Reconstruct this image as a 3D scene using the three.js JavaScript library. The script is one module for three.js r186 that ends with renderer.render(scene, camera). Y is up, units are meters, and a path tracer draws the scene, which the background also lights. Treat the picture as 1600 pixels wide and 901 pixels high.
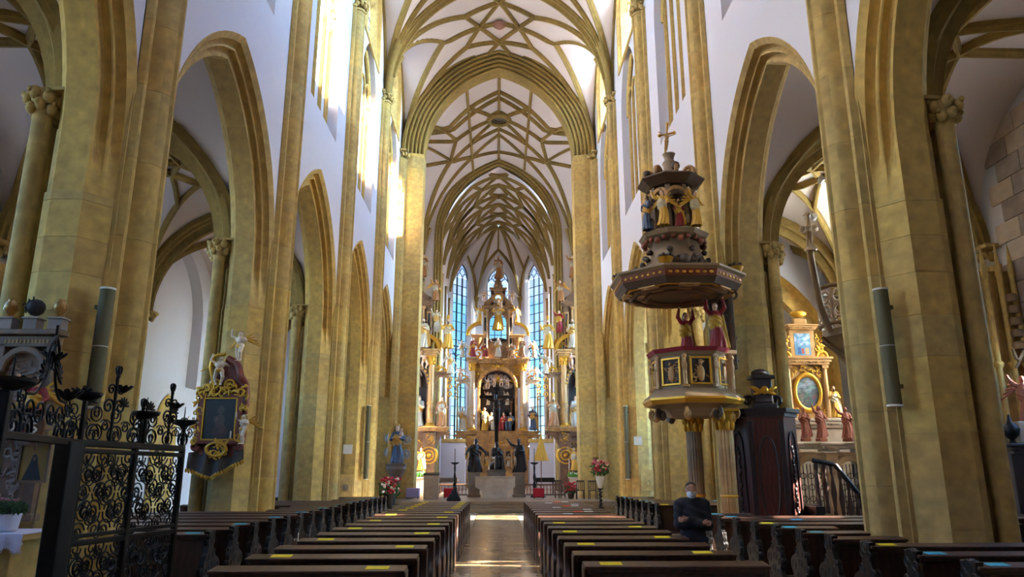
import * as THREE from 'three';
import { mergeGeometries, mergeVertices, toCreasedNormals } from 'three/addons/utils/BufferGeometryUtils.js';
import { RoundedBoxGeometry } from 'three/addons/geometries/RoundedBoxGeometry.js';
import { MarchingCubes } from 'three/addons/objects/MarchingCubes.js';
import { Sky } from 'three/addons/objects/Sky.js';

// ---------------------------------------------------------------- camera, sky, sun, exposure
const scene = new THREE.Scene();
const camera = new THREE.PerspectiveCamera(2 * Math.atan(450.5 / 1150) * 180 / Math.PI, 1600 / 901, 0.1, 400);
camera.position.set(0, 1.83, 0);
{
  const yaw = 0.01939, pitch = 0.24702;
  camera.lookAt(Math.sin(yaw) * Math.cos(pitch), 1.83 + Math.sin(pitch), -Math.cos(yaw) * Math.cos(pitch));
}
const renderer = new THREE.WebGLRenderer({ antialias: true });
renderer.toneMapping = THREE.LinearToneMapping;
renderer.toneMappingExposure = 7.6;
renderer.shadowMap.enabled = true;
const sunTravel = new THREE.Vector3(-12.5, -6.4, -1.3).normalize();   // morning sun from the south side, about 27 degrees high
const sky = new Sky();
sky.scale.setScalar(3000);
sky.material.uniforms.turbidity.value = 3;
sky.material.uniforms.rayleigh.value = 1.6;
sky.material.uniforms.mieCoefficient.value = 0.004;
sky.material.uniforms.mieDirectionalG.value = 0.75;
sky.material.uniforms.sunPosition.value.copy(sunTravel).multiplyScalar(-1000);
scene.add(sky);
const sun = new THREE.DirectionalLight(new THREE.Color(1.0, 0.92, 0.78), 10.0);
sun.position.copy(sunTravel).multiplyScalar(-80).add(new THREE.Vector3(0, 12, -40));
sun.target.position.set(0, 12, -40);
sun.castShadow = true;
sun.shadow.mapSize.set(4096, 4096);
Object.assign(sun.shadow.camera, { left: -60, right: 60, top: 40, bottom: -40, near: 1, far: 200 });
scene.add(sun, sun.target);

// ---------------------------------------------------------------- helpers
let seed = 12345;
const rnd = () => { seed = (Math.imul(seed, 1664525) + 1013904223) >>> 0; return seed / 4294967296; };
const rr = (a, b) => a + (b - a) * rnd();
const PI = Math.PI, sin = Math.sin, cos = Math.cos, V3 = (x, y, z) => new THREE.Vector3(x, y, z);
const clamp = (x, a, b) => Math.min(b, Math.max(a, x));
function clean(g) {                       // position, normal, uv only, not indexed
  if (g.index) g = g.toNonIndexed();
  for (const k of Object.keys(g.attributes)) if (!['position', 'normal', 'uv'].includes(k)) g.deleteAttribute(k);
  if (!g.attributes.normal) g.computeVertexNormals();
  if (!g.attributes.uv) g.setAttribute('uv', new THREE.BufferAttribute(new Float32Array(g.attributes.position.count * 2), 2));
  g.clearGroups();
  return g;
}
const M = (...gs) => { gs = gs.flat(Infinity); return gs.length === 1 ? clean(gs[0]) : mergeGeometries(gs.map(clean), false); };
function boxUV(g, s = 1) {                // metres along the dominant axes
  g = clean(g);
  const p = g.attributes.position, n = g.attributes.normal, uv = new Float32Array(p.count * 2);
  for (let i = 0; i < p.count; i += 3) {
    let nx = 0, ny = 0, nz = 0;
    for (let k = 0; k < 3; k++) { nx += n.getX(i + k); ny += n.getY(i + k); nz += n.getZ(i + k); }
    nx = Math.abs(nx); ny = Math.abs(ny); nz = Math.abs(nz);
    for (let k = 0; k < 3; k++) {
      const j = i + k, x = p.getX(j), y = p.getY(j), z = p.getZ(j);
      const [a, b] = ny > nx && ny > nz ? [x, z] : nx > nz ? [z, y] : [x, y];
      uv[j * 2] = a * s; uv[j * 2 + 1] = b * s;
    }
  }
  g.setAttribute('uv', new THREE.BufferAttribute(uv, 2));
  return g;
}
const names = {};
const numbered = (n) => { const k = names[n] = (names[n] ?? -1) + 1; return k ? `${n}_${String(k).padStart(3, '0')}` : n; };
function obj(name, geo, mat, parent = scene) {
  const g = Array.isArray(geo) ? M(geo) : geo;
  const m = new THREE.Mesh(g, mat);
  m.name = parent === scene ? numbered(name) : name;
  m.castShadow = m.receiveShadow = true;
  parent.add(m);
  return m;
}
function tag(o, label, category, group) { o.userData.label = label; o.userData.category = category; if (group) o.userData.group = group; return o; }
function thing(name, label, category, pos = [0, 0, 0], turn = 0, group) {
  const o = new THREE.Group(); o.name = numbered(name); scene.add(o);
  o.position.set(...pos); o.rotation.y = turn;
  return tag(o, label, category, group);
}
function struct(name, geo, mat, parent = scene) {
  const o = geo ? obj(name, geo, mat, parent) : new THREE.Group();
  if (!geo) { o.name = numbered(name); parent.add(o); }
  if (parent === scene) o.userData.kind = 'structure';
  return o;
}
function dup(root, pos, turn, label, group) {
  const r = root.clone(); r.name = numbered(root.name.replace(/_\d{3}$/, '')); scene.add(r);
  r.userData = { ...root.userData }; r.position.set(...pos); r.rotation.y = turn;
  if (label) r.userData.label = label;
  if (group) r.userData.group = group;
  return r;
}
const T = (g, x = 0, y = 0, z = 0) => g.translate(x, y, z);
const bx = (w, h, d, x = 0, y = 0, z = 0) => T(new THREE.BoxGeometry(w, h, d), x, y, z);
const rb = (w, h, d, x = 0, y = 0, z = 0, r = 0.02) => T(new RoundedBoxGeometry(w, h, d, 1, Math.min(r, w / 2.1, h / 2.1, d / 2.1)), x, y, z);
const cyl = (r0, r1, h, x = 0, y = 0, z = 0, n = 12) => T(new THREE.CylinderGeometry(r1, r0, h, n), x, y + h / 2, z);   // stands on y
const sph = (r, x = 0, y = 0, z = 0, n = 8) => T(new THREE.SphereGeometry(r, n, Math.max(4, n * 0.75 | 0)), x, y, z);
const ell = (a, b, c, x = 0, y = 0, z = 0, n = 10) => T(new THREE.SphereGeometry(1, n, Math.max(5, n * 0.75 | 0)).scale(a, b, c), x, y, z);
const lathe = (pts, n = 16, x = 0, y = 0, z = 0) => T(new THREE.LatheGeometry(pts.map(([a, b]) => new THREE.Vector2(a, b)), n), x, y, z);
const curve = (pts, closed = false) => new THREE.CatmullRomCurve3(pts.map((p) => V3(...p)), closed);
const tube = (pts, r, seg = 0, n = 5, closed = false) => new THREE.TubeGeometry(curve(pts, closed), seg || Math.max(4, pts.length * 3), r, n, closed);
const bar = (a, b, r, n = 6, r2 = r) => {       // round bar from a to b
  const A = V3(...a), B = V3(...b), g = new THREE.CylinderGeometry(r2, r, A.distanceTo(B), n);
  g.applyQuaternion(new THREE.Quaternion().setFromUnitVectors(V3(0, 1, 0), B.clone().sub(A).normalize()));
  return T(g, (A.x + B.x) / 2, (A.y + B.y) / 2, (A.z + B.z) / 2);
};
const shp = (pts) => new THREE.Shape(pts.map(([a, b]) => new THREE.Vector2(a, b)));
const ext = (s, depth, bevel = 0) => new THREE.ExtrudeGeometry(s, { depth, bevelEnabled: bevel > 0, bevelThickness: bevel, bevelSize: bevel, bevelSegments: 1, curveSegments: 10 });
const rotX = (g, a) => g.rotateX(a), rotY = (g, a) => g.rotateY(a), rotZ = (g, a) => g.rotateZ(a);
// prism standing on y0: outline in plan [x, z]
const prism = (pts, y0, h) => T(rotX(ext(shp(pts.map(([x, z]) => [x, -z])), h), -PI / 2), 0, y0, 0);
// spiral scroll in the xy plane: starts at the origin going up, curls to the given side
function scrollPts(r, turns = 1.4, side = 1, n = 22) {
  const p = [];
  for (let i = 0; i <= n; i++) { const t = i / n, a = t * turns * 2 * PI, q = r * (1 - 0.82 * t); p.push([side * (r - q * cos(a)), q * sin(a) + 0, 0]); }
  return p;
}
// a surface through rows of points (rows of equal length)
function grid(rows, flip = false) {
  const a = rows.length, b = rows[0].length, pos = [], idx = [];
  for (const r of rows) for (const p of r) pos.push(...p);
  for (let i = 0; i < a - 1; i++) for (let j = 0; j < b - 1; j++) {
    const k = i * b + j, q = flip ? [k, k + b, k + 1, k + 1, k + b, k + b + 1] : [k, k + 1, k + b, k + 1, k + b + 1, k + b];
    idx.push(...q);
  }
  const g = new THREE.BufferGeometry();
  g.setAttribute('position', new THREE.Float32BufferAttribute(pos, 3));
  g.setIndex(idx);
  g.computeVertexNormals();
  return g;
}
// ---------------------------------------------------------------- textures and materials
function noiseTile(n, cells, sd) {              // tileable value noise, n x n
  let s = sd; const r = () => { s = (Math.imul(s, 1103515245) + 12345) >>> 0; return (s >>> 8) / 16777216; };
  const lat = new Float32Array(cells * cells).map(r), out = new Float32Array(n * n), sm = (t) => t * t * (3 - 2 * t);
  for (let y = 0; y < n; y++) for (let x = 0; x < n; x++) {
    const fx = x / n * cells, fy = y / n * cells, ix = fx | 0, iy = fy | 0, tx = sm(fx - ix), ty = sm(fy - iy);
    const q = (i, j) => lat[((j % cells) * cells) + (i % cells)];
    out[y * n + x] = (q(ix, iy) * (1 - tx) + q(ix + 1, iy) * tx) * (1 - ty) + (q(ix, iy + 1) * (1 - tx) + q(ix + 1, iy + 1) * tx) * ty;
  }
  return out;
}
const fbm = (n, cells, sd, oct = 4) => { const o = new Float32Array(n * n); let amp = 0.5; for (let k = 0; k < oct; k++) { const t = noiseTile(n, cells << k, sd + k * 77); for (let i = 0; i < o.length; i++) o[i] += t[i] * amp; amp /= 2; } return o; };
function dataTex(n, f, srgb, rep = 1) {
  const d = new Uint8Array(n * n * 4);
  for (let i = 0; i < n * n; i++) { const c = f(i, i % n, i / n | 0); for (let k = 0; k < 3; k++) d[i * 4 + k] = clamp(Math.round(c[k] * 255), 0, 255); d[i * 4 + 3] = 255; }
  const t = new THREE.DataTexture(d, n, n);
  t.wrapS = t.wrapT = THREE.RepeatWrapping; t.magFilter = THREE.LinearFilter; t.minFilter = THREE.LinearMipmapLinearFilter; t.generateMipmaps = true;
  if (srgb) t.colorSpace = THREE.SRGBColorSpace;
  t.repeat.set(rep, rep); t.needsUpdate = true;
  return t;
}
const mix3 = (a, b, t) => [0, 1, 2].map((k) => a[k] + (b[k] - a[k]) * t);
const nA = fbm(512, 4, 11, 5), nB = fbm(512, 3, 91, 3), nC = fbm(512, 32, 7, 3);
const grainBump = dataTex(512, (i) => { const v = 0.6 * nC[i] + 0.4 * nA[i]; return [v, v, v]; }, false, 0.5);
const stoneTex = (a, b, rep = 0.22) => dataTex(512, (i) => mix3(a, b, clamp((nB[i] * 0.75 + nA[i] * 0.5 - 0.33) * 2.2, 0, 1)).map((c) => c * (0.86 + 0.3 * nC[i])), true, rep);
const std = (o) => new THREE.MeshStandardMaterial(o);
const stoneOf = (a, b) => std({ map: stoneTex(a, b), bumpMap: grainBump, bumpScale: 0.004, roughness: 0.85 });
// four tones of the same yellow sandstone (blocks differ)
const stones = [
  stoneOf([0.789, 0.657, 0.378], [0.678, 0.563, 0.328]),
  stoneOf([0.809, 0.668, 0.363], [0.704, 0.573, 0.317]),
  stoneOf([0.757, 0.636, 0.384], [0.657, 0.547, 0.332]),
  stoneOf([0.773, 0.625, 0.348], [0.668, 0.541, 0.312]),
];
const stoneRib = stoneOf([0.60, 0.49, 0.25], [0.48, 0.395, 0.20]);
const plaster = std({ map: dataTex(512, (i) => mix3([0.835, 0.82, 0.84], [0.80, 0.785, 0.805], nA[i]), true, 0.1), bumpMap: grainBump, bumpScale: 0.003, roughness: 0.93 });
const vaultPlaster = std({ map: dataTex(512, (i) => mix3([0.865, 0.81, 0.785], [0.81, 0.755, 0.73], nA[i]), true, 0.1), bumpMap: grainBump, bumpScale: 0.003, roughness: 0.95 });
const leadMat = std({ color: 0x39424a, roughness: 0.6, metalness: 0.4 });
const clearGlass = new THREE.MeshPhysicalMaterial({ color: 0xffffff, transmission: 1, thickness: 0, roughness: 0, specularIntensity: 0.6 });
const frostedGlass = new THREE.MeshPhysicalMaterial({ color: 0xe8e6de, transmission: 1, thickness: 0, roughness: 0.95, specularIntensity: 0.4 });
const glassOf = (r, g, b) => new THREE.MeshPhysicalMaterial({ color: new THREE.Color(r, g, b), transmission: 1, thickness: 0, roughness: 0.0, specularIntensity: 0.3 });
const nF = fbm(256, 4, 51, 4);
// ================================================================ the church
const S = [20.15, 28.2, 36.25, 12.1, 4.05, -4].sort((a, b) => a - b);     // pier depths: -4, 4.05, 12.1, 20.15, 28.2, 36.25
const BAY = 8.05, ZCH = 44.3, ZCR = 60.4, ZAP = 75.8, ZEND = 79.2, XW = 6.25;
const pointed = (u, w, rise) => { u = Math.abs(u); if (u >= w) return 0; const c = (rise * rise - w * w) / (2 * w), R = w + c; return Math.sqrt(Math.max(0, R * R - (u + c) * (u + c))); };
// arch path points: half width w, spring height y0, centre offset c; [u, y] from -w over the apex to +w
function archPts(w, y0, c, n = 10) {
  const R = w + c, am = Math.acos(c / R), p = [];
  for (let i = 0; i <= n; i++) { const a = am * i / n; p.push([c - R * cos(a), y0 + R * sin(a)]); }
  return [...p, ...p.slice(0, -1).reverse().map(([u, y]) => [-u, y])];
}
// sweep of a profile [[w, depth], ...] along a pointed arch; place(u, y, depth) -> [x, y, z]
const archSweep = (prof, y0, c, place, n = 12) => grid(prof.map(([w, d]) => archPts(w, y0, c, n).map(([u, y]) => place(u, y, d))));
// rib swept along points, hanging down by h, width w
const ribSec = [[-0.5, 0.25], [-0.5, -0.45], [-0.28, -0.62], [-0.2, -1], [0.2, -1], [0.28, -0.62], [0.5, -0.45], [0.5, 0.25]];
function ribGeo(pts, w, h, centre) {
  const rows = [];
  for (let i = 0; i < pts.length; i++) {
    const P = V3(...pts[i]), t = V3(...pts[Math.min(i + 1, pts.length - 1)]).sub(V3(...pts[Math.max(i - 1, 0)])).normalize();
    const C = centre(pts[i]), down = V3(...C).sub(P); down.addScaledVector(t, -down.dot(t)).normalize();
    const side = new THREE.Vector3().crossVectors(t, down).normalize();
    rows.push(ribSec.map(([a, b]) => P.clone().addScaledVector(side, a * w).addScaledVector(down, -b * h).toArray()));
  }
  return toCreasedNormals(grid(rows), 0.7);
}
const floorMat = std({ map: dataTex(512, (i) => mix3([0.60, 0.54, 0.46], [0.46, 0.41, 0.35], nA[i] * 1.4 - 0.2).map((c) => c * (0.9 + 0.2 * nC[i])), true, 0.3), roughness: 0.5 });
struct('floor', boxUV(bx(40, 0.4, 96, 0, -0.222, -36)), floorMat);
struct('floor', bx(400, 0.2, 400, 0, -0.56, -40), std({ color: 0x6a665c, roughness: 0.95 })).name = 'floor_outside';  // unseen ground, placed to dim the light rising to the vault
const floorObj = scene.getObjectByName('floor');
{ // paving slabs of the central aisle
  const tones = [[0.68, 0.57, 0.43], [0.60, 0.50, 0.37], [0.74, 0.63, 0.48], [0.54, 0.45, 0.34]].map((c) => std({ map: dataTex(256, (i, x, y) => mix3(c, c.map((k) => k * 0.78), nF[i] * 1.6 - 0.3), true, 1.2), roughness: 0.2, bumpMap: grainBump, bumpScale: 0.0006 }));
  for (let z = 6.2; z < 37.5; z += 0.56) {
    let x = -0.92;
    while (x < 0.9) {
      let w = rr(0.36, 0.72); if (x + w > 0.6) w = 0.92 - x;
      obj('paving_slab', boxUV(rb(w - 0.01, 0.06, 0.55, x + w / 2, -0.0295 + rr(-0.001, 0.001), -z, 0.005)), tones[(rnd() * 4) | 0], floorObj);
      x += w;
    }
  }
}
// ---------------------------------------------------------------- piers
const soffit = 1.0, chA = 0.45;
const pierBody = (s) => {                                   // plan outline, s = +-1 side, local z
  const h = [[6.22, -chA], [6.6, -soffit], [7.1, -soffit], [7.26, -0.92], [7.3, -0.7], [7.5, -0.5]];
  return [...h, ...h.slice().reverse().map(([x, z]) => [x, -z])].map(([x, z]) => [s * x, z]);
};
const shaftProf = [];
for (let i = 0; i <= 40; i++) {
  const q0 = -0.72 + 1.44 * i / 40, a = Math.abs(q0), q = q0 * 0.82;
  let p = 0;
  if (a < 0.045) p = 0.43; else if (a < 0.36) p = 0.12 + 0.26 * Math.sqrt(Math.max(0, 1 - ((a - 0.03) / 0.34) ** 2)); else if (a < 0.5) p = 0.10 - 0.05 * sin((a - 0.36) / 0.14 * PI); else if (a < 0.68) p = 0.10 + 0.05 * sin((a - 0.5) / 0.18 * PI);
  shaftProf.push([q, p]);
}
const shaftPlan = (s, k = 1) => [[s * (XW + 0.1), -0.59 * k], ...shaftProf.map(([q, p]) => [s * (XW - p * k), q * k]), [s * (XW + 0.1), 0.59 * k]];
const orient = (pts) => { let A = 0; pts.forEach((p, i) => { const q = pts[(i + 1) % pts.length]; A += p[0] * q[1] - q[0] * p[1]; }); return A > 0 ? pts : pts.slice().reverse(); };
const pr = (pts, y0, h) => boxUV(prism(orient(pts.map((p) => p)), y0, h));
function leafBand(r, n, y, x, z, h, spread = PI, a0 = 0) {   // ring of carved leaves
  const g = [];
  for (let i = 0; i < n; i++) { const a = a0 + spread * (i + 0.5) / n; g.push(ell(h * 0.42, h * 0.5, h * 0.42, x + r * cos(a), y + (i % 2 ? h * 0.15 : -h * 0.1), z + r * sin(a), 6)); g.push(ell(h * 0.2, h * 0.24, h * 0.2, x + (r + h * 0.32) * cos(a + 0.1), y + h * 0.22, z + (r + h * 0.32) * sin(a + 0.1), 5)); }
  return g;
}
function pier(z, s, label) {
  const t = thing('stone_pier', label, 'pier', [0, 0, -z], 0, 'nave piers'); t.userData.kind = 'structure';
  let y = 0, k = 0;
  obj('plinth', pr(pierBody(s).map(([x, q]) => [s * (s * x > 6.9 ? s * x + 0.1 : s * x - 0.12), q * 1.06]), 0, 0.45), stones[2], t);
  y = 0.45;
  while (y < 6.2) {                                         // coursed blocks of the body
    const h = Math.min(rr(0.56, 0.72), 6.2 - y < 0.9 ? 6.2 - y : 1);
    obj('stone_block', pr(pierBody(s), y + 0.004, h - 0.008), stones[(rnd() * 4) | 0], t);
    y += h;
  }
  obj('core', pr(pierBody(s).map(([x, q]) => [s * (s * x > 6.9 ? s * x - 0.012 : s * x + 0.012), q * 0.985]), 0.4, 5.75), stones[2], t);
  obj('pier_head', pr([[6.36, -0.4], [6.8, -0.85], [7.05, -0.98], [7.1, -0.98], [7.24, -0.9], [7.28, -0.7], [7.48, -0.5], [7.48, 0.5], [7.28, 0.7], [7.24, 0.9], [7.1, 0.98], [7.05, 0.98], [6.8, 0.85], [6.36, 0.4]].map(([x, q]) => [s * x, q]), 6.15, 1.15), stones[2], t);
  y = 0.3;
  obj('shaft_base', [pr(shaftPlan(s, 1.16), 0, 0.3)], stones[2], t);
  while (y < 21.2) {                                        // drums of the nave shaft
    const h = Math.min(rr(1.1, 1.5), 21.2 - y < 1.8 ? 21.2 - y : 9);
    obj('shaft_drum', toCreasedNormals(pr(shaftPlan(s), y + 0.003, h - 0.006), 0.6), stones[(rnd() * 4) | 0], t);
    y += h;
  }
  obj('capital', [pr(shaftPlan(s, 1.12), 21.2, 0.1), ...leafBand(0.42, 7, 21.48, s * (XW - 0.05), 0, 0.26, PI, s > 0 ? PI / 2 : -PI / 2), pr(shaftPlan(s, 1.22), 21.66, 0.1)], stones[2], t);
  // shafts towards the aisle with a leaf capital
  const leaves = [];
  for (const [ax, q, r] of [[7.6, -0.75, 0.15], [7.72, -0.4, 0.14], [7.82, 0, 0.2], [7.72, 0.4, 0.14], [7.6, 0.75, 0.15]]) {
    obj('aisle_shaft', boxUV(cyl(r, r, 7.3, s * ax, 0.3, q, 14)), stones[2], t);
    leaves.push(lathe([[r, 7.55], [r * 1.1, 7.65], [r * 1.7, 7.98]], 10, s * ax, 0, q), ...leafBand(r * 1.3, 7, 7.72, s * ax, q, 0.22, 2 * PI), ...leafBand(r * 1.6, 7, 7.9, s * ax, q, 0.24, 2 * PI, 0.4));
  }
  obj('aisle_capital', [...leaves, boxUV(prism(orient([[s * 7.2, -0.95], [s * 7.7, -0.92], [s * 8.0, -0.4], [s * 8.0, 0.4], [s * 7.7, 0.92], [s * 7.2, 0.95]]), 8.0, 0.06))], stones[2], t);
  return t;
}
const ords = ['first', 'second', 'third', 'fourth', 'fifth'];
S.slice(1).forEach((z, i) => { for (const s of [-1, 1]) pier(z, s, i === 4 ? `yellow sandstone pier next to the chancel steps, on the ${s < 0 ? 'north' : 'south'} side of the nave` : i === 1 ? (s < 0 ? 'massive yellow sandstone pier behind the wrought iron gate and stone epitaph' : 'massive yellow sandstone pier in front of the pulpit, standing behind pews') : i === 2 ? (s < 0 ? 'yellow sandstone pier carrying the ornate framed painting with cherubs' : 'yellow sandstone pier carrying the pulpit') : i === 3 ? `yellow sandstone pier one bay beyond the ${s < 0 ? 'pier with the framed painting' : 'pulpit pier'}` : `yellow sandstone pier at the ${s < 0 ? 'north' : 'south'} entrance end of the nave`); });
// ---------------------------------------------------------------- nave walls
const AC = 1.709, winTop = 26.9, sillY = 22.3, nicheY = 14.15;
const bays = []; for (let i = 0; i < S.length; i++) bays.push((i ? S[i] : -4) + BAY / 2);   // bay centres; last one is before the chancel pier
const opening = (zc, w, y0, y1, c) => archPts(w, y1, c, 7).map(([u, y]) => [zc + u, y]).concat([[zc + w, y0], [zc - w, y0]]);
const hole = (pts) => new THREE.Path(pts.map(([a, b]) => new THREE.Vector2(a, b)));
const wallSide = { '-1': 'left', 1: 'right' };
function naveWall(s) {
  const outline = [[-8, 7.15]];
  for (const zc of bays) outline.push(...archPts(3.575, 7.2, AC, 10).map(([u, y]) => [zc + u, y]));
  outline.push([ZCH, 7.15], [ZCH, 31], [-8, 31]);
  const a = shp(outline), b = shp(outline);
  for (const zc of bays) {
    a.holes.push(hole(opening(zc, 1.95, nicheY, 19.3, 1.4)));
    { a.holes.push(hole(opening(zc, 1.9, sillY, 25.2, 0.2))); b.holes.push(hole(opening(zc, 1.9, sillY, 25.2, 0.2))); }
  }
  const put = (g, x0) => { g.rotateY(PI / 2); g.translate(0, 0, 0); const p = g.attributes.position; for (let i = 0; i < p.count; i++) { const d = p.getX(i), z = -p.getZ(i); p.setXYZ(i, s * (x0 + d), p.getY(i), -z); } if (s < 0) { const ix = g.index; if (!ix) for (let i = 0; i < p.count; i += 3) for (const at of Object.values(g.attributes)) for (let c = 0; c < at.itemSize; c++) { const q = at.getComponent(i + 1, c); at.setComponent(i + 1, c, at.getComponent(i + 2, c)); at.setComponent(i + 2, c, q); } } g.deleteAttribute('normal'); g.computeVertexNormals(); return g; };
  const ga = put(ext(a, 0.42), XW), gb = put(ext(b, 0.7), XW + 0.42);
  const w = struct('wall_' + wallSide[s], boxUV(M(ga, gb)), plaster);
  for (const zc of bays) {
    const place = (u, y, d) => [s * d, y, -zc - u];
    const chW = [-0.55, 0.38], chL = Math.hypot(...chW), nW = [0.38 / chL, 0.55 / chL];
    const hollow = [[0.27, 0], [0.31, 0.05], [0.37, 0.12], [0.43, 0.15], [0.5, 0.13], [0.54, 0.07], [0.56, 0.015], [0.60, 0.0], [0.64, 0.015], [0.66, 0.08], [0.72, 0.15], [0.79, 0.16], [0.86, 0.12], [0.90, 0.05], [0.93, 0.01], [0.98, 0]];
    const profAt = (k) => [[3.6, 6.36], [3.575, 6.22], ...hollow.map(([q, r]) => [3.575 + chW[0] * q + nW[0] * r * k, 6.22 + chW[1] * q + nW[1] * r * k]), [3.025, 6.6], [3.025, 7.1], [3.07, 7.15], [3.17, 7.16], [3.21, 7.24], [3.3, 7.33], [3.6, 7.385]];
    const nP = profAt(1).length, cols = [];
    for (let j = 0; j < 6; j++) { const k = j / 6; cols.push(profAt(k * k).map(([wd, d]) => [-wd, 6.194 + 1.006 * k, d])); }
    const nA_ = 15; const arc = profAt(1).map(([wd]) => archPts(wd, 7.2, AC, nA_));
    for (let j = 0; j < 2 * nA_ + 1; j++) cols.push(profAt(1).map(([wd, d], i) => [arc[i][j][0], arc[i][j][1], d]));
    for (let j = 5; j >= 0; j--) cols.push(cols[j].map(([u, y, d]) => [-u, y, d]));
    const rowsM = cols.map((c) => c.map(([u, y, d]) => place(u, y, d)));
    obj('arch_moulding', boxUV(toCreasedNormals(grid(rowsM, s > 0), 0.6)), stones[1 + (rnd() * 3 | 0)], w);
    // blind tracery in the niche below the window
    const tr = [], X = XW + 0.36, px = (u, y, d) => [s * (X - d), y, -(zc + u)];
    for (const u of [-1.5, -0.5, 0.5, 1.5]) { const wd = Math.abs(u) > 1 ? 0.2 : 0.1; tr.push(bx(0.1, 6.2, wd, ...px(u, nicheY + 3.05, 0.0)), bx(0.06, 6.2, wd * 0.35, ...px(u, nicheY + 3.05, 0.05))); }
    for (const u of [-1, 0, 1]) tr.push(tube(archPts(0.5, 19.9, 0.3, 5).map(([q, y]) => px(u + q, y, 0.03)), 0.06, 16, 4));
    tr.push(tube(archPts(1.6, 19.3, 1.3, 6).map(([q, y]) => px(q, y, 0.05)), 0.12, 20, 4));
    obj('blind_tracery', boxUV(M(tr)), stones[1], w);
    // window frame, mullions and glass
    const f = [], O = (u, y, d) => [s * (XW + d), y, -(zc + u)];
    const fr = [[2.12, 0.02], [2.12, -0.06], [1.9, -0.06], [1.84, 0.08], [1.76, 0.12], [1.74, 0.5], [1.9, 0.55]];
    const aw = (prof2) => grid(prof2.map(([wd, d]) => [[-wd, sillY - (wd - 1.74)], ...archPts(wd, 25.2, 0.2, 8), [wd, sillY - (wd - 1.74)], [-wd, sillY - (wd - 1.74)]].map(([u, y]) => O(u, y, d))));
    f.push(toCreasedNormals(s > 0 ? aw(fr) : aw(fr.slice().reverse()), 0.5));
    obj('window_frame', boxUV(M(f)), stones[0], w);
  }
  bays.forEach((zc, i) => windowUnit(`window`, s * (XW + 0.5), -zc, s * PI / 2, 1.82, sillY - 0.1, 25.2, 0.2, 4, 6, clearGlass));  // first bays are out of view, their windows light the near piers
  return w;
}
// a glazed window: panes (one mesh per light and row), bars and mullions; centre of its sill at x, z, turned by ry
function windowUnit(name, x, z, ry, hw, y0, ySpring, c, lights, rows, glass, detail = false, mull = stones[2]) {
  const t = new THREE.Group(); t.name = numbered(name).replace(/window$/, 'window_000'); t.userData.kind = 'structure'; scene.add(t);
  t.position.set(x, 0, z); t.rotation.y = ry;
  const R = hw + c, top = (u) => ySpring + Math.sqrt(Math.max(0, R * R - (Math.abs(u) + c) ** 2));
  const lw = 2 * hw / lights, rh = (ySpring - y0) / rows;
  if (detail) {
    for (let i = 0; i < lights; i++) for (let j = 0; j < rows; j++) obj('pane', bx(lw - 0.06, rh - 0.04, 0.012, -hw + lw * (i + 0.5), y0 + rh * (j + 0.5), 0), glass[(rnd() * glass.length) | 0], t);
    obj('tracery_glass', T(ext(shp([...archPts(hw, ySpring, c, 8)]), 0.012), 0, 0, -0.006), glass[0], t);
  } else obj('glazing', T(ext(shp([[-hw, y0], ...archPts(hw, ySpring, c, 8), [hw, y0]]), 0.012), 0, 0, -0.006), glass, t);
  const b = [];
  for (let i = 1; i < lights; i++) { const u = -hw + lw * i; b.push(bx(0.09, ySpring - y0, 0.16, u, (y0 + ySpring) / 2, 0)); }
  obj('mullion', M(b), mull, t);
  const tb = [];
  for (let i = 0; i < lights; i++) tb.push(tube(archPts(lw / 2, ySpring - 0.1, lw * 0.25, 5).map(([q, y]) => [-hw + lw * (i + 0.5) + q, y, 0]), 0.05, 14, 4));
  for (let i = 1; i < lights; i++) { const u = -hw + lw * i; tb.push(tube(archPts(lw / 2, ySpring + lw * 0.55, lw * 0.3, 5).filter(([q, y]) => y < top(u + q)).map(([q, y]) => [u + q, y, 0]), 0.05, 12, 4)); }
  tb.push(tube(archPts(hw, ySpring, c, 8).map(([q, y]) => [q, y, 0]), 0.07, 24, 4));
  obj('tracery', M(tb), mull, t);
  const lb = [];
  for (let j = 1; j < rows; j++) lb.push(bx(2 * hw, detail ? 0.075 : 0.035, 0.03, 0, y0 + rh * j, 0));
  obj('saddle_bar', M(lb), leadMat, t);
  return t;
}
naveWall(-1); naveWall(1);
// ---------------------------------------------------------------- nave vault
const Y0 = 21.75, RISE = 7.3, AW = 6.2;
const naveY = (x, z) => {                                  // z counted as depth
  const zc = bays.reduce((a, b) => Math.abs(b - z) < Math.abs(a - z) ? b : a);
  return Y0 + Math.max(pointed(x, AW, RISE), pointed(z - zc, BAY / 2, 5.9));
};
const ceiling = struct('ceiling', null);
ceiling.name = 'ceiling';
function vaultSurface(name, x0, x1, z0, z1, f, nx, nz, mat, parent) {
  const rows = [];
  for (let i = 0; i <= nx; i++) { const x = (x0 + x1) / 2 - (x1 - x0) / 2 * cos(PI * i / nx); const r = []; for (let j = 0; j <= nz; j++) { const z = z0 + (z1 - z0) * j / nz; r.push([x, f(x, z), -z]); } rows.push(r); }
  return obj(name, boxUV(grid(rows)), mat, parent);
}
vaultSurface('nave_vault', -XW, XW, -4, ZCH, naveY, 56, 120, vaultPlaster, ceiling);
function vaultRib(f, a, b, w, h, parent, n = 14, drop = 0) {     // straight in plan from a to b, laid on the vault
  const pts = [];
  for (let i = 0; i <= n; i++) { const t = i / n, x = a[0] + (b[0] - a[0]) * t, z = a[1] + (b[1] - a[1]) * t; pts.push([x, f(x, z) - drop, -z]); }
  return obj('rib', boxUV(ribGeo(pts, w, h, (p) => [0, p[1] - 8 < Y0 - 4 ? p[1] - 8 : Y0 - 2, p[2]])), stoneRib, parent);
}
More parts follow.
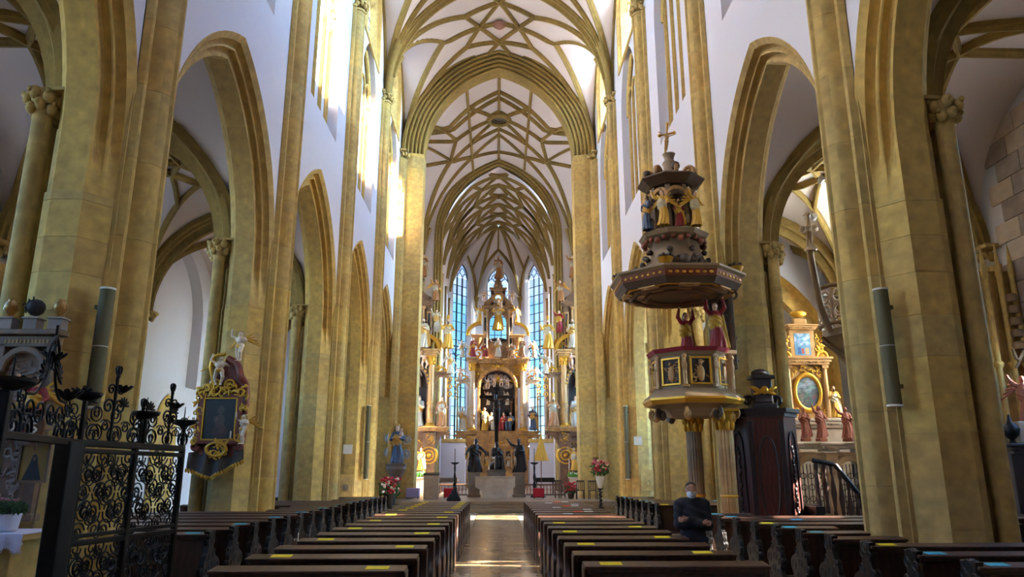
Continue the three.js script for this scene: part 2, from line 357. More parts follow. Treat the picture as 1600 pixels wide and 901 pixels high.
function starBay(f, z0, z1, hw, parent, w = 0.2, h = 0.26) {
  const L = z1 - z0, P = (x, t) => [x * hw, z0 + L * t];
  for (const s of [-1, 1]) {
    const C = P(s * 0.56, 0.5), A = P(s * 0.2, 0.5);
    vaultRib(f, C, A, w, h, parent, 5); vaultRib(f, A, P(0, 0.5), w, h, parent, 4);
    for (const [e, m] of [[0, 1], [1, -1]]) {
      const sp = P(s * 0.985, e + m * 0.02), D = P(s * 0.34, e + m * 0.3), B = P(0, e + m * 0.24), E = P(s * 0.2, e);
      vaultRib(f, sp, C, w, h, parent); vaultRib(f, sp, D, w, h, parent); vaultRib(f, D, B, w, h, parent, 5);
      vaultRib(f, D, A, w, h, parent, 4); vaultRib(f, A, B, w, h, parent, 4); vaultRib(f, B, E, w, h, parent, 4);
    }
  }
}
for (let i = 1; i < bays.length; i++) starBay(naveY, bays[i] - BAY / 2, bays[i] + BAY / 2, AW, ceiling);
for (const z of S.slice(1)) {                              // transverse arches, triple
  const b1 = (x) => Y0 + pointed(x, AW, RISE);
  for (const [dz, w, h] of [[-0.22, 0.24, 0.24], [0, 0.3, 0.42], [0.22, 0.24, 0.24]]) vaultRib((x) => b1(x), [-6.1, z + dz], [6.1, z + dz], w, h, ceiling, 40);
  // springer cluster over the capital
  for (const s of [-1, 1]) { const g = []; for (const q of [-0.5, -0.25, 0, 0.25, 0.5]) g.push(tube([[s * 6.0, 21.7, -z - q * 0.5], [s * 5.96, 22.6, -z - q * 0.75], [s * 5.72, 23.8, -z - q * 1.2], [s * 5.45, 24.6, -z - q * 1.7]], 0.14, 8, 6)); obj('springer', boxUV(M(g)), stoneRib, ceiling); }
}
for (const s of [-1, 1]) for (const zc of bays) {           // wall ribs
  obj('wall_rib', boxUV(tube(archPts(3.95, Y0, (5.9 * 5.9 - 3.95 * 3.95) / 7.9, 8).map(([u, y]) => [s * (XW - 0.06), y, -zc - u]), 0.09, 30, 5)), stoneRib, ceiling);
}
const bossMat = std({ color: 0x9a6a5a, roughness: 0.7 });
for (const zc of bays.slice(1)) obj('boss', [lathe([[0.02, -0.42], [0.18, -0.36], [0.3, -0.2], [0.34, 0]], 14, 0, naveY(0, zc) - 0.1, -zc), new THREE.TorusGeometry(0.36, 0.06, 6, 16).rotateX(PI / 2).translate(0, naveY(0, zc) - 0.24, -zc)], bossMat, ceiling);
// roof over everything, so that light enters through the openings only
struct('ceiling', bx(13.6, 0.4, 54, 0, 31.2, -20), plaster).name = 'ceiling_roof';
struct('wall_back', boxUV(bx(30, 31, 0.8, 0, 15.5, 7.6)), plaster);  // unseen west wall, kept white to throw light on the near piers
// ---------------------------------------------------------------- aisles
const XA = 7.5, XO = 14.0, AY = 8.0;
const aisleY = (x, z) => {
  const zc = bays.reduce((a, b) => Math.abs(b - z) < Math.abs(a - z) ? b : a), xm = (XA + XO) / 2, hw = (XO - XA) / 2;
  return AY + Math.max(pointed(Math.abs(x) - xm, hw, 4.1), pointed(z - zc, BAY / 2, 4.1));
};
for (const s of [-1, 1]) {
  const g = struct('ceiling', null); g.name = 'ceiling_aisle_' + wallSide[s];
  vaultSurface('aisle_vault', s < 0 ? -XO : XA - 0.2, s < 0 ? -XA + 0.2 : XO, -4, ZCH, aisleY, 28, 96, vaultPlaster, g);
  for (const zc of bays) {
    const xm = (XA + XO) / 2, hw = (XO - XA) / 2;
    const cen = (p) => [s * xm, 6, p[2]], line = (a, b, w, h, n = 14) => { const pts = []; for (let i = 0; i <= n; i++) { const t = i / n, x = a[0] + (b[0] - a[0]) * t, z = a[1] + (b[1] - a[1]) * t; pts.push([s * x, aisleY(x, z), -z]); } obj('rib', boxUV(ribGeo(pts, w, h, (p) => [s * xm, 5, -zc])), stoneRib, g); };
    const q = BAY / 2 - 0.06;
    for (const e of [-1, 1]) for (const d of [-1, 1]) {
      const cx = xm + d * (hw - 0.08), cz = zc + e * q;
      line([cx, cz], [xm + d * 1.2, zc + e * 1.9], 0.2, 0.24); line([xm + d * 1.2, zc + e * 1.9], [xm, zc + e * 0.9], 0.18, 0.22, 6);
      line([xm + d * 1.2, zc + e * 1.9], [xm + d * 0.7, zc], 0.18, 0.22, 6); line([xm, zc + e * 0.9], [xm + d * 0.7, zc], 0.18, 0.22, 5);
    }
    for (const d of [-1, 1]) line([xm + d * 0.7, zc], [xm + d * (hw - 0.4), zc], 0.18, 0.22, 8);
    for (const e of [-1, 1]) line([xm, zc + e * 0.9], [xm, zc + e * (q - 0.4)], 0.18, 0.22, 8);
  }
  for (const z of [-4, ...S.slice(1), ZCH - 0.3]) { // heavy transverse arches
    const xm = (XA + XO) / 2, hw = (XO - XA) / 2;
    for (const [dz, w, h] of [[-0.3, 0.3, 0.26], [0, 0.42, 0.5], [0.3, 0.3, 0.26]]) {
      const pts = archPts(hw - 0.05, AY - 0.05, (4.1 * 4.1 - hw * hw) / (2 * hw), 14).map(([u, y]) => [s * xm + u, y, -z - dz]);
      obj('transverse_rib', boxUV(ribGeo(pts, w, h, () => [s * xm, 6, -z - dz])), stoneRib, g);
    }
  }
  struct('ceiling', bx(9.5, 0.3, 54, s * 11.4, 13.3, -20), plaster).name = 'ceiling_aisle_roof_' + wallSide[s];
}
function aisleWall(s, wins, niches) {
  const a = shp([[-8, -0.4], [ZCH, -0.4], [ZCH, 13.4], [-8, 13.4]]), b = shp([[-8, -0.4], [ZCH, -0.4], [ZCH, 13.4], [-8, 13.4]]);
  for (const zc of wins) { a.holes.push(hole(opening(zc, 1.9, 4.4, 9.0, 0.6))); b.holes.push(hole(opening(zc, 1.6, 4.6, 9.0, 0.6))); }
  for (const zc of niches) a.holes.push(hole(opening(zc, 2.3, 5.6, 8.6, 0.8)));
  const put = (g, x0) => { g.rotateY(-s * PI / 2).translate(s * x0, 0, 0); if (s > 0) g.scale(1, 1, 1); return g; };
  // shape u runs along depth: build with u = depth, then turn so that u -> -z
  const mk = (sh, d, x0) => { const g = clean(ext(sh, d)), p = g.attributes.position; for (let i = 0; i < p.count; i++) p.setXYZ(i, s * (x0 + p.getZ(i)), p.getY(i), -p.getX(i)); if (s > 0) for (let i = 0; i < p.count; i += 3) for (let c = 0; c < 3; c++) { const q = p.getComponent(i + 1, c); p.setComponent(i + 1, c, p.getComponent(i + 2, c)); p.setComponent(i + 2, c, q); } g.computeVertexNormals(); return g; };
  const w = struct('wall_aisle_' + wallSide[s], boxUV(M(mk(a, 0.5, XO), mk(b, 0.4, XO + 0.5))), plaster);
  for (const z of S) {                                     // responds with capitals
    const sh = []; for (const q of [-0.55, -0.25, 0.05 - 0.05, 0.25, 0.55]) sh.push(boxUV(cyl(0.2, 0.2, 7.5, s * (XO + 0.02 - (0.6 - Math.abs(q)) * 0.3), 0, -z + q, 10)));
    obj('respond', sh, stones[2], w);
    obj('respond_capital', [boxUV(rb(0.7, 0.12, 1.7, s * (XO - 0.1), 8.02, -z)), ...leafBand(0.55, 10, 7.78, s * (XO - 0.02), -z, 0.28, PI, s > 0 ? PI / 2 : -PI / 2)], stones[2], w);
  }
  wins.forEach((zc) => windowUnit('window', s * (XO + 0.7), -zc, s * PI / 2, 1.65, 4.5, 9.0, 0.6, 3, 6, s > 0 && zc === bays[3] ? frostedGlass : clearGlass));  // frosted one is out of view, spreads the sun over the chapel altar
  return w;
}
const wallAL = aisleWall(-1, [bays[0], bays[1], bays[2], bays[3], bays[5]], [bays[4]]), wallAR = aisleWall(1, [bays[2], bays[3], bays[4]], []);  // windows out of view, placed to light pier faces, aisles and floor

{
  // door in the north aisle wall
  const d = new THREE.Group(); d.name = 'door_1'; d.userData.kind = 'structure'; scene.add(d); d.position.set(-13.98, 0, -31.6); d.rotation.y = PI / 2;
  obj('door_frame', boxUV(grid([[1.05, 0.02], [1.0, 0.14], [0.8, 0.1], [0.72, 0.02]].map(([w, q]) => [[-w, 0], ...archPts(w, 3.4, 0.9, 8), [w, 0]].map(([u, y]) => [u, y, q])))), stones[1], d);
  obj('door_leaf', boxUV(T(ext(shp([[-0.74, 0], [0.74, 0], ...archPts(0.74, 3.4, 0.9, 8).reverse()]), 0.03), 0, 0, 0.01)), stones[2], d);
}
// ================================================================ chancel arch, crossing, choir and apse
const PF = 0.51;                                              // height of the chancel platform
const stepMat = std({ map: dataTex(256, (i) => mix3([0.60, 0.52, 0.42], [0.50, 0.43, 0.35], nF[i] * 1.5 - 0.2), true, 0.5), roughness: 0.35 });
{
  const p = thing('chancel_steps', 'three broad stone steps rising to the chancel platform', 'steps'); p.userData.kind = 'structure';
  obj('platform', boxUV(M(bx(12.3, PF, 5.6, 0, PF / 2 - 0.012, -41.9), bx(22.2, PF, 35.4, 0, PF / 2 - 0.012, -62.4))), stepMat, p);
  for (let k = 0; k < 3; k++) obj('step', boxUV(rb(12.2 - k * 0.2, 0.17, 1.3, 0, 0.17 * k + 0.078, -(38.4 + k * 0.36), 0.02)), stepMat, p);
}
const ptY = (w, y0, c) => y0 + Math.sqrt((w + c) ** 2 - c * c);
// chancel piers and arch
for (const s of [-1, 1]) {
  const t = thing('chancel_pier', `tall flat sandstone pier of the chancel arch on the ${s < 0 ? 'north side behind the Madonna statue' : 'south side behind the flower vase'}`, 'pier', [0, 0, -ZCH], 0, 'chancel arch piers'); t.userData.kind = 'structure';
  const plan = [[4.8, -0.55], [5.5, -0.75], [6.3, -0.75], [7.4, -0.9], [7.4, 1.1], [5.2, 1.1], [4.8, 0.9]].map(([x, z]) => [s * x, -z]);
  let y = 0.0;
  while (y < 21.7) { const h = Math.min(rr(0.7, 0.95), 21.7 - y < 1.2 ? 21.7 - y : 2); obj('stone_block', pr(plan, y + 0.004, h - 0.008), stones[(rnd() * 4) | 0], t); y += h; }
  obj('core', pr(plan.map(([x, z]) => [x + s * 0.012, z * 0.98]), 0, 21.7), stones[2], t);
  y = 0.3;
  const sp = shaftPlan(s, 0.8).map(([x, z]) => [x - s * 0.1, z + 0.8]);
  while (y < 21.2) { const h = Math.min(1.4, 21.2 - y); obj('shaft_drum', toCreasedNormals(pr(sp, y + 0.003, h - 0.006), 0.6), stones[(rnd() * 4) | 0], t); y += h; }
  obj('capital', [...leafBand(0.4, 7, 21.45, s * (XW - 0.12), 0.8, 0.25, PI, s > 0 ? PI / 2 : -PI / 2), rb(0.7, 0.1, 1.2, s * (XW - 0.05), 21.68, 0.8)], stones[2], t);
}
const chC = (6.25 * 6.25 - 4.8 * 4.8) / 9.6;                   // chancel arch: inner apex 28.0
const chArch = struct('wall_chancel', null);
{
  const prof = []; for (let i = 0; i <= 60; i++) { const q = i / 60, roll = 0.17 * Math.abs(sin(q * PI * 6)); prof.push([6.2 - 1.4 * q - roll * 0.5, ZCH - 0.95 + 0.75 * q - roll]); }
  prof.push([4.8, ZCH + 0.7], [6.2, ZCH + 0.7]);
  obj('chancel_arch', boxUV(toCreasedNormals(archSweep(prof, 21.7, chC, (u, y, d) => [u, y, -d], 20), 0.5)), stoneRib, chArch);
  const wsh = shp([[-9.9, 21.7], ...archPts(5.6, 21.7, chC, 12), [9.9, 21.7], [9.9, 31], [-9.9, 31]]);
  obj('spandrel_wall', boxUV(T(ext(wsh, 0.7), 0, 0, -ZCH - 0.65)), vaultPlaster, chArch);
  for (const s of [-1, 1]) obj('side_wall', boxUV(bx(8.4, 31.4, 0.6, s * 11.6, 15.3, -ZCH - 0.7)), plaster, chArch);
}
// crossing
for (const s of [-1, 1]) {
  const a = shp([[ZCH, -0.4], [ZCR + 1, -0.4], [ZCR + 1, 31], [ZCH, 31]]);
  for (const zc of [48.6, 54.8]) a.holes.push(hole(opening(zc, 1.7, 8, 16.5, 1.0)));  // unseen windows, placed to brighten the crossing and the altars
  const g = clean(ext(a, 0.6)), p = g.attributes.position;
  for (let i = 0; i < p.count; i++) p.setXYZ(i, s * (11.2 + p.getZ(i)), p.getY(i), -p.getX(i));
  if (s > 0) for (let i = 0; i < p.count; i += 3) for (let c = 0; c < 3; c++) { const q = p.getComponent(i + 1, c); p.setComponent(i + 1, c, p.getComponent(i + 2, c)); p.setComponent(i + 2, c, q); }
  g.computeVertexNormals();
  struct('wall_transept_' + wallSide[s], boxUV(g), plaster);
  for (const zc of [48.6, 54.8]) windowUnit('window', s * 11.5, -zc, s * PI / 2, 1.7, 8, 16.5, 1.0, 3, 9, clearGlass);
}
const crY0 = 19.6, crY = (x, z) => crY0 + Math.max(pointed(x, 6.6, 9.3), pointed(z - 52.4, 8.05, 7.2));
const ceilX = struct('ceiling', null); ceilX.name = 'ceiling_crossing';
vaultSurface('crossing_vault', -6.6, 6.6, ZCH + 0.2, ZCR, crY, 48, 40, vaultPlaster, ceilX);
obj('transept_soffit', [bx(4.7, 0.3, 17, -9.0, 25.5, -52.4), bx(4.7, 0.3, 17, 9.0, 25.5, -52.4)], vaultPlaster, ceilX);
for (const s of [-1, 1]) { // transept arches under the soffit
  obj('transept_wall', boxUV(T(ext(shp([[-8.05, 19.6], ...archPts(7.6, 19.6, (6.6 ** 2 - 7.6 ** 2) / 15.2, 10), [8.05, 19.6], [8.05, 29.5], [-8.05, 29.5]]), 0.3).rotateY(PI / 2), s * 6.75 - 0.15, 0, -52.4)), vaultPlaster, ceilX);
}
{
  const R = (a, b, w = 0.2, h = 0.26, n = 12) => { const pts = []; for (let i = 0; i <= n; i++) { const t = i / n, x = a[0] + (b[0] - a[0]) * t, z = a[1] + (b[1] - a[1]) * t; pts.push([x, crY(x, z), -z]); } obj('rib', boxUV(ribGeo(pts, w, h, (p) => [0, 17, p[2] * 0.5 - 26.2])), stoneRib, ceilX); };
  R([0, 45.2], [0, 51.5]); R([0, 53.3], [0, 60.2]);
  for (const s of [-1, 1]) {
    R([s * 2.25, 45.5], [s * 2.25, 60.2], 0.2, 0.26, 24);
    R([0, 48.4], [s * 2.25, 48.9]); R([s * 2.25, 48.9], [s * 5.4, 50.4]); R([0, 49.3], [s * 5.8, 51.2]);
    R([s * 0.8, 52.4], [s * 5.9, 52.4]);
    R([s * 0.6, 53.0], [s * 2.25, 54.6]); R([s * 0.6, 51.8], [s * 2.25, 48.9]);
    R([0, 54.4], [s * 2.25, 54.8]); R([s * 2.25, 54.8], [s * 3.9, 55.4]); R([s * 3.9, 55.4], [s * 5.9, 55.9]);
    R([0, 55.4], [s * 2.25, 57.4]); R([s * 2.25, 57.4], [s * 3.9, 55.4]); R([s * 3.9, 55.4], [s * 5.7, 53.6]);
    R([s * 3.3, 52.4], [s * 3.9, 55.4]); R([s * 3.9, 55.4], [s * 6.45, 60.1], 0.22, 0.28); R([s * 2.25, 57.4], [s * 6.4, 60.2], 0.22, 0.28, 16);
    R([s * 2.25, 57.5], [0, 58.8]); R([s * 3.3, 52.4], [s * 6.4, 44.9], 0.22, 0.28, 16);
    // corner responds with capitals
    for (const [dx, dz] of [[0.2, 0.6], [0.5, 0.35], [0.1, 0.2]]) obj('springer', boxUV(tube([[s * 6.4, 19.6, -60.1], [s * (6.35 - dx * 0.3), 20.8, -60.1 + dz * 0.4], [s * (6.3 - dx), 22.2, -60.1 + dz]], 0.13, 6, 6)), stoneRib, ceilX);
  }
  const y = crY(0, 52.4);
  obj('oculus_ring', boxUV(toCreasedNormals(lathe([[0.62, 0.2], [0.6, -0.3], [0.68, -0.42], [0.85, -0.44], [1.02, -0.3], [1.05, 0.2]], 32, 0, y - 0.1, -52.4), 0.6)), stoneRib, ceilX);
  obj('oculus_cover', [cyl(0.62, 0.62, 0.05, 0, y - 0.25, -52.4, 24), new THREE.TorusGeometry(0.4, 0.06, 6, 18).rotateX(PI / 2).translate(0, y - 0.28, -52.4)], std({ color: 0x5a5148, roughness: 0.6, metalness: 0.3 }), ceilX);
}
struct('ceiling', [bx(24.4, 0.4, 17.8, 0, 31.3, -52.6), bx(13, 0.4, 20, 0, 31.3, -71)], plaster).name = 'ceiling_chancel_roof';
// wall with the choir arch
const qC = (6.7 * 6.7 - 4.8 * 4.8) / 9.6;                      // inner apex 28.4
{
  const w = struct('wall_choir_arch', null);
  const sh = shp([[-11.8, -0.3], [-5.35, -0.3], ...archPts(5.35, 21.7, qC, 12), [5.35, -0.3], [11.8, -0.3], [11.8, 31], [-11.8, 31]]);
  obj('east_wall', boxUV(T(ext(sh, 0.9), 0, 0, -ZCR - 0.9)), vaultPlaster, w);
  for (const s of [-1, 1]) {
    obj('respond', boxUV(cyl(0.24, 0.24, 19.2, s * 6.4, PF, -60.1, 10)), stones[2], w);
    obj('respond_capital', [...leafBand(0.3, 8, 19.45, s * 6.4, -60.1, 0.25, 2 * PI), cyl(0.36, 0.42, 0.14, s * 6.4, 19.6, -60.1, 8)], stones[2], w);
  }
  const prof = []; for (let i = 0; i <= 30; i++) { const q = i / 30, roll = 0.1 * Math.abs(sin(q * PI * 3)); prof.push([5.5 - 0.7 * q - roll * 0.4, ZCR - 0.06 + 0.45 * q - roll]); }
  prof.push([4.8, ZCR + 1.0], [5.5, ZCR + 1.0]);
  const path = (wd) => { const a = archPts(wd, 21.7, qC, 16); return [[-wd, 0.3], ...a, [wd, 0.3]]; };
  obj('choir_arch', boxUV(toCreasedNormals(grid(prof.map(([wd, d]) => path(wd).map(([u, y]) => [u, y, -d]))), 0.5)), stoneRib, w);
}
// choir: side walls; tall windows out of view, placed to light the altar
const XC = 5.25;
for (const s of [-1, 1]) {
  const a = shp([[ZCR + 0.8, -0.4], [ZAP, -0.4], [ZAP, 31], [ZCR + 0.8, 31]]);
  const cs = [64.4, 73.3];
  for (const zc of cs) a.holes.push(hole(opening(zc, 1.0, 10, 20.5, 0.8)));
  const g = clean(ext(a, 0.8)), p = g.attributes.position;
  for (let i = 0; i < p.count; i++) p.setXYZ(i, s * (XC + p.getZ(i)), p.getY(i), -p.getX(i));
  if (s > 0) for (let i = 0; i < p.count; i += 3) for (let c = 0; c < 3; c++) { const q = p.getComponent(i + 1, c); p.setComponent(i + 1, c, p.getComponent(i + 2, c)); p.setComponent(i + 2, c, q); }
  g.computeVertexNormals();
  const w = struct('wall_choir_' + wallSide[s], boxUV(g), plaster);
  for (const zc of cs) windowUnit('window', s * (XC + 0.4), -zc, s * PI / 2, 1.0, 10, 20.5, 0.8, 3, 10, clearGlass);
  for (const z of [61.3, 65.8, 70.6, 75.6]) { obj('wall_shaft', boxUV(cyl(0.14, 0.14, 19, s * (XC - 0.06), PF, -z, 8)), stoneRib, w); obj('corbel', lathe([[0.02, -0.5], [0.14, -0.3], [0.2, 0], [0.02, 0.02]], 10, s * (XC - 0.06), 19.8, -z), stoneRib, w); }
}
const coY = (x, z) => 19.8 + pointed(x, XC, 8.5 - clamp(z - 66, 0, 10) * 0.03);
const ceilC = struct('ceiling', null); ceilC.name = 'ceiling_choir';
vaultSurface('choir_vault', -XC, XC, ZCR + 0.4, ZAP + 0.02, coY, 40, 20, vaultPlaster, ceilC);
{
  const R = (a, b, w = 0.2, h = 0.26, n = 10) => { const pts = []; for (let i = 0; i <= n; i++) { const t = i / n, x = a[0] + (b[0] - a[0]) * t, z = a[1] + (b[1] - a[1]) * t; pts.push([x, coY(x, z), -z]); } obj('rib', boxUV(ribGeo(pts, w, h, (p) => [0, 17, p[2]])), stoneRib, ceilC); };
  const L = 4.85;
  for (let k = 0; k < 3; k++) {
    const z0 = 61.2 + L * k, P = (x, t) => [x * XC, z0 + L * t];
    for (const s of [-1, 1]) {
      for (const e of [0, 1]) {
        const m = e ? -1 : 1;
        R(P(s * 0.99, e), P(s * 0.62, e + m * 0.3)); R(P(s * 0.62, e + m * 0.3), P(s * 0.3, 0.5), 0.2, 0.26, 6);
        R(P(s * 0.99, e), P(s * 0.45, e), 0.2, 0.26, 12); R(P(s * 0.45, e), P(s * 0.3, 0.5), 0.2, 0.26, 6); R(P(s * 0.45, e), P(0, e + m * 0.28), 0.2, 0.26, 6);
        R(P(0, e + m * 0.28), P(s * 0.3, 0.5), 0.2, 0.26, 5); R(P(0, e + m * 0.28), P(s * 0.16, e), 0.2, 0.26, 4);
        R(P(s * 0.62, e + m * 0.3), P(s * 0.8, 0.5), 0.2, 0.26, 5); R(P(s * 0.99, e), P(s * 0.8, 0.5), 0.2, 0.26, 8);
      }
    }
    obj('boss', sph(0.2, 0, coY(0, z0 + L * 0.28) - 0.26, -(z0 + L * 0.28)), stoneRib, ceilC);
    obj('boss', sph(0.2, 0, coY(0, z0 + L * 0.72) - 0.26, -(z0 + L * 0.72)), stoneRib, ceilC);
  }
}
// apse: three facets with windows, and its ribbed half vault
const apQ = [[-XC, ZAP], [-2.45, ZEND], [2.45, ZEND], [XC, ZAP]];
const blues = [[0.24, 0.255, 0.265], [0.26, 0.275, 0.28], [0.225, 0.24, 0.255], [0.28, 0.285, 0.29]].map((c) => glassOf(...c));
const K = [0, 27.6, -(ZAP - 0.8)];
for (let k = 0; k < 3; k++) {
  const [a, b] = [apQ[k], apQ[k + 1]], dx = b[0] - a[0], dz = b[1] - a[1], len = Math.hypot(dx, dz), ang = Math.atan2(dz, dx), side = ['left', 'back_apse', 'right'][k];
  const apex = k === 1 ? 26.4 : 26.0, y0 = 20.6, c = ((apex - y0) ** 2 - (len / 2) ** 2) / len, hw = k === 1 ? 1.1 : 1.25;
  const yS = k === 1 ? 22.6 : 22.7;
  const sh = shp([[-len / 2, -0.4], [len / 2, -0.4], [len / 2, 28], [-len / 2, 28]]);
  sh.holes.push(hole(opening(0, hw + 0.25, 4.6, yS, 0.55)));
  const g = struct('wall_apse_' + side, null);
  g.position.set((a[0] + b[0]) / 2, 0, -(a[1] + b[1]) / 2); g.rotation.y = ang;
  obj('facet', boxUV(T(ext(sh, 0.7), 0, 0, -0.7)), plaster, g);
  const rev = [[hw + 0.27, 0.02], [hw + 0.2, -0.02], [hw, -0.42], [hw - 0.02, -0.6]];
  obj('reveal', boxUV(grid(rev.map(([w, d]) => [[-w, 4.6], ...archPts(w, yS, 0.55, 8), [w, 4.6]].map(([u, y]) => [u, y, d])))), plaster, g);
  const mx = new THREE.Matrix4().makeRotationY(ang), off = V3(0, 0, -0.45).applyMatrix4(mx);
  const wn = windowUnit('window', g.position.x + off.x, g.position.z + off.z, ang, hw, 4.7, yS, 0.55, 3, 18, blues, true, leadMat);
  // lower tracery transom
  const tr = []; for (let i = 0; i < 3; i++) { const u = -hw + 2 * hw / 3 * (i + 0.5); tr.push(tube(archPts(hw / 3, 13.6, 0.2, 5).map(([q, y]) => [u + q, y, 0.03]), 0.06, 12, 4)); }
  tr.push(bx(2 * hw, 0.16, 0.14, 0, 15.0, 0.02), tube([[-hw, 14.9, 0.03], [-hw * 0.5, 14.2, 0.03], [0, 14.9, 0.03], [hw * 0.5, 14.2, 0.03], [hw, 14.9, 0.03]], 0.05, 20, 4));
  obj('transom', M(tr), leadMat, wn);
  // cell of the vault
  const P0 = V3(a[0], 0, -a[1]), P1 = V3(b[0], 0, -b[1]), rows = [], wallArch = archPts(len / 2, y0, c, 9).map(([u, y]) => { const t = (u + len / 2) / len; return [P0.x + (P1.x - P0.x) * t, y, P0.z + (P1.z - P0.z) * t]; });
  for (let i = 0; i <= 10; i++) { const t = i / 10; rows.push(wallArch.map((p) => [p[0] + (K[0] - p[0]) * t, p[1] + (K[1] - p[1]) * Math.sin(t * PI / 2), p[2] + (K[2] - p[2]) * t])); }
  obj('apse_vault', boxUV(grid(rows)), vaultPlaster, ceilC);
  obj('wall_rib', boxUV(ribGeo(wallArch, 0.26, 0.3, () => [K[0], 16, K[2]])), stoneRib, ceilC);
  const rib = (p) => obj('rib', boxUV(ribGeo(Array.from({ length: 11 }, (_, i) => { const t = i / 10; return [p[0] + (K[0] - p[0]) * t, p[1] + (K[1] - p[1]) * Math.sin(t * PI / 2), p[2] + (K[2] - p[2]) * t]; }), 0.2, 0.26, () => [0, 15, -70])), stoneRib, ceilC);
  rib(wallArch[9]);
  if (k < 2) rib([apQ[k + 1][0], y0, -apQ[k + 1][1]]);
  if (k < 2) obj('corbel', lathe([[0.02, -1.4], [0.1, -1.1], [0.16, -0.4], [0.3, 0], [0.3, 0.25]], 10, apQ[k + 1][0] * 0.98, 20.6, -apQ[k + 1][1] + 0.12), stoneRib, ceilC);
  rib(wallArch[5]); rib(wallArch[13]);
}
{ // choir dado cornice and low choir wall behind the altars
  const w = struct('trim_choir_dado', null);
  for (const s of [-1, 1]) { obj('dado', boxUV(bx(2.4, 4.2, 0.4, s * 4.2, PF + 2.1, -70.5)), plaster, w); obj('dado_cornice', boxUV(rb(2.6, 0.35, 0.6, s * 4.2, PF + 4.35, -70.45, 0.08)), stones[1], w); }
}
// ================================================================ pews
const woodTex = (a, b, rep = 1) => dataTex(256, (i, x, y) => { const g = 0.5 + 0.5 * sin((x / 256 * 2 * PI) * 9 + nF[i] * 9 + nF[(y * 3 % 256) * 256 + x] * 2); return mix3(a, b, clamp(g * 0.55 + nF[i] * 0.6 - 0.15, 0, 1)); }, true, rep);
const woodDark = std({ map: woodTex([0.295, 0.185, 0.138], [0.195, 0.118, 0.088]), roughness: 0.38 });
const woodBlack = std({ map: woodTex([0.10, 0.065, 0.05], [0.06, 0.04, 0.032]), roughness: 0.42 });
const paperMat = { yellow: std({ color: 0xe8d80c, roughness: 0.7 }), blue: std({ color: 0x2fb0d6, roughness: 0.7 }), white: std({ color: 0xd8dde2, roughness: 0.7 }), orange: std({ color: 0xf0561c, roughness: 0.7 }) };
const endShape = (() => { const s = new THREE.Shape(); s.moveTo(-0.28, 0); s.lineTo(0.34, 0); s.lineTo(0.34, 0.12); s.quadraticCurveTo(0.24, 0.2, 0.3, 0.34); s.quadraticCurveTo(0.4, 0.46, 0.28, 0.54); s.quadraticCurveTo(0.1, 0.6, 0.08, 0.72); s.lineTo(0.1, 0.93); s.lineTo(-0.12, 0.93); s.quadraticCurveTo(-0.06, 0.7, -0.14, 0.6); s.quadraticCurveTo(-0.24, 0.5, -0.16, 0.36); s.quadraticCurveTo(-0.12, 0.22, -0.28, 0.12); return s; })();
const endGeo = boxUV(T(rotY(ext(endShape, 0.05, 0.008), PI / 2), -0.025, 0, 0));   // local: profile in z (positive z is towards the seat behind)
const carvedGeo = (() => {                                       // carved end with leaf scrolls on its outer face and top
  const g = [endGeo.clone().scale(1.25, 1.06, 1.15)];
  for (const [z, y, r] of [[0.0, 0.93, 0.09], [0.07, 0.86, 0.07], [-0.09, 0.83, 0.06], [-0.2, 0.42, 0.08], [0.26, 0.46, 0.09], [-0.14, 0.62, 0.06], [0.12, 0.66, 0.07], [0.0, 0.5, 0.08], [0.1, 0.3, 0.07], [-0.1, 0.26, 0.06], [0.3, 0.2, 0.05], [-0.24, 0.12, 0.05]]) {
    g.push(ell(0.045, r, r, 0, y, -z, 7)); g.push(new THREE.TorusGeometry(r * 0.8, 0.016, 4, 9).rotateY(PI / 2).translate(0.035, y, -z), new THREE.TorusGeometry(r * 0.8, 0.016, 4, 9).rotateY(PI / 2).translate(-0.035, y, -z));
  }
  return boxUV(M(g));
})();
const PEWY = 0.97, silverPipe = std({ color: 0x8d8f92, roughness: 0.4, metalness: 0.6 });
function pew(w, carved, x, z, markers, label, group) {             // x: centre, z: depth of the back; seat lies beyond the back (towards the altar)
  const t = thing('pew', label, 'pew', [x, 0, -z], 0, group);
  const body = woodDark;
  for (const s of [-1, 1]) {
    const e = obj('end_panel', carved && (s === carved) ? carvedGeo : endGeo, carved && (s === carved) ? woodBlack : body, t); e.position.set(s * (w / 2 - 0.03), 0, 0); e.rotation.y = 0; e.scale.z = -1 * 1; e.scale.z = 1;
  }
  obj('backrest', boxUV(rb(w - 0.1, 0.72, 0.035, 0, 0.54, 0.02, 0.008)), body, t);
  obj('book_shelf', boxUV(rotX(rb(w, 0.035, 0.25, 0, 0, 0, 0.012), 0.1).translate(0, PEWY - 0.025, 0.055)), woodDark, t);
  obj('shelf_moulding', boxUV(rb(w - 0.06, 0.06, 0.05, 0, PEWY - 0.065, 0.115, 0.015)), body, t);
  obj('seat', boxUV(rb(w - 0.1, 0.04, 0.38, 0, 0.45, -0.19, 0.01)), body, t);
  obj('kneeler', boxUV(rb(w - 0.12, 0.05, 0.16, 0, 0.2, 0.3, 0.012)), body, t);
  for (const [mx, col, rot] of markers) { const p = obj('paper_marker', rotX(rb(0.22, 0.003, 0.13, 0, 0.0195, 0, 0.001), 0.1).translate(mx - x, PEWY - 0.025, 0.055), paperMat[col], t); p.userData.label = `${col} paper seat marker`; p.rotation.y = 0; }
  return t;
}
const ordinal = (k) => ['first', 'second', 'third', 'fourth', 'fifth', 'sixth', 'seventh', 'eighth', 'ninth', 'tenth', 'eleventh', 'twelfth', 'thirteenth', 'fourteenth', 'fifteenth', 'sixteenth', 'seventeenth', 'eighteenth', 'nineteenth', 'twentieth', 'twenty-first', 'twenty-second', 'twenty-third'][k];
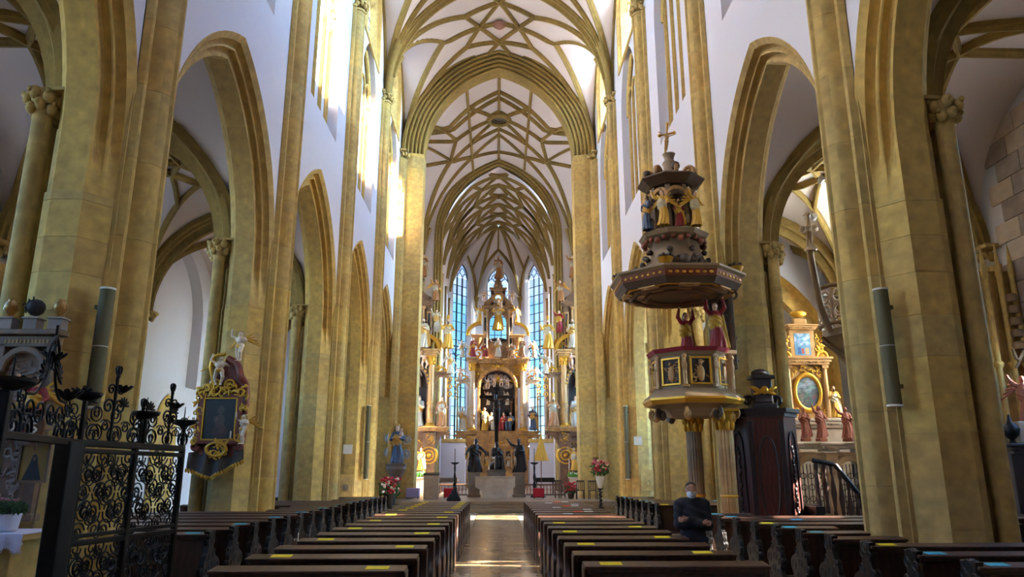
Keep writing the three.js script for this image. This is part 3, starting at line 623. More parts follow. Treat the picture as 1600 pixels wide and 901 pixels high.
for (const s of [-1, 1]) {
  const zs = [], z0 = s < 0 ? 7.55 : 7.85;
  for (let k = 0; k < 17 - (s > 0 ? 0 : 0); k++) zs.push(z0 + k * 1.065);
  zs.forEach((z, k) => {
    const mk = [];
    if (s < 0) { if (k < 12) mk.push([k % 2 ? -2.35 : -1.14, 'yellow']); else mk.push([-1.1, 'yellow'], [-2.3, 'yellow']); }
    else if (k < 7) mk.push([k % 2 ? 2.35 : 1.14, 'yellow']); else if (k > 8) { mk.push([1.6 + (k % 3) * 0.35, ['white', 'orange', 'white'][k % 3]]); if (k % 3 === 1) mk.push([2.2, 'white']); }
    pew(1.85, 0, s * 1.79, z, mk, `brown middle pew, ${ordinal(zs.length - 1 - k)} from the chancel steps, ${s < 0 ? 'painting' : 'pulpit'} side of aisle`, s < 0 ? 'middle pews on the painting side' : 'middle pews on the pulpit side');
  });
  const side = []; for (let z = s < 0 ? 11.9 : 7.7, k = 0; z < 31; z += 1.065, k++) side.push(z);
  side.forEach((z, k) => {
    const nearPier = S.some((q) => Math.abs(z - q) < 1.75), pulpit = s > 0 && z > 16.4 && z < 22.5;
    const x0 = s < 0 ? 4.35 : 4.7, x1 = pulpit ? 5.0 + (z < 17.3 ? 0.75 : 0) : nearPier ? 5.75 : s < 0 ? 9.2 : 9.6;
    if (x1 - x0 < 0.7) return;
    const mk = s < 0 ? (k % 2 ? [] : [[-4.62, 'blue']]) : [[k % 4 === 3 ? 5.9 : 4.95, k % 4 === 2 ? 'yellow' : 'blue'], ...(x1 > 7 && k % 2 ? [[7.4, k === 4 ? 'yellow' : 'blue']] : [])].filter((m) => m[0] < x1 - 0.2);
    pew(x1 - x0, -s, s * (x0 + x1) / 2, z, mk, `black carved-end side pew, ${ordinal(side.length - 1 - k)} from the chancel, by the ${s < 0 ? 'painting' : 'pulpit'} piers`, s < 0 ? 'side pews on the painting side' : 'side pews on the pulpit side');
  });
}
// pews of the south aisle, seen past the near pier
for (let k = 0; k < 5; k++) pew(2.6, -1, 11.6, 12.6 + k * 1.065, k < 2 ? [[10.7, 'blue']] : [], `black carved-end pew in the south aisle, ${ordinal(4 - k)} from the wooden screen`, 'south aisle pews');
{ // unseen organ gallery behind the viewer, placed to darken west-facing pier sides
  const t = thing('unseen_organ_gallery', 'unseen dark organ gallery behind the viewer, darkening the west faces of the piers', 'gallery', [0, 0, 6]);
  obj('floor_slab', boxUV(bx(12.2, 0.5, 4.6, 0, 7.2, -1.2)), woodDark, t); obj('parapet', boxUV(bx(12.2, 1.2, 0.25, 0, 8.0, -3.4)), woodDark, t);
  obj('unseen_organ_case', boxUV(M([bx(3.2, 11, 1.6, -3.8, 13, 0), bx(3.2, 11, 1.6, 3.8, 13, 0), bx(4.2, 7, 1.4, 0, 11, 0)])), woodDark, t);
  for (let i = 0; i < 18; i++) { const x = -5.1 + i * 0.6, h = Math.abs(x) > 2.2 ? 7 : 4; obj('unseen_organ_pipe', cyl(0.16, 0.16, h, x, 9.5, -1.0, 8), silverPipe, t); }
}
// ================================================================ figures: smooth bodies meshed from joints
const lenv = (x, y, z) => Math.sqrt(x * x + y * y + z * z);
function capD(p, a, b, ra, rb2) {
  const bx_ = b[0] - a[0], by = b[1] - a[1], bz = b[2] - a[2], px = p[0] - a[0], py = p[1] - a[1], pz = p[2] - a[2];
  const t = clamp((px * bx_ + py * by + pz * bz) / (bx_ * bx_ + by * by + bz * bz + 1e-9), 0, 1);
  return lenv(px - bx_ * t, py - by * t, pz - bz * t) - (ra + (rb2 - ra) * t);
}
const ellD = (p, c, r) => { const x = (p[0] - c[0]) / r[0], y = (p[1] - c[1]) / r[1], z = (p[2] - c[2]) / r[2], k = lenv(x, y, z); return (k - 1) * Math.min(r[0], r[1], r[2]); };
const smin = (a, b, k) => { const h = clamp(0.5 + 0.5 * (b - a) / k, 0, 1); return b + (a - b) * h - k * h * (1 - h); };
function sdfMesh(f, lo, hi, res, colour) {
  const mc = new MarchingCubes(res, plaster, false, false, 200000);
  mc.isolation = 0;
  const n = mc.size, hs = n / 2, p = [0, 0, 0];
  for (let k = 0; k < n; k++) for (let j = 0; j < n; j++) for (let i = 0; i < n; i++) {
    p[0] = lo[0] + (hi[0] - lo[0]) * i / n; p[1] = lo[1] + (hi[1] - lo[1]) * j / n; p[2] = lo[2] + (hi[2] - lo[2]) * k / n;
    mc.field[i + j * n + k * n * n] = -f(p);
  }
  mc.update();
  const cnt = mc.count, pos = new Float32Array(cnt * 3);
  for (let i = 0; i < cnt; i++) for (let c = 0; c < 3; c++) pos[i * 3 + c] = lo[c] + (hi[c] - lo[c]) * (mc.positionArray[i * 3 + c] + 1) / 2;
  let g = new THREE.BufferGeometry();
  g.setAttribute('position', new THREE.BufferAttribute(pos, 3));
  g = mergeVertices(g, 1e-4);
  // outward winding
  g.computeVertexNormals();
  let out = 0; const P = g.attributes.position, N = g.attributes.normal;
  for (let i = 0; i < P.count; i += 7) { const q = [P.getX(i) + N.getX(i) * 0.01, P.getY(i) + N.getY(i) * 0.01, P.getZ(i) + N.getZ(i) * 0.01]; out += f(q) > 0 ? 1 : -1; }
  if (out < 0) { const ix = g.index.array; for (let i = 0; i < ix.length; i += 3) { const q = ix[i + 1]; ix[i + 1] = ix[i + 2]; ix[i + 2] = q; } g.computeVertexNormals(); }
  if (colour) { const C = new Float32Array(P.count * 3); for (let i = 0; i < P.count; i++) C.set(colour([P.getX(i), P.getY(i), P.getZ(i)]), i * 3); g.setAttribute('color', new THREE.BufferAttribute(C, 3)); }
  g.setAttribute('uv', new THREE.BufferAttribute(new Float32Array(P.count * 2), 2));
  return g;
}
// draped standing or seated figure, 1.8 m tall, facing +z. o: arms [[shoulder side, elbow, hand], ...], lean, seat, bare
function figureField(o) {
  const sway = o.sway ?? 0.04, hipY = o.seat ? 0.62 : 0.98, top = o.seat ? -0.36 : 0, hx = (o.head ?? 0);
  const prim = [], add = (kind, d) => prim.push([kind, d]);
  if (!o.bare) {
    add('robe', (p) => {                                     // skirt with folds
      if (o.seat) return 9;
      const t = clamp(p[1] / 1.05, 0, 1), cx = sway * sin(t * PI), a = Math.atan2(p[2], p[0] - cx), r = (0.29 - 0.13 * t + (o.wide ?? 0) * (1 - t)) * (1 + 0.09 * (1 - t * 0.7) * sin(a * 9 + p[1] * 2 + (o.ph ?? 0)) + 0.06 * sin(a * 5 - p[1] * 4));
      return Math.max((Math.hypot(p[0] - cx, (p[2]) * 1.18) - r) * 0.8, p[1] - 1.05, 0.01 - p[1]);
    });
    if (o.seat) { for (const s of [-1, 1]) { add('robe', (p) => capD(p, [s * 0.1, 0.6, 0], [s * 0.14, 0.6, 0.4], 0.14, 0.12)); add('robe', (p) => capD(p, [s * 0.14, 0.58, 0.4], [s * 0.15, 0.06, 0.42], 0.12, 0.14) + 0.012 * sin(p[0] * 60)); } }
    add('mantle', (p) => { const q = [p[0] + 0.02, p[1] - (1.08 + top), p[2]], d = ellD(q, [0, 0, 0], [0.25, 0.33, 0.2]); return d + 0.014 * sin(q[1] * 34 + q[0] * 22 + (o.ph ?? 0)); });
    if (o.drape) add('mantle', (p) => capD(p, [o.drape * 0.24, 1.3, -0.05], [o.drape * 0.34, 0.2, -0.02], 0.07, 0.12) + 0.015 * sin(p[0] * 50 + p[1] * 8));
  } else {
    for (const s of [-1, 1]) { add('skin', (p) => capD(p, [s * 0.09, hipY, 0], [s * 0.1 + (o.step ?? 0) * s * 0.05, 0.5, 0.05 + s * (o.step ?? 0) * 0.1], 0.105, 0.07)); add('skin', (p) => capD(p, [s * 0.1 + (o.step ?? 0) * s * 0.05, 0.5, 0.05 + s * (o.step ?? 0) * 0.1], [s * 0.09, 0.06, -0.03 + s * (o.step ?? 0) * 0.05], 0.075, 0.045)); add('skin', (p) => capD(p, [s * 0.09, 0.05, -0.03 + s * (o.step ?? 0) * 0.05], [s * 0.12, 0.035, 0.13 + s * (o.step ?? 0) * 0.05], 0.045, 0.035)); }
    add('mantle', (p) => ellD(p, [0, 0.92, 0], [0.19, 0.14, 0.15]) + 0.01 * sin(p[0] * 45 + p[1] * 30));
  }
  add(o.bare ? 'skin' : 'robe', (p) => ellD(p, [0, 1.3 + top, 0.0], [0.2, 0.25, 0.13]));
  add('skin', (p) => capD(p, [0, 1.45 + top, 0], [hx * 0.5, 1.58 + top, 0.02], 0.06, 0.055));
  add('skin', (p) => ellD(p, [hx, 1.675 + top, 0.035], [0.088, 0.125, 0.105]));
  add('skin', (p) => capD(p, [hx, 1.69 + top, 0.13], [hx, 1.655 + top, 0.152], 0.012, 0.018));
  if (o.beard) add('hair', (p) => ellD(p, [hx, 1.57 + top, 0.1], [0.055, 0.1, 0.05]));
  add('hair', (p) => Math.max(ellD(p, [hx, 1.71 + top, 0.0], [0.104, 0.125, 0.115]), p[2] - 0.07));
  if (o.hairlong) add('hair', (p) => capD(p, [hx, 1.65 + top, -0.06], [0, 1.4 + top, -0.12], 0.09, 0.06));
  if (o.hat === 'mitre') add('hat', (p) => ellD(p, [hx, 1.9 + top, 0.02], [0.1, 0.2, 0.07]));
  if (o.hat === 'crown') add('hat', (p) => Math.max(Math.abs(Math.hypot(p[0] - hx, p[2] - 0.01) - 0.1) - 0.018, Math.abs(p[1] - 1.82 - top) - 0.05 - 0.03 * sin(Math.atan2(p[2] - 0.01, p[0] - hx) * 6)));
  for (const [s, e, h] of o.arms) {
    const e2 = [e[0], e[1] + top, e[2]], h2 = [h[0], h[1] + top, h[2]], k = o.bare ? 'skin' : 'robe';
    add(k, (p) => capD(p, [s * 0.19, 1.42 + top, 0], e2, o.bare ? 0.06 : 0.085, o.bare ? 0.045 : 0.075)); add(k, (p) => capD(p, e2, [e2[0] + (h2[0] - e2[0]) * 0.8, e2[1] + (h2[1] - e2[1]) * 0.8, e2[2] + (h2[2] - e2[2]) * 0.8], o.bare ? 0.045 : 0.075, o.bare ? 0.033 : 0.05));
    const dx = h2[0] - e2[0], dy = h2[1] - e2[1], dz = h2[2] - e2[2], L = lenv(dx, dy, dz), u = [dx / L, dy / L, dz / L];
    add('skin', (p) => capD(p, [h2[0] - u[0] * 0.05, h2[1] - u[1] * 0.05, h2[2] - u[2] * 0.05], [h2[0] + u[0] * 0.03, h2[1] + u[1] * 0.03, h2[2] + u[2] * 0.03], 0.035, 0.03));
    for (let q = -1.5; q < 2; q++) add('skin', (p) => capD(p, [h2[0] + q * 0.017 * (Math.abs(u[0]) > 0.8 ? 0 : 1), h2[1] + q * 0.017 * (Math.abs(u[0]) > 0.8 ? 1 : 0), h2[2]], [h2[0] + u[0] * 0.1 + q * 0.024 * (Math.abs(u[0]) > 0.8 ? 0 : 1), h2[1] + u[1] * 0.1 + q * 0.024 * (Math.abs(u[0]) > 0.8 ? 1 : 0), h2[2] + u[2] * 0.1 + 0.01], 0.011, 0.008));
    add('skin', (p) => capD(p, h2, [h2[0] + s * -0.045, h2[1] + u[1] * 0.05 + 0.02, h2[2] + u[2] * 0.05], 0.013, 0.01));
  }
  if (o.wings) for (const s of [-1, 1]) for (let k = 0; k < 5; k++) add('wing', (p) => capD(p, [s * 0.08, 1.4 + top, -0.14], [s * (0.34 + k * 0.1), 1.72 + top - k * 0.2, -0.3 - 0.02 * k], 0.05, 0.035));
  if (o.staff) add('staff', (p) => capD(p, [o.staff, 0.02, 0.2], [o.staff, 1.95, 0.16], 0.018, 0.018));
  if (o.child) { add('skin', (p) => ellD(p, [0.17, 1.38, 0.17], [0.09, 0.13, 0.08])); add('skin', (p) => ellD(p, [0.18, 1.57, 0.19], [0.065, 0.075, 0.065])); }
  return { prim, f: (p) => { let d = 9; for (const q of prim) d = smin(d, q[1](p), 0.03); return d; }, part: (p) => { let m = 9, k = 'robe'; for (const q of prim) { const d = q[1](p); if (d < m) { m = d; k = q[0]; } } return k; } };
}
const C3 = (hex) => new THREE.Color(hex).toArray();
const palettes = {
  gilt: { robe: C3(0xc9962e), mantle: C3(0xb9a888), skin: C3(0xcfa587), hair: C3(0x4d3320), wing: C3(0xc9962e), hat: C3(0xc9962e), staff: C3(0xb9892e) },
  silver: { robe: C3(0xb3a68f), mantle: C3(0xb08236), skin: C3(0xdcb498), hair: C3(0x6b4a2c), wing: C3(0xd8d0c4), hat: C3(0xd9d2c8), staff: C3(0xb9892e) },
  redgold: { robe: C3(0x8e1f24), mantle: C3(0xc8952d), skin: C3(0xd9a987), hair: C3(0x3c2616), wing: C3(0xc8952d), hat: C3(0xc8952d), staff: C3(0x9c7a34) },
  bluegold: { robe: C3(0x44546b), mantle: C3(0xc2913a), skin: C3(0xd9b094), hair: C3(0x46301f), wing: C3(0xd0c9ba), hat: C3(0xc8952d), staff: C3(0x9c7a34) },
  ochre: { robe: C3(0xa06a3a), mantle: C3(0xa99a80), skin: C3(0xd8ae90), hair: C3(0x5c4127), wing: C3(0xc9962e), hat: C3(0xc9962e), staff: C3(0x9c7a34) },
  putto: { robe: C3(0xd8c2aa), mantle: C3(0xc8952d), skin: C3(0xd9c0a8), hair: C3(0x8f6f45), wing: C3(0xc8952d), hat: C3(0xc8952d), staff: C3(0x9c7a34) },
  bronze: 0, terracotta: 0,
};
const polychrome = std({ vertexColors: true, roughness: 0.42, metalness: 0.12 });
const bronze = std({ color: 0x241d1c, roughness: 0.38, metalness: 0.55 });
const terracotta = std({ color: 0x9c5640, roughness: 0.7 });
const A_ = { open: [[-1, [-0.34, 1.2, 0.12], [-0.42, 1.42, 0.28]], [1, [0.33, 1.15, 0.1], [0.3, 1.1, 0.34]]], up: [[-1, [-0.36, 1.5, 0.05], [-0.5, 1.8, 0.1]], [1, [0.32, 1.18, 0.08], [0.28, 1.05, 0.28]]], pray: [[-1, [-0.26, 1.12, 0.1], [-0.04, 1.28, 0.26]], [1, [0.26, 1.12, 0.1], [0.04, 1.28, 0.26]]], hold: [[-1, [-0.3, 1.12, 0.08], [-0.24, 1.2, 0.3]], [1, [0.3, 1.14, 0.06], [0.1, 1.2, 0.24]]], spread: [[-1, [-0.44, 1.4, 0.06], [-0.7, 1.5, 0.12]], [1, [0.44, 1.38, 0.06], [0.7, 1.46, 0.14]]], down: [[-1, [-0.28, 1.12, 0.02], [-0.3, 0.84, 0.14]], [1, [0.3, 1.15, 0.04], [0.2, 1.05, 0.26]]] };
const figKinds = {
  saint: { arms: A_.hold, sway: 0.05, beard: true, staff: -0.3, drape: 1 }, bishop: { arms: A_.open, hat: 'mitre', beard: true, staff: -0.42, wide: 0.05 }, woman: { arms: A_.pray, hairlong: true, sway: -0.05, drape: -1, ph: 1 },
  preacher: { arms: A_.up, sway: 0.05, drape: 1, ph: 2, hairlong: true }, angel: { arms: A_.up, wings: true, sway: 0.06, hairlong: true, ph: 3 }, putto: { arms: [[-1, [-0.36, 1.56, 0.08], [-0.3, 1.84, 0.16]], [1, [0.36, 1.24, 0.1], [0.3, 1.3, 0.34]]], bare: true, wings: true, step: 1.2, chubby: 1, head: 0.04 },
  knight: { arms: A_.down, bare: false, sway: 0.06, ph: 1.5 }, seated: { arms: A_.open, seat: true, beard: true }, kneeler: { arms: A_.pray, seat: true, hairlong: true, ph: 2 }, queen: { arms: A_.hold, hat: 'crown', child: true, hairlong: true, wide: 0.04, ph: 4 }, mourner: { arms: [[-1, [-0.4, 1.25, 0.05], [-0.56, 1.02, 0.12]], [1, [0.42, 1.22, 0.08], [0.6, 1.0, 0.2]]], hairlong: true, wide: 0.09, drape: -1, ph: 5, head: 0.03 }, disciple: { arms: [[-1, [-0.4, 1.5, 0.02], [-0.62, 1.78, 0.1]], [1, [0.3, 1.12, 0.1], [0.14, 1.16, 0.3]]], hairlong: true, wide: 0.06, drape: 1, ph: 2 },
};
const figCache = {};
function figGeo(kind, palette) {
  const key = kind + palette;
  if (figCache[key]) return figCache[key];
  const base = figCache[kind] ??= (() => { const F = figureField(figKinds[kind]); return { F, g: sdfMesh(F.f, [-0.85, -0.02, -0.5], [0.85, 2.14, 0.6], 54) }; })();
  const g = base.g.clone();
  if (palettes[palette]) { const P = g.attributes.position, C = new Float32Array(P.count * 3); for (let i = 0; i < P.count; i++) C.set(palettes[palette][base.F.part([P.getX(i), P.getY(i), P.getZ(i)])], i * 3); g.setAttribute('color', new THREE.BufferAttribute(C, 3)); }
  return figCache[key] = g;
}
const figMat = { bronze, terracotta, white: std({ color: 0xcfc6b8, roughness: 0.6 }) };
function statue(kind, palette, h, pos, turn, label, group, category = 'statue', plinth) {
  const t = thing('statue', label, category, pos, turn, group);
  const m = obj('figure', figGeo(kind, palette), figMat[palette] ?? polychrome, t);
  const k = h / 1.8; m.scale.setScalar(k); if (kind === 'putto') m.scale.set(k * 1.5, k, k * 1.5);
  if (plinth) { obj('plinth', [rb(0.5 * k, 0.1, 0.42 * k, 0, 0.05, 0, 0.02)], plinth, t); m.position.y = 0.1; }
  return t;
}
// ---------------------------------------------------------------- the visitor standing between the pews
{
  const t = thing('person', 'man with face mask, glasses and dark sweater standing with folded arms among pews', 'person', [2.87, 0, -11.25], -0.12);
  const sh = 1.40, skinC = C3(0xc08a70), legs = [[-1], [1]];
  const torso = [(p) => ellD(p, [0, 1.22, 0], [0.175, 0.3, 0.12]), (p) => ellD(p, [0, 0.98, 0], [0.165, 0.16, 0.12]), (p) => capD(p, [-0.15, sh, -0.01], [0.15, sh, -0.01], 0.075, 0.075)];
  const arms = [
    (p) => capD(p, [-0.185, sh - 0.01, 0], [-0.215, 1.12, 0.06], 0.068, 0.052), (p) => capD(p, [-0.215, 1.12, 0.06], [0.08, 1.14, 0.2], 0.052, 0.036),
    (p) => capD(p, [0.185, sh - 0.01, 0], [0.215, 1.11, 0.06], 0.068, 0.052), (p) => capD(p, [0.215, 1.11, 0.06], [-0.07, 1.19, 0.185], 0.052, 0.036)];
  const lg = [-1, 1].flatMap((s) => [(p) => capD(p, [s * 0.095, 0.92, 0], [s * 0.11, 0.48, 0.02], 0.1, 0.068), (p) => capD(p, [s * 0.11, 0.48, 0.02], [s * 0.115, 0.09, -0.02], 0.066, 0.045), (p) => capD(p, [s * 0.115, 0.05, -0.04], [s * 0.13, 0.04, 0.15], 0.045, 0.036)]);
  const u = (list, k) => (p) => { let d = 9; for (const q of list) d = smin(d, q(p), k); return d; };
  const neck = (p) => capD(p, [0, 1.4, -0.01], [0, 1.52, 0.01], 0.058, 0.055);
  const bodyF = u([...torso, ...arms, ...lg, neck, (p) => ellD(p, [0, 1.595, 0.02], [0.074, 0.112, 0.092])], 0.03);
  // head on a finer grid, hands on theirs
  const headF = u([neck, (p) => ellD(p, [0, 1.62, 0.0], [0.075, 0.092, 0.095]), (p) => ellD(p, [0, 1.55, 0.035], [0.056, 0.07, 0.06]), (p) => capD(p, [0, 1.61, 0.09], [0, 1.575, 0.112], 0.011, 0.016), (p) => ellD(p, [0.034, 1.63, 0.083], [0.02, 0.009, 0.012]), (p) => ellD(p, [-0.034, 1.63, 0.083], [0.02, 0.009, 0.012]), (p) => ellD(p, [0.078, 1.6, 0], [0.012, 0.032, 0.02]), (p) => ellD(p, [-0.078, 1.6, 0], [0.012, 0.032, 0.02])], 0.014);
  const hand = (x, y, z, s) => u([(p) => capD(p, [x, y, z], [x + s * 0.06, y + 0.005, z + 0.005], 0.03, 0.028), ...[-1.5, -0.5, 0.5, 1.5].flatMap((q) => [(p) => capD(p, [x + s * 0.07, y + q * 0.018, z + 0.006], [x + s * 0.11, y + q * 0.019, z - 0.004], 0.0095, 0.009), (p) => capD(p, [x + s * 0.11, y + q * 0.019, z - 0.004], [x + s * (0.135 - Math.abs(q) * 0.006), y + q * 0.018, z - 0.03], 0.009, 0.008)]), (p) => capD(p, [x + s * 0.02, y + 0.025, z + 0.01], [x + s * 0.07, y + 0.05, z + 0.015], 0.012, 0.009)], 0.006);
  const body = obj('body', M([sdfMesh(bodyF, [-0.38, -0.02, -0.22], [0.38, 1.72, 0.3], 84), sdfMesh(headF, [-0.12, 1.44, -0.14], [0.12, 1.74, 0.16], 60), sdfMesh(hand(0.1, 1.145, 0.208, 1), [0.02, 1.06, 0.13], [0.28, 1.24, 0.27], 40), sdfMesh(hand(-0.09, 1.195, 0.19, -1), [-0.28, 1.1, 0.11], [0.0, 1.28, 0.26], 40)].map((g) => g)), std({ color: 0xb98468, roughness: 0.6 }), t);
  obj('sweater', sdfMesh((p) => Math.max(u([...torso, ...arms.map((a) => a)], 0.03)(p) - 0.014 + 0.004 * sin(p[1] * 60 + p[0] * 25), 0.9 - p[1], Math.abs(p[0] - 0.0) < 0.13 && p[2] > 0.16 && p[1] > 1.1 && p[1] < 1.24 ? -9 : -9), [-0.4, 0.86, -0.2], [0.4, 1.52, 0.3], 64), std({ color: 0x26262f, roughness: 0.9 }), body);
  obj('trousers', sdfMesh((p) => Math.max(u([...lg, torso[1]], 0.03)(p) - 0.012, p[1] - 0.97, 0.09 - p[1]), [-0.3, 0.0, -0.2], [0.3, 1.0, 0.25], 48), std({ color: 0x2c3550, roughness: 0.85 }), body);
  obj('hair', sdfMesh((p) => Math.max(ellD(p, [0, 1.638, -0.012], [0.083, 0.085, 0.102]), 1.6 - p[1] - (p[2] < 0 ? 0.08 : 0), p[2] - 0.06 + (p[1] < 1.66 ? 0.05 : 0)), [-0.12, 1.48, -0.15], [0.12, 1.76, 0.12], 36), std({ color: 0x35261f, roughness: 0.8 }), body);
  obj('mask', [sdfMesh((p) => Math.max(Math.abs(u([(q) => ellD(q, [0, 1.555, 0.04], [0.066, 0.078, 0.072])], 0.01)(p)) - 0.004, p[1] - 1.598, 1.485 - p[1], 0.03 - p[2]), [-0.1, 1.46, -0.02], [0.1, 1.64, 0.15], 40), ...[-1, 1].map((s) => bar([s * 0.062, 1.585, 0.05], [s * 0.082, 1.61, -0.005], 0.002))], std({ color: 0xdfe6ee, roughness: 0.85 }), body);
  obj('glasses', [-1, 1].flatMap((s) => [new THREE.TorusGeometry(0.023, 0.0028, 5, 14).translate(s * 0.032, 1.625, 0.1), bar([s * 0.055, 1.63, 0.095], [s * 0.082, 1.62, 0.0], 0.0025)]).concat([bar([-0.01, 1.628, 0.103], [0.01, 1.628, 0.103], 0.0025)]), std({ color: 0x17171a, roughness: 0.4 }), body);
}
// ================================================================ altars
const paintedTex = (a, b) => dataTex(256, (i) => mix3(a, b, clamp(nF[i] * 1.8 - 0.4, 0, 1)), true, 0.8);
const gold = std({ color: 0xd09a34, roughness: 0.34, metalness: 0.65 });
const giltWood = std({ map: paintedTex([0.80, 0.62, 0.38], [0.60, 0.43, 0.25]), roughness: 0.45, metalness: 0.15 });
const warmWood = std({ map: paintedTex([0.66, 0.51, 0.35], [0.50, 0.37, 0.25]), roughness: 0.5 });
const paleWood = std({ map: paintedTex([0.80, 0.68, 0.53], [0.68, 0.54, 0.40]), roughness: 0.5 });
const brownWood = std({ map: paintedTex([0.52, 0.38, 0.26], [0.36, 0.25, 0.175]), roughness: 0.5 });
const darkRelief = std({ map: paintedTex([0.21, 0.17, 0.16], [0.13, 0.10, 0.10]), roughness: 0.7 });
const whitePaint = std({ color: 0xd9d2c6, roughness: 0.55 });
const marbleCream = std({ map: paintedTex([0.80, 0.72, 0.63], [0.70, 0.61, 0.52]), roughness: 0.4 });
const silverMat = std({ color: 0xb9bcc0, roughness: 0.35, metalness: 0.7 });
const half = (pts) => [...pts, ...pts.slice().reverse().map(([x, y]) => [-x, y])];
// column with base, shaft (banded lower third) and leaf capital; stands on y
function column(parent, x, y, z, h, r, shaftM, trimM, fl = 0) {
  const c = new THREE.Group(); c.name = 'column'; c.position.set(x, y, z); parent.add(c);
  const cap = r * 2.6, base = r * 1.1;
  obj('base', [rb(r * 3, base * 0.35, r * 3, 0, base * 0.18, 0, 0.02), lathe([[r * 1.4, base * 0.35], [r * 1.45, base * 0.55], [r * 1.15, base * 0.7], [r * 1.25, base * 0.85], [r * 1.02, base]], 14)], trimM, c);
  if (fl) { const pts = []; for (let i = 0; i < 64; i++) { const a = i / 64 * 2 * PI, q = r * (1 - 0.09 * Math.abs(sin(a * fl / 2))); pts.push([q * cos(a), q * sin(a)]); } const g = clean(prism(pts, base, h - base - cap)); obj('shaft', g, shaftM, c); }
  else obj('shaft', lathe([[r, base], [r * 1.02, base + (h - base) * 0.3], [r * 0.84, h - cap]], 16), shaftM, c);
  const band = [lathe([[r * 1.02, 0], [r * 1.12, 0.03], [r * 1.02, 0.06]], 14, 0, base + (h - base) * 0.3, 0)];
  if (!fl) for (let i = 0; i < 10; i++) { const a = i * 2.4, yy = base + (h - base) * 0.03 * (i + 0.5); band.push(ell(r * 0.28, r * 0.36, r * 0.28, r * 0.92 * cos(a), yy, r * 0.92 * sin(a), 6)); }
  obj('band', band, trimM, c);
  const lv = []; for (let k = 0; k < 2; k++) for (let i = 0; i < 8; i++) { const a = (i + k * 0.5) / 8 * 2 * PI, q = r * (1.0 + k * 0.15); lv.push(ell(r * 0.3, cap * 0.26, r * 0.2, q * cos(a), h - cap + cap * (0.25 + k * 0.35), q * sin(a), 6), ell(r * 0.16, r * 0.14, r * 0.16, q * 1.22 * cos(a), h - cap + cap * (0.42 + k * 0.35), q * 1.22 * sin(a), 5)); }
  obj('capital', [lathe([[r * 0.86, h - cap], [r * 0.92, h - cap * 0.7], [r * 1.3, h - cap * 0.12]], 12), rb(r * 2.9, cap * 0.14, r * 2.9, 0, h - cap * 0.07, 0, 0.01), ...lv], trimM, c);
  return c;
}
// stepped cornice running along x, breaking forward; y is its underside
const cornice = (w, d, h, x, y, z) => [rb(w - h * 0.9, h * 0.34, d - h * 0.5, x, y + h * 0.17, z, 0.015), rb(w - h * 0.4, h * 0.3, d - h * 0.2, x, y + h * 0.48, z, 0.02), rb(w, h * 0.3, d, x, y + h * 0.8, z, 0.02), ...Array.from({ length: Math.max(2, Math.round(w / 0.3)) }, (_, i, a = Math.max(2, Math.round(w / 0.3))) => bx(0.1, h * 0.16, 0.1, x - w / 2 + h * 0.5 + (w - h) * (i + 0.5) / a, y + h * 0.3, z + d / 2 - h * 0.28))];
// carved foliage and strapwork filling an area w x h on the plane z
function carving(w, h, x, y, z, n, r = 0.12) {
  const g = [];
  for (let i = 0; i < n; i++) {
    const px = x + rr(-0.5, 0.5) * w, py = y + rr(-0.5, 0.5) * h, q = rr(0.6, 1.1) * r;
    if (i % 3 === 0) g.push(new THREE.TorusGeometry(q * 0.7, q * 0.24, 5, 10, rr(3.5, 6)).rotateZ(rr(0, 6)).translate(px, py, z + q * 0.2));
    else g.push(rotZ(ell(q * 0.34, q * 0.9, q * 0.3, 0, 0, 0, 6), rr(0, 3)).translate(px, py, z + q * 0.15));
  }
  return g;
}
const cherub = (x, y, z, k = 1) => [sph(0.13 * k, x, y, z, 8), ...[-1, 1].flatMap((s) => [rotZ(ell(0.2 * k, 0.07 * k, 0.05 * k, 0, 0, 0, 7), s * 0.5).translate(x + s * 0.24 * k, y + 0.02 * k, z - 0.03 * k), rotZ(ell(0.15 * k, 0.05 * k, 0.05 * k, 0, 0, 0, 6), s * -0.2).translate(x + s * 0.22 * k, y - 0.1 * k, z - 0.03 * k)])];
const nicheArch = (w, y0, ys, d) => { const p = [[-w, y0], [w, y0]]; for (let i = 0; i <= 12; i++) { const a = PI * i / 12; p.push([w * cos(a), ys + w * sin(a)]); } return ext(shp(p), d); };
const archBand = (w, ww, ys, d, z) => { const s = new THREE.Shape(); s.absarc(0, ys, w + ww, 0, PI, false); s.absarc(0, ys, w, PI, 0, true); return T(ext(s, d, 0.02), 0, 0, z); };
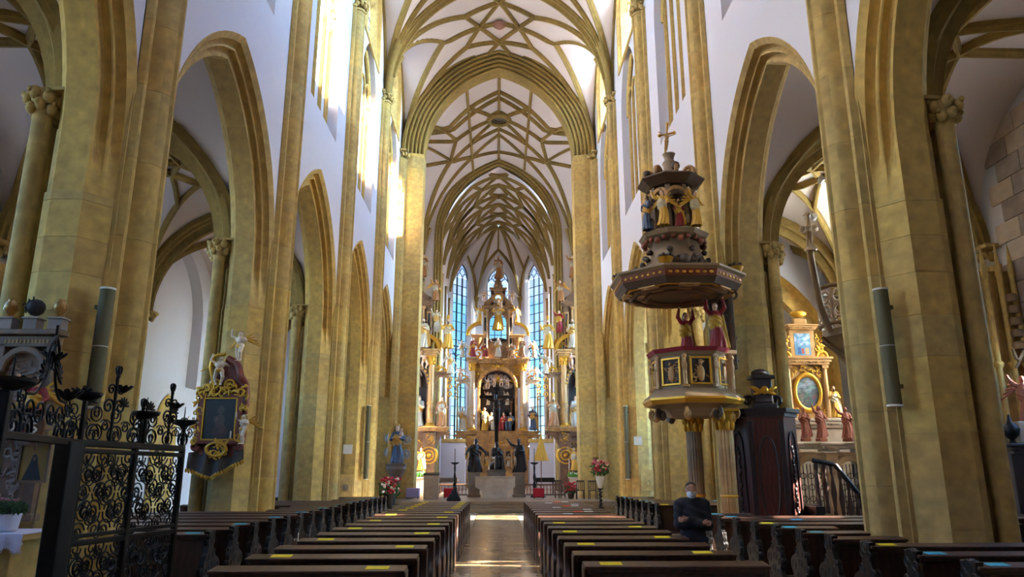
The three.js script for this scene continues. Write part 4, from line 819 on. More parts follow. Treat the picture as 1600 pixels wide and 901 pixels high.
function retable(name, label, cx, z, o) {
  const t = thing(name, label, 'altar', [cx, PF, -z]);
  const y = (v) => v - PF, A = o.frame, B = o.trim, Nw = o.niche, cX = o.col, W = o.half;
  // mensa and predella
  obj('mensa', boxUV(M([rb(3.2, 1.0, 1.0, 0, 0.5, 0.55), rb(3.4, 0.1, 1.15, 0, 1.05, 0.55)])), o.mensa, t);
  obj('predella', boxUV(M([bx(2 * Nw + 0.4, y(o.y1) - 0.7, 0.6, 0, (y(o.y1) - 0.7) / 2, -0.1), ...cornice(2 * cX + 0.9, 1.0, 0.4, 0, y(o.y1) - 0.75, -0.05)])), A, t);
  obj('predella_carving', [...carving(2 * Nw, 1.6, 0, y(o.y1) - 1.8, 0.22, 34, 0.18), ...cherub(0, y(o.y1) - 1.2, 0.3, 1.3)], B, t);
  for (const s of [-1, 1]) {
    obj('pedestal', boxUV(M([rb(0.95, y(o.y1) - 0.35, 0.9, s * cX, (y(o.y1) - 0.35) / 2, 0, 0.03), rb(0.5, 0.5, 0.1, s * cX, y(o.y1) - 0.75, 0.44, 0.03)])), A, t);
    obj('console', boxUV(M([ext(shp([[0, 0], [0, -1.5], [s * 0.4, -1.3], [s * 0.9, -0.35], [s * (W - cX + 0.05), -0.2], [s * (W - cX + 0.05), 0]].slice()), 0.55, 0.02).translate(s * cX, y(o.y1) - 0.36, -0.3), sph(0.16, s * (W - 0.15), y(o.y1) - 0.75, 0.05), lathe([[0.02, -0.35], [0.16, -0.1], [0.1, 0]], 8, s * (W - 0.15), y(o.y1) - 0.55, 0.05)])), A, t);
    obj('rosette', [new THREE.TorusGeometry(0.62, 0.12, 8, 24).translate(s * (cX + o.rosette), y(o.y1) - 2.2, 0.35), new THREE.TorusGeometry(0.36, 0.1, 6, 18).translate(s * (cX + o.rosette), y(o.y1) - 2.2, 0.38), sph(0.2, s * (cX + o.rosette), y(o.y1) - 2.2, 0.42), cyl(0.55, 0.55, 0.1, 0, 0, 0, 20).rotateX(PI / 2).translate(s * (cX + o.rosette), y(o.y1) - 2.2, 0.26)], gold, t);
  }
  obj('main_cornice', boxUV(M([...cornice(2 * W + 0.1, 1.0, 0.38, 0, y(o.y1) - 0.38, 0), ...[-1, 1].flatMap((s) => cornice(1.15, 1.3, 0.38, s * cX, y(o.y1) - 0.37, 0.05))])), o.frame2, t);
  // main storey
  const H = o.y2 - o.y1, ys = y(o.y1) + H - Nw - 0.65;
  obj('niche_back', boxUV(T(nicheArch(Nw, y(o.y1), ys, 0.1), 0, 0, -0.75)), darkRelief, t);
  obj('niche_jamb', boxUV(M([-1, 1].flatMap((s) => [bx(0.3, ys - y(o.y1), 0.95, s * (Nw + 0.15), (ys + y(o.y1)) / 2, -0.3), rb(0.2, ys - y(o.y1) - 0.5, 0.06, s * (Nw + 0.16), (ys + y(o.y1)) / 2, 0.2, 0.02)]))), A, t);
  obj('niche_arch', boxUV(M([archBand(Nw, 0.34, ys, 0.95, -0.76), archBand(Nw + 0.06, 0.16, ys, 0.12, 0.18)])), A, t);
  { const q = [[-cX - 0.2, ys], [-cX - 0.2, y(o.y2)], [cX + 0.2, y(o.y2)], [cX + 0.2, ys]]; for (let i = 0; i <= 14; i++) { const a = PI * i / 14; q.push([(Nw + 0.3) * cos(a), ys + (Nw + 0.3) * sin(a)]); } obj('spandrel', boxUV(T(ext(shp(q), 0.6), 0, 0, -0.75)), A, t); }
  obj('spandrel_carving', [...[-1, 1].flatMap((s) => carving(0.8, 1.3, s * (Nw + 0.25), ys + Nw * 0.85, -0.1, 14, 0.2)), ...cherub(0, ys + Nw + 0.3, 0.3, 1.6), ...[-1, 1].flatMap((s) => cherub(s * (Nw + 0.2), ys + Nw * 0.75, 0.0, 1.3))], B, t);
  for (const s of [-1, 1]) column(t, s * cX, y(o.y1), 0.1, H - 0.0, o.cr, o.shaft, gold);
  // side wings: openwork arch with post
  for (const s of [-1, 1]) {
    const wx = s * (cX + W) / 2 + s * 0.12, hw = (W - cX - 0.5) / 2, ya = y(o.y1) + H * 0.62;
    obj('wing', boxUV(M([T(archBand(hw, 0.18, ya, 0.22, -0.15), wx, 0, 0), bx(0.16, ya - y(o.y1), 0.22, s * (W - 0.12), (ya + y(o.y1)) / 2, -0.04), bx(0.14, ya - y(o.y1), 0.22, s * (cX + 0.42), (ya + y(o.y1)) / 2, -0.04), ...cornice(2 * hw + 0.5, 0.4, 0.25, wx, ya + hw + 0.12, 0)])), o.wing, t);
    obj('wing_carving', [...[-0.9, -0.3, 0.3, 0.9].map((q) => new THREE.TorusGeometry(0.16, 0.05, 5, 10).translate(s * (W - 0.02), ya + q, 0.1)), ...carving(2 * hw, 0.7, wx, ya + hw + 0.6, 0.05, 10, 0.18), tube(scrollPts(0.4, 1.2, s).map(([a, b]) => [s * (cX + 0.5) + a, b + ya + hw + 0.4, 0]), 0.08, 26, 5)], B, t);
  }
  // entablature and broken pediment
  obj('entablature', boxUV(M([...cornice(2 * cX + 0.9, 0.9, 0.5, 0, y(o.y2), -0.1), ...[-1, 1].flatMap((s) => cornice(1.3, 1.35, 0.56, s * cX, y(o.y2), 0.05)), ...cornice(0.7, 1.2, 0.5, 0, y(o.y2), 0.05)])), o.frame2, t);
  for (const s of [-1, 1]) { const q = []; for (let i = 0; i <= 8; i++) { const a = PI / 2 * i / 8; q.push([s * (cX + 0.7 - 1.5 * (1 - cos(a))), 1.35 * sin(a)]); } for (let i = 8; i >= 0; i--) { const a = PI / 2 * i / 8; q.push([s * (cX + 0.45 - 1.25 * (1 - cos(a))), 1.1 * sin(a)]); } obj('pediment', boxUV(T(ext(shp(s > 0 ? q : q.slice().reverse()), 0.7, 0.03), 0, y(o.y2) + (o.pedUp ?? 0.55), -0.5)), gold, t); }
  obj('frieze_carving', [...carving(2 * cX, 0.3, 0, y(o.y2) - 0.2, 0.05, 40, 0.13), ...[-1, 1].flatMap((s) => carving(0.6, 0.9, s * (cX + 0.1), y(o.y1) - 0.9, 0.5, 16, 0.13))], B, t);
  obj('niche_trim', Array.from({ length: 17 }, (_, i) => { const a = PI * i / 16; return ell(0.09, 0.09, 0.06, (Nw + 0.17) * cos(a), ys + (Nw + 0.17) * sin(a), 0.32, 6); }), B, t);
  // second storey
  const y2 = y(o.y2) + 0.5, y3 = y(o.y3), w2 = o.w2, n2 = o.n2, H2 = y3 - y2, ys2 = y3 - n2 - 0.45;
  obj('upper_storey', boxUV(M([...[-1, 1].flatMap((s) => [rb(w2 - n2, H2, 0.55, s * (w2 + n2) / 2, y2 + H2 / 2, -0.35, 0.03), rb(0.36, H2 * 0.8, 0.2, s * (w2 - 0.2), y2 + H2 / 2, 0.0, 0.04)]), archBand(n2, 0.2, ys2, 0.5, -0.6), ...cornice(2 * w2 + 0.4, 0.9, 0.4, 0, y3, -0.3), T(ext((() => { const q = [[-n2 - 0.05, ys2], [-n2 - 0.05, y3], [n2 + 0.05, y3], [n2 + 0.05, ys2]]; for (let i = 0; i <= 10; i++) { const a = PI * i / 10; q.push([(n2 + 0.1) * cos(a), ys2 + (n2 + 0.1) * sin(a)]); } return shp(q); })(), 0.5), 0, 0, -0.62), bx(2 * n2, o.open ? H2 * 0.34 : 0.3, 0.6, 0, y2 + (o.open ? H2 * 0.17 : 0.15), -0.35)])), o.upper, t);
  obj('upper_order', [...[-1, 1].flatMap((s) => [cyl(0.11, 0.09, H2 - 0.5, s * (n2 + 0.28), y2 + 0.25, 0.08, 10), rb(0.3, 0.2, 0.3, s * (n2 + 0.28), y2 + 0.15, 0.08, 0.02), rb(0.3, 0.2, 0.3, s * (n2 + 0.28), y3 - 0.15, 0.08, 0.02), rb(0.34, H2 * 0.36, 0.05, s * (w2 - 0.2), y2 + H2 * 0.68, 0.12, 0.02), rb(0.34, H2 * 0.36, 0.05, s * (w2 - 0.2), y2 + H2 * 0.26, 0.12, 0.02)])], o.shaft, t);
  obj('upper_panels', [-1, 1].flatMap((s) => [bx(0.2, H2 * 0.28, 0.06, s * (w2 - 0.2), y2 + H2 * 0.68, 0.13), bx(0.2, H2 * 0.28, 0.06, s * (w2 - 0.2), y2 + H2 * 0.26, 0.13)]), darkRelief, t);
  if (!o.open) obj('upper_niche', boxUV(T(nicheArch(n2, y2, ys2, 0.08), 0, 0, -0.7)), darkRelief, t);
  else obj('cartouche', [ell(0.75, 0.2, 0.08, 0, y2 + H2 * 0.36, 0.05, 14), new THREE.TorusGeometry(0.5, 0.1, 6, 24).scale(1.6, 0.45, 1).translate(0, y2 + H2 * 0.36, 0.08)], darkRelief, t);
  obj('upper_carving', [...[-1, 1].flatMap((s) => [...carving(0.4, H2 * 0.8, s * (w2 - 0.15), y2 + H2 / 2, 0.05, 12, 0.13), tube(scrollPts(0.5, 1.3, s).map(([a, b]) => [s * w2 + a, y2 + b + 0.5, -0.2]), 0.1, 26, 5)]), ...cherub(0, y3 - 0.1, 0.2, 1.2)], B, t);
  // crown
  const w3 = o.w3, y4 = y(o.y4), H3 = y4 - y3 - 0.4;
  obj('crown_storey', boxUV(M([...[-1, 1].map((s) => rb(w3 * 0.45, H3, 0.45, s * w3 * 0.78, y3 + 0.4 + H3 / 2, -0.35, 0.03)), bx(2 * w3, H3 * 0.25, 0.45, 0, y4 - H3 * 0.12, -0.35), bx(2 * w3, H3 * 0.22, 0.45, 0, y3 + 0.4 + H3 * 0.11, -0.35), ...cornice(2 * w3 + 0.3, 0.7, 0.3, 0, y4, -0.35), ...[-1, 1].flatMap((s) => [ext(shp(s > 0 ? [[0, 0], [0.75, 0], [0.6, 0.35], [0, 0.9]] : [[0, 0], [0, 0.9], [-0.6, 0.35], [-0.75, 0]]), 0.4, 0.02).translate(s * w3, y3 + 0.4, -0.55), sph(0.22, s * (w3 + 0.55), y3 + 0.65, -0.3)]), lathe([[0.45, 0], [0.5, 0.25], [0.3, 0.5], [0.34, 0.75], [0.12, 1.0]], 12, 0, y4 + 0.3, -0.3)])), o.upper, t);
  obj('crown_ring', [new THREE.TorusGeometry(w3 * 0.52, 0.1, 8, 20).translate(0, y3 + 0.4 + H3 / 2, -0.15)], gold, t);
  return t;
}
const altar = retable('high_altar', 'tall gilded high altar with three open storeys standing in the choir', 0, 73.5, { upper: warmWood, frame: giltWood, frame2: giltWood, trim: gold, mensa: marbleCream, wing: paleWood, shaft: paleWood, y1: 5.95, y2: 12.6, y3: 18.2, y4: 20.2, half: 4.1, col: 2.5, niche: 1.72, cr: 0.3, w2: 1.5, n2: 0.85, w3: 0.75, open: true, rosette: 1.0, pedUp: 2.9 });
for (let k = 0; k < 7; k++) { const x = -2.1 + k * 0.7; obj('predella_colonnette', [cyl(0.07, 0.06, 1.7, x, 2.0, 0.3, 8), rb(0.2, 0.1, 0.2, x, 1.95, 0.3, 0.01), rb(0.2, 0.12, 0.2, x, 3.74, 0.3, 0.01)], paleWood, altar); if (k < 6) obj('predella_niche', [T(nicheArch(0.22, 2.05, 3.3, 0.04), x + 0.35, 0, 0.2)], darkRelief, altar); }
obj('predella_cornice', boxUV(M(cornice(4.7, 0.8, 0.3, 0, 3.82, 0.1))), giltWood, altar);
for (let k = 0; k < 6; k++) statue('saint', k % 2 ? 'gilt' : 'silver', 1.15, [-1.75 + k * 0.7, PF + 2.05, -73.2], 0, `small apostle in the ${['first', 'second', 'third', 'fourth', 'fifth', 'sixth'][k]} high altar predella niche from the lectern`, 'predella apostles');
// inner cornice of the high altar under its second opening
obj('upper_cornice', boxUV(M([...[-1, 1].flatMap((s) => [...cornice(1.5, 1.0, 0.35, s * 2.0, 15.2 - PF, -0.2), lathe([[0.05, -1.1], [0.35, -0.6], [0.6, 0]], 10, s * 2.0, 15.2 - PF, -0.2), rb(0.4, 2.1, 0.4, s * 1.45, 14.2 - PF, -0.2, 0.04)])])), giltWood, altar);
const sideOpt = { upper: brownWood, frame: brownWood, frame2: giltWood, trim: gold, mensa: marbleCream, wing: brownWood, shaft: giltWood, y1: 5.45, y2: 11.0, y3: 15.2, y4: 17.3, half: 3.35, col: 1.85, niche: 1.5, cr: 0.27, w2: 1.75, n2: 0.8, w3: 0.9, open: false, rosette: 0.0 };
for (const s of [-1, 1]) retable('side_altar', s < 0 ? 'brown and gold side altar beyond the Madonna, half hidden by the chancel pier' : 'brown and gold side altar beyond the flower vase, half hidden by the chancel pier', s * 7.15, 58.85, sideOpt);
// figures on the high altar
const HA = 'statues on the high altar', hz = -73.1;
const put = (kind, pal, h, x, yy, z, turn, label, group) => statue(kind, pal, h, [x, yy, z], turn, label, group);
put('queen', 'gilt', 3.2, 0, 16.0, -73.6, 0, 'gilded crowned Madonna with child in the upper opening of the high altar', HA);
put('saint', 'ochre', 2.5, 0, 21.45, -73.8, 0, 'brown Christ figure crowning the very top of the high altar', HA);
for (const s of [-1, 1]) {
  const w = s < 0 ? 'on the painting side' : 'on the pulpit side';
  put('putto', 'silver', 1.1, s * 1.45, 19.0, -73.5, 0, `small putto beside the round top opening of the high altar, ${w}`, HA);
  put('angel', 'gilt', 1.7, s * 1.9, 16.75, -73.2, s * 0.5, `golden angel above the curved high altar pediment, ${w}`, HA);
  put('saint', s < 0 ? 'silver' : 'bluegold', 2.3, s * 3.45, 5.97, -73.15, 0, `standing saint in the side wing of the high altar, ${w}`, HA);
  put('angel', 'silver', 1.7, s * 3.6, 13.12, -73.0, s * 0.4, `winged angel at the end of the main high altar cornice, ${w}`, HA);
  put('seated', s < 0 ? 'redgold' : 'ochre', 1.7, s * 1.35, 13.12, -72.8, s * -0.3, `seated figure above the high altar cornice, ${w}`, HA);
  put('woman', s < 0 ? 'redgold' : 'ochre', 1.9, s * 2.45, 13.17, -72.75, s * -0.2, `standing robed figure above the column of the high altar, ${w}`, HA);
  put('kneeler', s < 0 ? 'silver' : 'redgold', 2.2, s * 0.62, 5.97, -73.5, s * -0.6, `kneeling figure in the nativity niche of the high altar, ${w}`, HA);
  put(s < 0 ? 'preacher' : 'seated', s < 0 ? 'gilt' : 'bluegold', 2.2, s * 1.3, 5.97, -73.3, s * -0.5, s < 0 ? 'shepherd with raised arm in the nativity niche of the high altar' : 'grey robed seated shepherd in the nativity niche of the high altar', HA);
  put('angel', 'silver', 1.3, s * 0.95, 8.5, -73.9, s * 0.3, `flying angel in the middle of the nativity niche, ${w}`, HA);
  put('putto', 'putto', 1.1, s * 1.0, 10.1, -73.9, s * -0.3, `putto flying in the clouds of the nativity niche, ${w}`, HA);
  put('putto', 'putto', 1.0, s * 0.35, 10.3, -73.85, s * 0.3, `putto near the golden glory of the nativity niche, ${w}`, HA);
  put('putto', 'silver', 1.3, s * 3.75, 10.9, -73.3, s * 0.2, `small angel on top of the side wing of the high altar, ${w}`, HA);
}
put('queen', 'silver', 1.9, 0, 13.12, -72.7, 0, 'white crowned Virgin in the group above the high altar cornice', HA);
{
  const g = new THREE.Group(); g.name = 'nativity_relief'; g.position.set(0, 5.95 - PF, -0.55); altar.add(g); g.userData.label = 'cloud bank with golden glory and stable roof';
  const cl = []; for (let i = 0; i < 46; i++) { const a = rr(0, PI), q = rr(0.55, 1.0); cl.push(ell(rr(0.16, 0.3), rr(0.13, 0.24), 0.16, cos(a) * 1.4 * q, 4.25 + sin(a) * 1.4 * q, 0, 7)); }
  obj('clouds', cl, std({ color: 0x8b7f78, roughness: 0.8 }), g);
  obj('glory', [sph(0.26, 0, 5.2, 0.2), ...Array.from({ length: 16 }, (_, i) => bar([0, 5.2, 0.15], [0.62 * cos(i * PI / 8), 5.2 + 0.62 * sin(i * PI / 8), 0.1], 0.05, 5, 0.01))], gold, g);
  obj('stable_roof', [rotZ(bx(1.5, 0.12, 0.4), -0.2).translate(0.75, 3.0, 0.15), bx(0.1, 2.9, 0.1, 1.35, 1.45, 0.15), bx(0.1, 2.9, 0.1, 0.2, 1.45, 0.15)], brownWood, g);
  obj('rocks', Array.from({ length: 14 }, () => ell(rr(0.2, 0.4), rr(0.2, 0.5), 0.2, rr(-1.4, 1.4), rr(0.2, 2.2), -0.02, 7)), darkRelief, g);
}
// figures on the two side altars
for (const s of [-1, 1]) {
  const G = s < 0 ? 'statues on the side altar by the Madonna' : 'statues on the side altar by the flower vase', c = s * 7.15, w = s < 0 ? 'of the altar beside the Madonna' : 'of the altar beside the vase', i = -s;   // i: towards the nave axis
  put(s < 0 ? 'knight' : 'bishop', 'ochre', 2.3, c + i * 2.75, 5.46, -58.55, 0, `${s < 0 ? 'brown saint with plumed hat' : 'bearded bishop in brown cope'} in the open wing ${w}`, G);
  put('woman', 'silver', 2.4, c + i * 1.0, 5.46, -58.85, i * -0.3, `white robed figure next to the column in the niche ${w}`, G);
  put('saint', 'ochre', 2.4, c + i * 0.1, 5.46, -59.05, 0, `brown robed figure deep in the main niche ${w}`, G);
  put('angel', 'silver', 1.5, c + i * 0.75, 8.6, -59.25, i * 0.3, `angel descending in the main niche ${w}`, G);
  put('putto', 'silver', 1.3, c + i * 1.3, 10.0, -58.55, i * 0.4, `silver putto on the arch spandrel ${w}`, G);
  put('angel', 'silver', 1.6, c + i * 3.35, 9.6, -58.65, i * 0.4, `winged angel on top of the outer post ${w}`, G);
  put('bishop', 'gilt', 2.4, c + i * 3.1, 11.62, -58.65, i * 0.2, `golden standing saint on the end of the entablature ${w}`, G);
  put('angel', s < 0 ? 'silver' : 'redgold', 1.8, c + i * 2.15, 13.0, -58.75, i * 0.4, `${s < 0 ? 'grey' : 'red robed'} angel above the curved pediment ${w}`, G);
  put('saint', 'silver', 2.4, c + i * 1.15, 11.62, -58.40, 0, `white and gold saint before the upper storey ${w}`, G);
  put('angel', 'ochre', 1.8, c + i * 2.0, 15.62, -58.95, i * 0.5, `brown angel sitting on the upper cornice ${w}`, G);
  put('preacher', 'ochre', 1.9, c + i * 0.95, 17.7, -59.05, 0, `figure with spread wings at the crown ${w}`, G);
  put('preacher', 'gilt', 1.7, c + i * 1.25, 2.1, -58.20, 0, `small white and gold figure below the main cornice ${w}`, G);
  const f = thing('flower_bed', `green foliage and white flowers on the mensa ${w}`, 'flowers', [c + i * 1.2, 1.61, -57.95]);
  obj('leaves', Array.from({ length: 40 }, () => rotZ(ell(0.05, 0.16, 0.03, 0, 0, 0, 5), rr(-1, 1)).translate(rr(-0.5, 0.5), rr(0.1, 0.3), rr(-0.12, 0.12))), std({ color: 0x4f9a2c, roughness: 0.6 }), f);
  obj('blossoms', Array.from({ length: 9 }, () => sph(0.06, rr(-0.5, 0.5), rr(0.22, 0.4), rr(-0.12, 0.12), 6)), whitePaint, f);
  for (const [q, n] of [[0.2, 'middle'], [0.75, 'second'], [1.6, 'outermost']]) { const cd = thing('altar_candle', `${n} white candle on the mensa ${w}`, 'candle', [c + i * q, 1.61, -58.40], 0, 'altar candles'); obj('holder', lathe([[0.14, 0], [0.05, 0.1], [0.07, 0.3], [0.04, 0.5], [0.1, 0.55]], 10), gold, cd); obj('candle', cyl(0.04, 0.04, 0.8, 0, 0.55, 0, 8), whitePaint, cd); }
}
// ================================================================ chancel furniture
const pedStone = std({ map: paintedTex([0.52, 0.46, 0.40], [0.42, 0.37, 0.32]), roughness: 0.6 });
{
  const tb = thing('altar_table', 'broad cream stone altar table on the chancel steps', 'altar', [-0.12, PF, -43.5]);
  obj('body', boxUV(T(ext(shp(half([[-1.12, 1.12], [-1.12, 0.62], [-0.98, 0.55], [-0.72, 0.42], [-0.68, 0.0]])), 1.1, 0.01), 0, 0, -0.55)), marbleCream, tb);
  obj('top_slab', boxUV(rb(2.3, 0.06, 1.3, 0, 1.165, 0, 0.015)), marbleCream, tb);
  for (const [x, label] of [[-1.4, 'tall stone pedestal under the mourning Mary'], [1.32, 'tall stone pedestal under the bronze John']]) { const p = thing('pedestal', label, 'pedestal', [x, PF, -46]); obj('block', boxUV(M([rb(0.68, 1.2, 0.68, 0, 0.7, 0, 0.02), rb(0.8, 0.14, 0.8, 0, 0.07, 0, 0.02)])), pedStone, p); obj('cap', boxUV(rb(0.78, 0.1, 0.78, 0, 1.35, 0, 0.02)), pedStone, p); }
  const p = thing('pedestal', 'wide stone pedestal under the bronze crucifix', 'pedestal', [-0.05, PF, -46.2]); obj('block', boxUV(M([rb(1.1, 1.4, 0.9, 0, 0.75, 0, 0.02), rb(1.3, 0.16, 1.1, 0, 0.08, 0, 0.02)])), pedStone, p); obj('cap', boxUV(rb(1.2, 0.14, 1.0, 0, 1.52, 0, 0.03)), pedStone, p);
  statue('mourner', 'bronze', 2.0, [-1.35, PF + 1.4, -46], 0.35, 'dark bronze mourning woman with lowered open hands beside the crucifix', 'bronze crucifix group');
  statue('disciple', 'bronze', 2.0, [1.3, PF + 1.4, -46], -0.35, 'dark bronze disciple raising one arm towards the crucifix', 'bronze crucifix group');
  statue('kneeler', 'bronze', 2.0, [-0.05, PF + 1.6, -45.95], 0.4, 'dark bronze woman kneeling at the foot of the cross', 'bronze crucifix group');
  const c = thing('crucifix', 'tall dark bronze crucifix rising behind the altar table', 'crucifix', [-0.06, PF + 1.6, -46.3]);
  obj('rock', [ell(0.5, 0.4, 0.32, 0, 0.1, 0.02, 10), ell(0.32, 0.5, 0.3, 0.1, 0.35, 0.0, 9)], bronze, c);
  obj('upright', rb(0.24, 5.05, 0.16, 0, 2.5, 0, 0.02), bronze, c); obj('crossbar', rb(2.15, 0.2, 0.15, 0, 4.4, 0, 0.02), bronze, c);
  obj('title_board', rb(0.4, 0.2, 0.06, 0, 4.85, 0.09, 0.01), bronze, c);
  const ch = obj('christ', figGeo('putto', 'bronze'), bronze, c);
  ch.geometry = (figCache.crucified ??= sdfMesh(figureField({ bare: true, beard: true, hairlong: true, head: -0.06, arms: [[-1, [-0.44, 1.52, 0.02], [-0.72, 1.68, 0.0]], [1, [0.44, 1.52, 0.02], [0.72, 1.68, 0.0]]] }).f, [-0.95, -0.02, -0.4], [0.95, 2.1, 0.5], 56)); ch.scale.setScalar(1.1); ch.position.set(0, 2.55, 0.14);
}
const iron = std({ color: 0x191a1f, roughness: 0.5, metalness: 0.6 });
for (const [x, w] of [[-2.52, 'beside the red stool and lectern'], [2.2, 'below the yellow umbrella']]) {
  const t = thing('candlestick', `tall black turned candlestick with candle ${w}`, 'candlestick', [x, PF, -45]);
  obj('stem', lathe([[0.24, 0], [0.22, 0.08], [0.1, 0.2], [0.06, 0.5], [0.11, 0.7], [0.05, 0.9], [0.09, 1.15], [0.045, 1.4], [0.06, 1.7], [0.04, 1.9]], 12), iron, t); obj('drip_pan', lathe([[0.03, 1.85], [0.24, 1.95], [0.26, 2.0], [0.03, 1.97]], 14), iron, t); obj('candle', cyl(0.03, 0.026, 0.85, 0, 1.96, 0, 8), std({ color: 0x6b655c, roughness: 0.6 }), t);
}
{
  const t = thing('lectern', 'cream stone lectern with dark reading desk on the chancel platform', 'lectern', [-3.62, PF, -42]);
  obj('pillar', boxUV(M([rb(0.62, 1.12, 0.5, 0, 0.56, 0, 0.015), rb(0.14, 1.12, 0.54, -0.34, 0.56, 0, 0.02), rb(0.14, 1.12, 0.54, 0.34, 0.56, 0, 0.02)])), marbleCream, t); obj('head', boxUV(rb(0.84, 0.22, 0.6, 0, 1.16, 0, 0.02)), marbleCream, t); obj('reading_desk', boxUV(rotX(rb(0.86, 0.06, 0.62, 0, 0, 0, 0.02), 0.18).translate(0, 1.33, 0)), woodBlack, t);
  const u = thing('processional_umbrella', 'half closed yellow striped processional umbrella on a pole', 'umbrella', [2.62, PF, -45.2]);
  const pts = []; for (let k = 0; k <= 8; k++) { const q = k / 8, row = []; for (let i = 0; i <= 48; i++) { const a = i / 48 * 2 * PI, r = 0.04 + 0.38 * q + 0.05 * q * sin(a * 12); row.push([r * cos(a), 3.6 - 1.5 * Math.pow(q, 0.9), r * sin(a)]); } pts.push(row); }
  obj('canopy', grid(pts), std({ color: 0xd9a63c, roughness: 0.7, side: THREE.DoubleSide }), u); obj('finial', sph(0.06, 0, 3.66, 0), gold, u); obj('pole', cyl(0.025, 0.025, 3.5, 0, 0, 0, 8), brownWood, u); obj('foot', lathe([[0.28, 0], [0.26, 0.06], [0.05, 0.1]], 14), iron, u);
}
const redCloth = std({ color: 0xb0101e, roughness: 0.85 });
for (const [x, w] of [[-2.72, 'by the lectern'], [2.35, 'below the yellow umbrella']]) { const t = thing('stool', `bright red upholstered stool ${w}`, 'stool', [x, PF, -43.4]); obj('cover', rb(0.62, 0.5, 0.5, 0, 0.3, 0, 0.05), redCloth, t); for (const a of [-1, 1]) for (const b of [-1, 1]) obj('leg', bx(0.05, 0.08, 0.05, a * 0.26, 0.04, b * 0.2), woodBlack, t); }
{
  const t = thing('coat_bundle', 'dark navy coat draped over a low stand at the end of the pews', 'coat', [-2.2, 0.34, -39.0]);
  obj('cloth', sdfMesh((p) => smin(smin(ellD(p, [0, 0.22, 0], [0.36, 0.3, 0.25]), ellD(p, [0.02, 0.5, 0], [0.2, 0.24, 0.18]), 0.1), ellD(p, [0.06, 0.75, 0.0], [0.11, 0.13, 0.11]), 0.05) + 0.012 * sin(p[0] * 30 + p[1] * 12), [-0.45, -0.02, -0.35], [0.45, 0.95, 0.35], 34), std({ color: 0x10131f, roughness: 0.85 }), t);
  const q = thing('side_table', 'small table under a lilac cloth beside the lectern', 'table', [-4.75, PF, -43.2]); obj('cloth', rb(0.72, 0.52, 0.6, 0, 0.3, 0, 0.03), std({ color: 0xb9a5cc, roughness: 0.85 }), q); for (const a of [-1, 1]) for (const b of [-1, 1]) obj('leg', bx(0.05, 0.1, 0.05, a * 0.3, 0.05, b * 0.24), woodDark, q);
}
// altar rails with turned balusters
const pinkStone = std({ color: 0xb98a78, roughness: 0.5 });
const baluster = lathe([[0.05, 0], [0.05, 0.06], [0.03, 0.1], [0.07, 0.26], [0.03, 0.42], [0.05, 0.46], [0.05, 0.52]], 10);
for (const [x0, x1, w] of [[-4.4, -1.9, 'left of the crucifix group, behind the lectern'], [1.8, 4.4, 'behind the red stool and umbrella']]) {
  const t = thing('altar_rail', `pinkish stone balustrade ${w}`.replace('left of the crucifix group, ', ''), 'railing', [(x0 + x1) / 2, PF, -49]); const n = Math.round((x1 - x0) / 0.22);
  obj('base_rail', rb(x1 - x0, 0.1, 0.26, 0, 0.05, 0, 0.02), pedStone, t); obj('hand_rail', rb(x1 - x0 + 0.1, 0.1, 0.3, 0, 0.67, 0, 0.03), brownWood, t);
  for (let i = 0; i < n; i++) obj('baluster', baluster, pinkStone, t).position.set(x0 - (x0 + x1) / 2 + (x1 - x0) * (i + 0.5) / n, 0.1, 0);
}
for (const [x, w] of [[-3.3, 'near the lectern'], [3.2, 'near the umbrella']]) { const t = thing('console_table', `long black console table behind the balustrade ${w}`, 'table', [x, PF, -51.2]); obj('top', rb(1.3, 0.3, 0.6, 0, 0.95, 0, 0.03), woodBlack, t); for (const a of [-1, 1]) obj('leg', bx(0.08, 0.82, 0.5, a * 0.55, 0.41, 0), woodBlack, t); }
// chairs on the south side of the platform
function chair(x, z, turn, label) {
  const t = thing('wooden_chair', label, 'chair', [x, PF, -z], turn, 'chancel chairs');
  obj('seat', rb(0.46, 0.05, 0.44, 0, 0.46, 0, 0.02), woodDark, t);
  for (const a of [-1, 1]) { obj('leg', bx(0.045, 0.46, 0.045, a * 0.2, 0.23, 0.19), woodDark, t); obj('back_leg', bx(0.045, 1.0, 0.045, a * 0.2, 0.5, -0.2), woodDark, t); }
  obj('top_rail', rb(0.44, 0.09, 0.035, 0, 0.95, -0.2, 0.01), woodDark, t); for (const q of [-0.1, 0, 0.1]) obj('back_slat', bx(0.04, 0.42, 0.02, q, 0.7, -0.2), woodDark, t);
}
chair(4.55, 41.8, PI, 'wooden chair on the platform next to the red flowers'); chair(5.2, 41.4, PI * 0.9, 'wooden chair on the platform beside the chancel pier'); chair(3.6, 43.6, 0.5, 'wooden chair between the red stool and the red flowers');
// flowers
function bouquet(t, n, cx, cy, r, cols, sz = 0.07) {
  const per = cols.map(() => []), lv = [];
  for (let i = 0; i < n; i++) { const a = rr(0, 2 * PI), q = r * Math.sqrt(rnd()), h = rr(-0.6, 0.9) * r; per[i % cols.length].push(ell(sz, sz * 0.8, sz, cx + q * cos(a), cy + h, q * sin(a) * 0.8, 6)); lv.push(rotZ(ell(sz * 0.5, sz * 1.8, sz * 0.3, 0, 0, 0, 5), rr(-1.3, 1.3)).translate(cx + rr(-r, r), cy + rr(-0.8, 0.3) * r, rr(-r, r) * 0.7)); }
  obj('leaves', lv, std({ color: 0x2f5a22, roughness: 0.6 }), t); per.forEach((g, k) => obj('blossoms', g, cols[k], t));
}
const fl = { red: std({ color: 0xb4152a, roughness: 0.6 }), pink: std({ color: 0xd97080, roughness: 0.6 }), cream: std({ color: 0xe6d3a8, roughness: 0.6 }), white: std({ color: 0xe2dcd2, roughness: 0.6 }) };
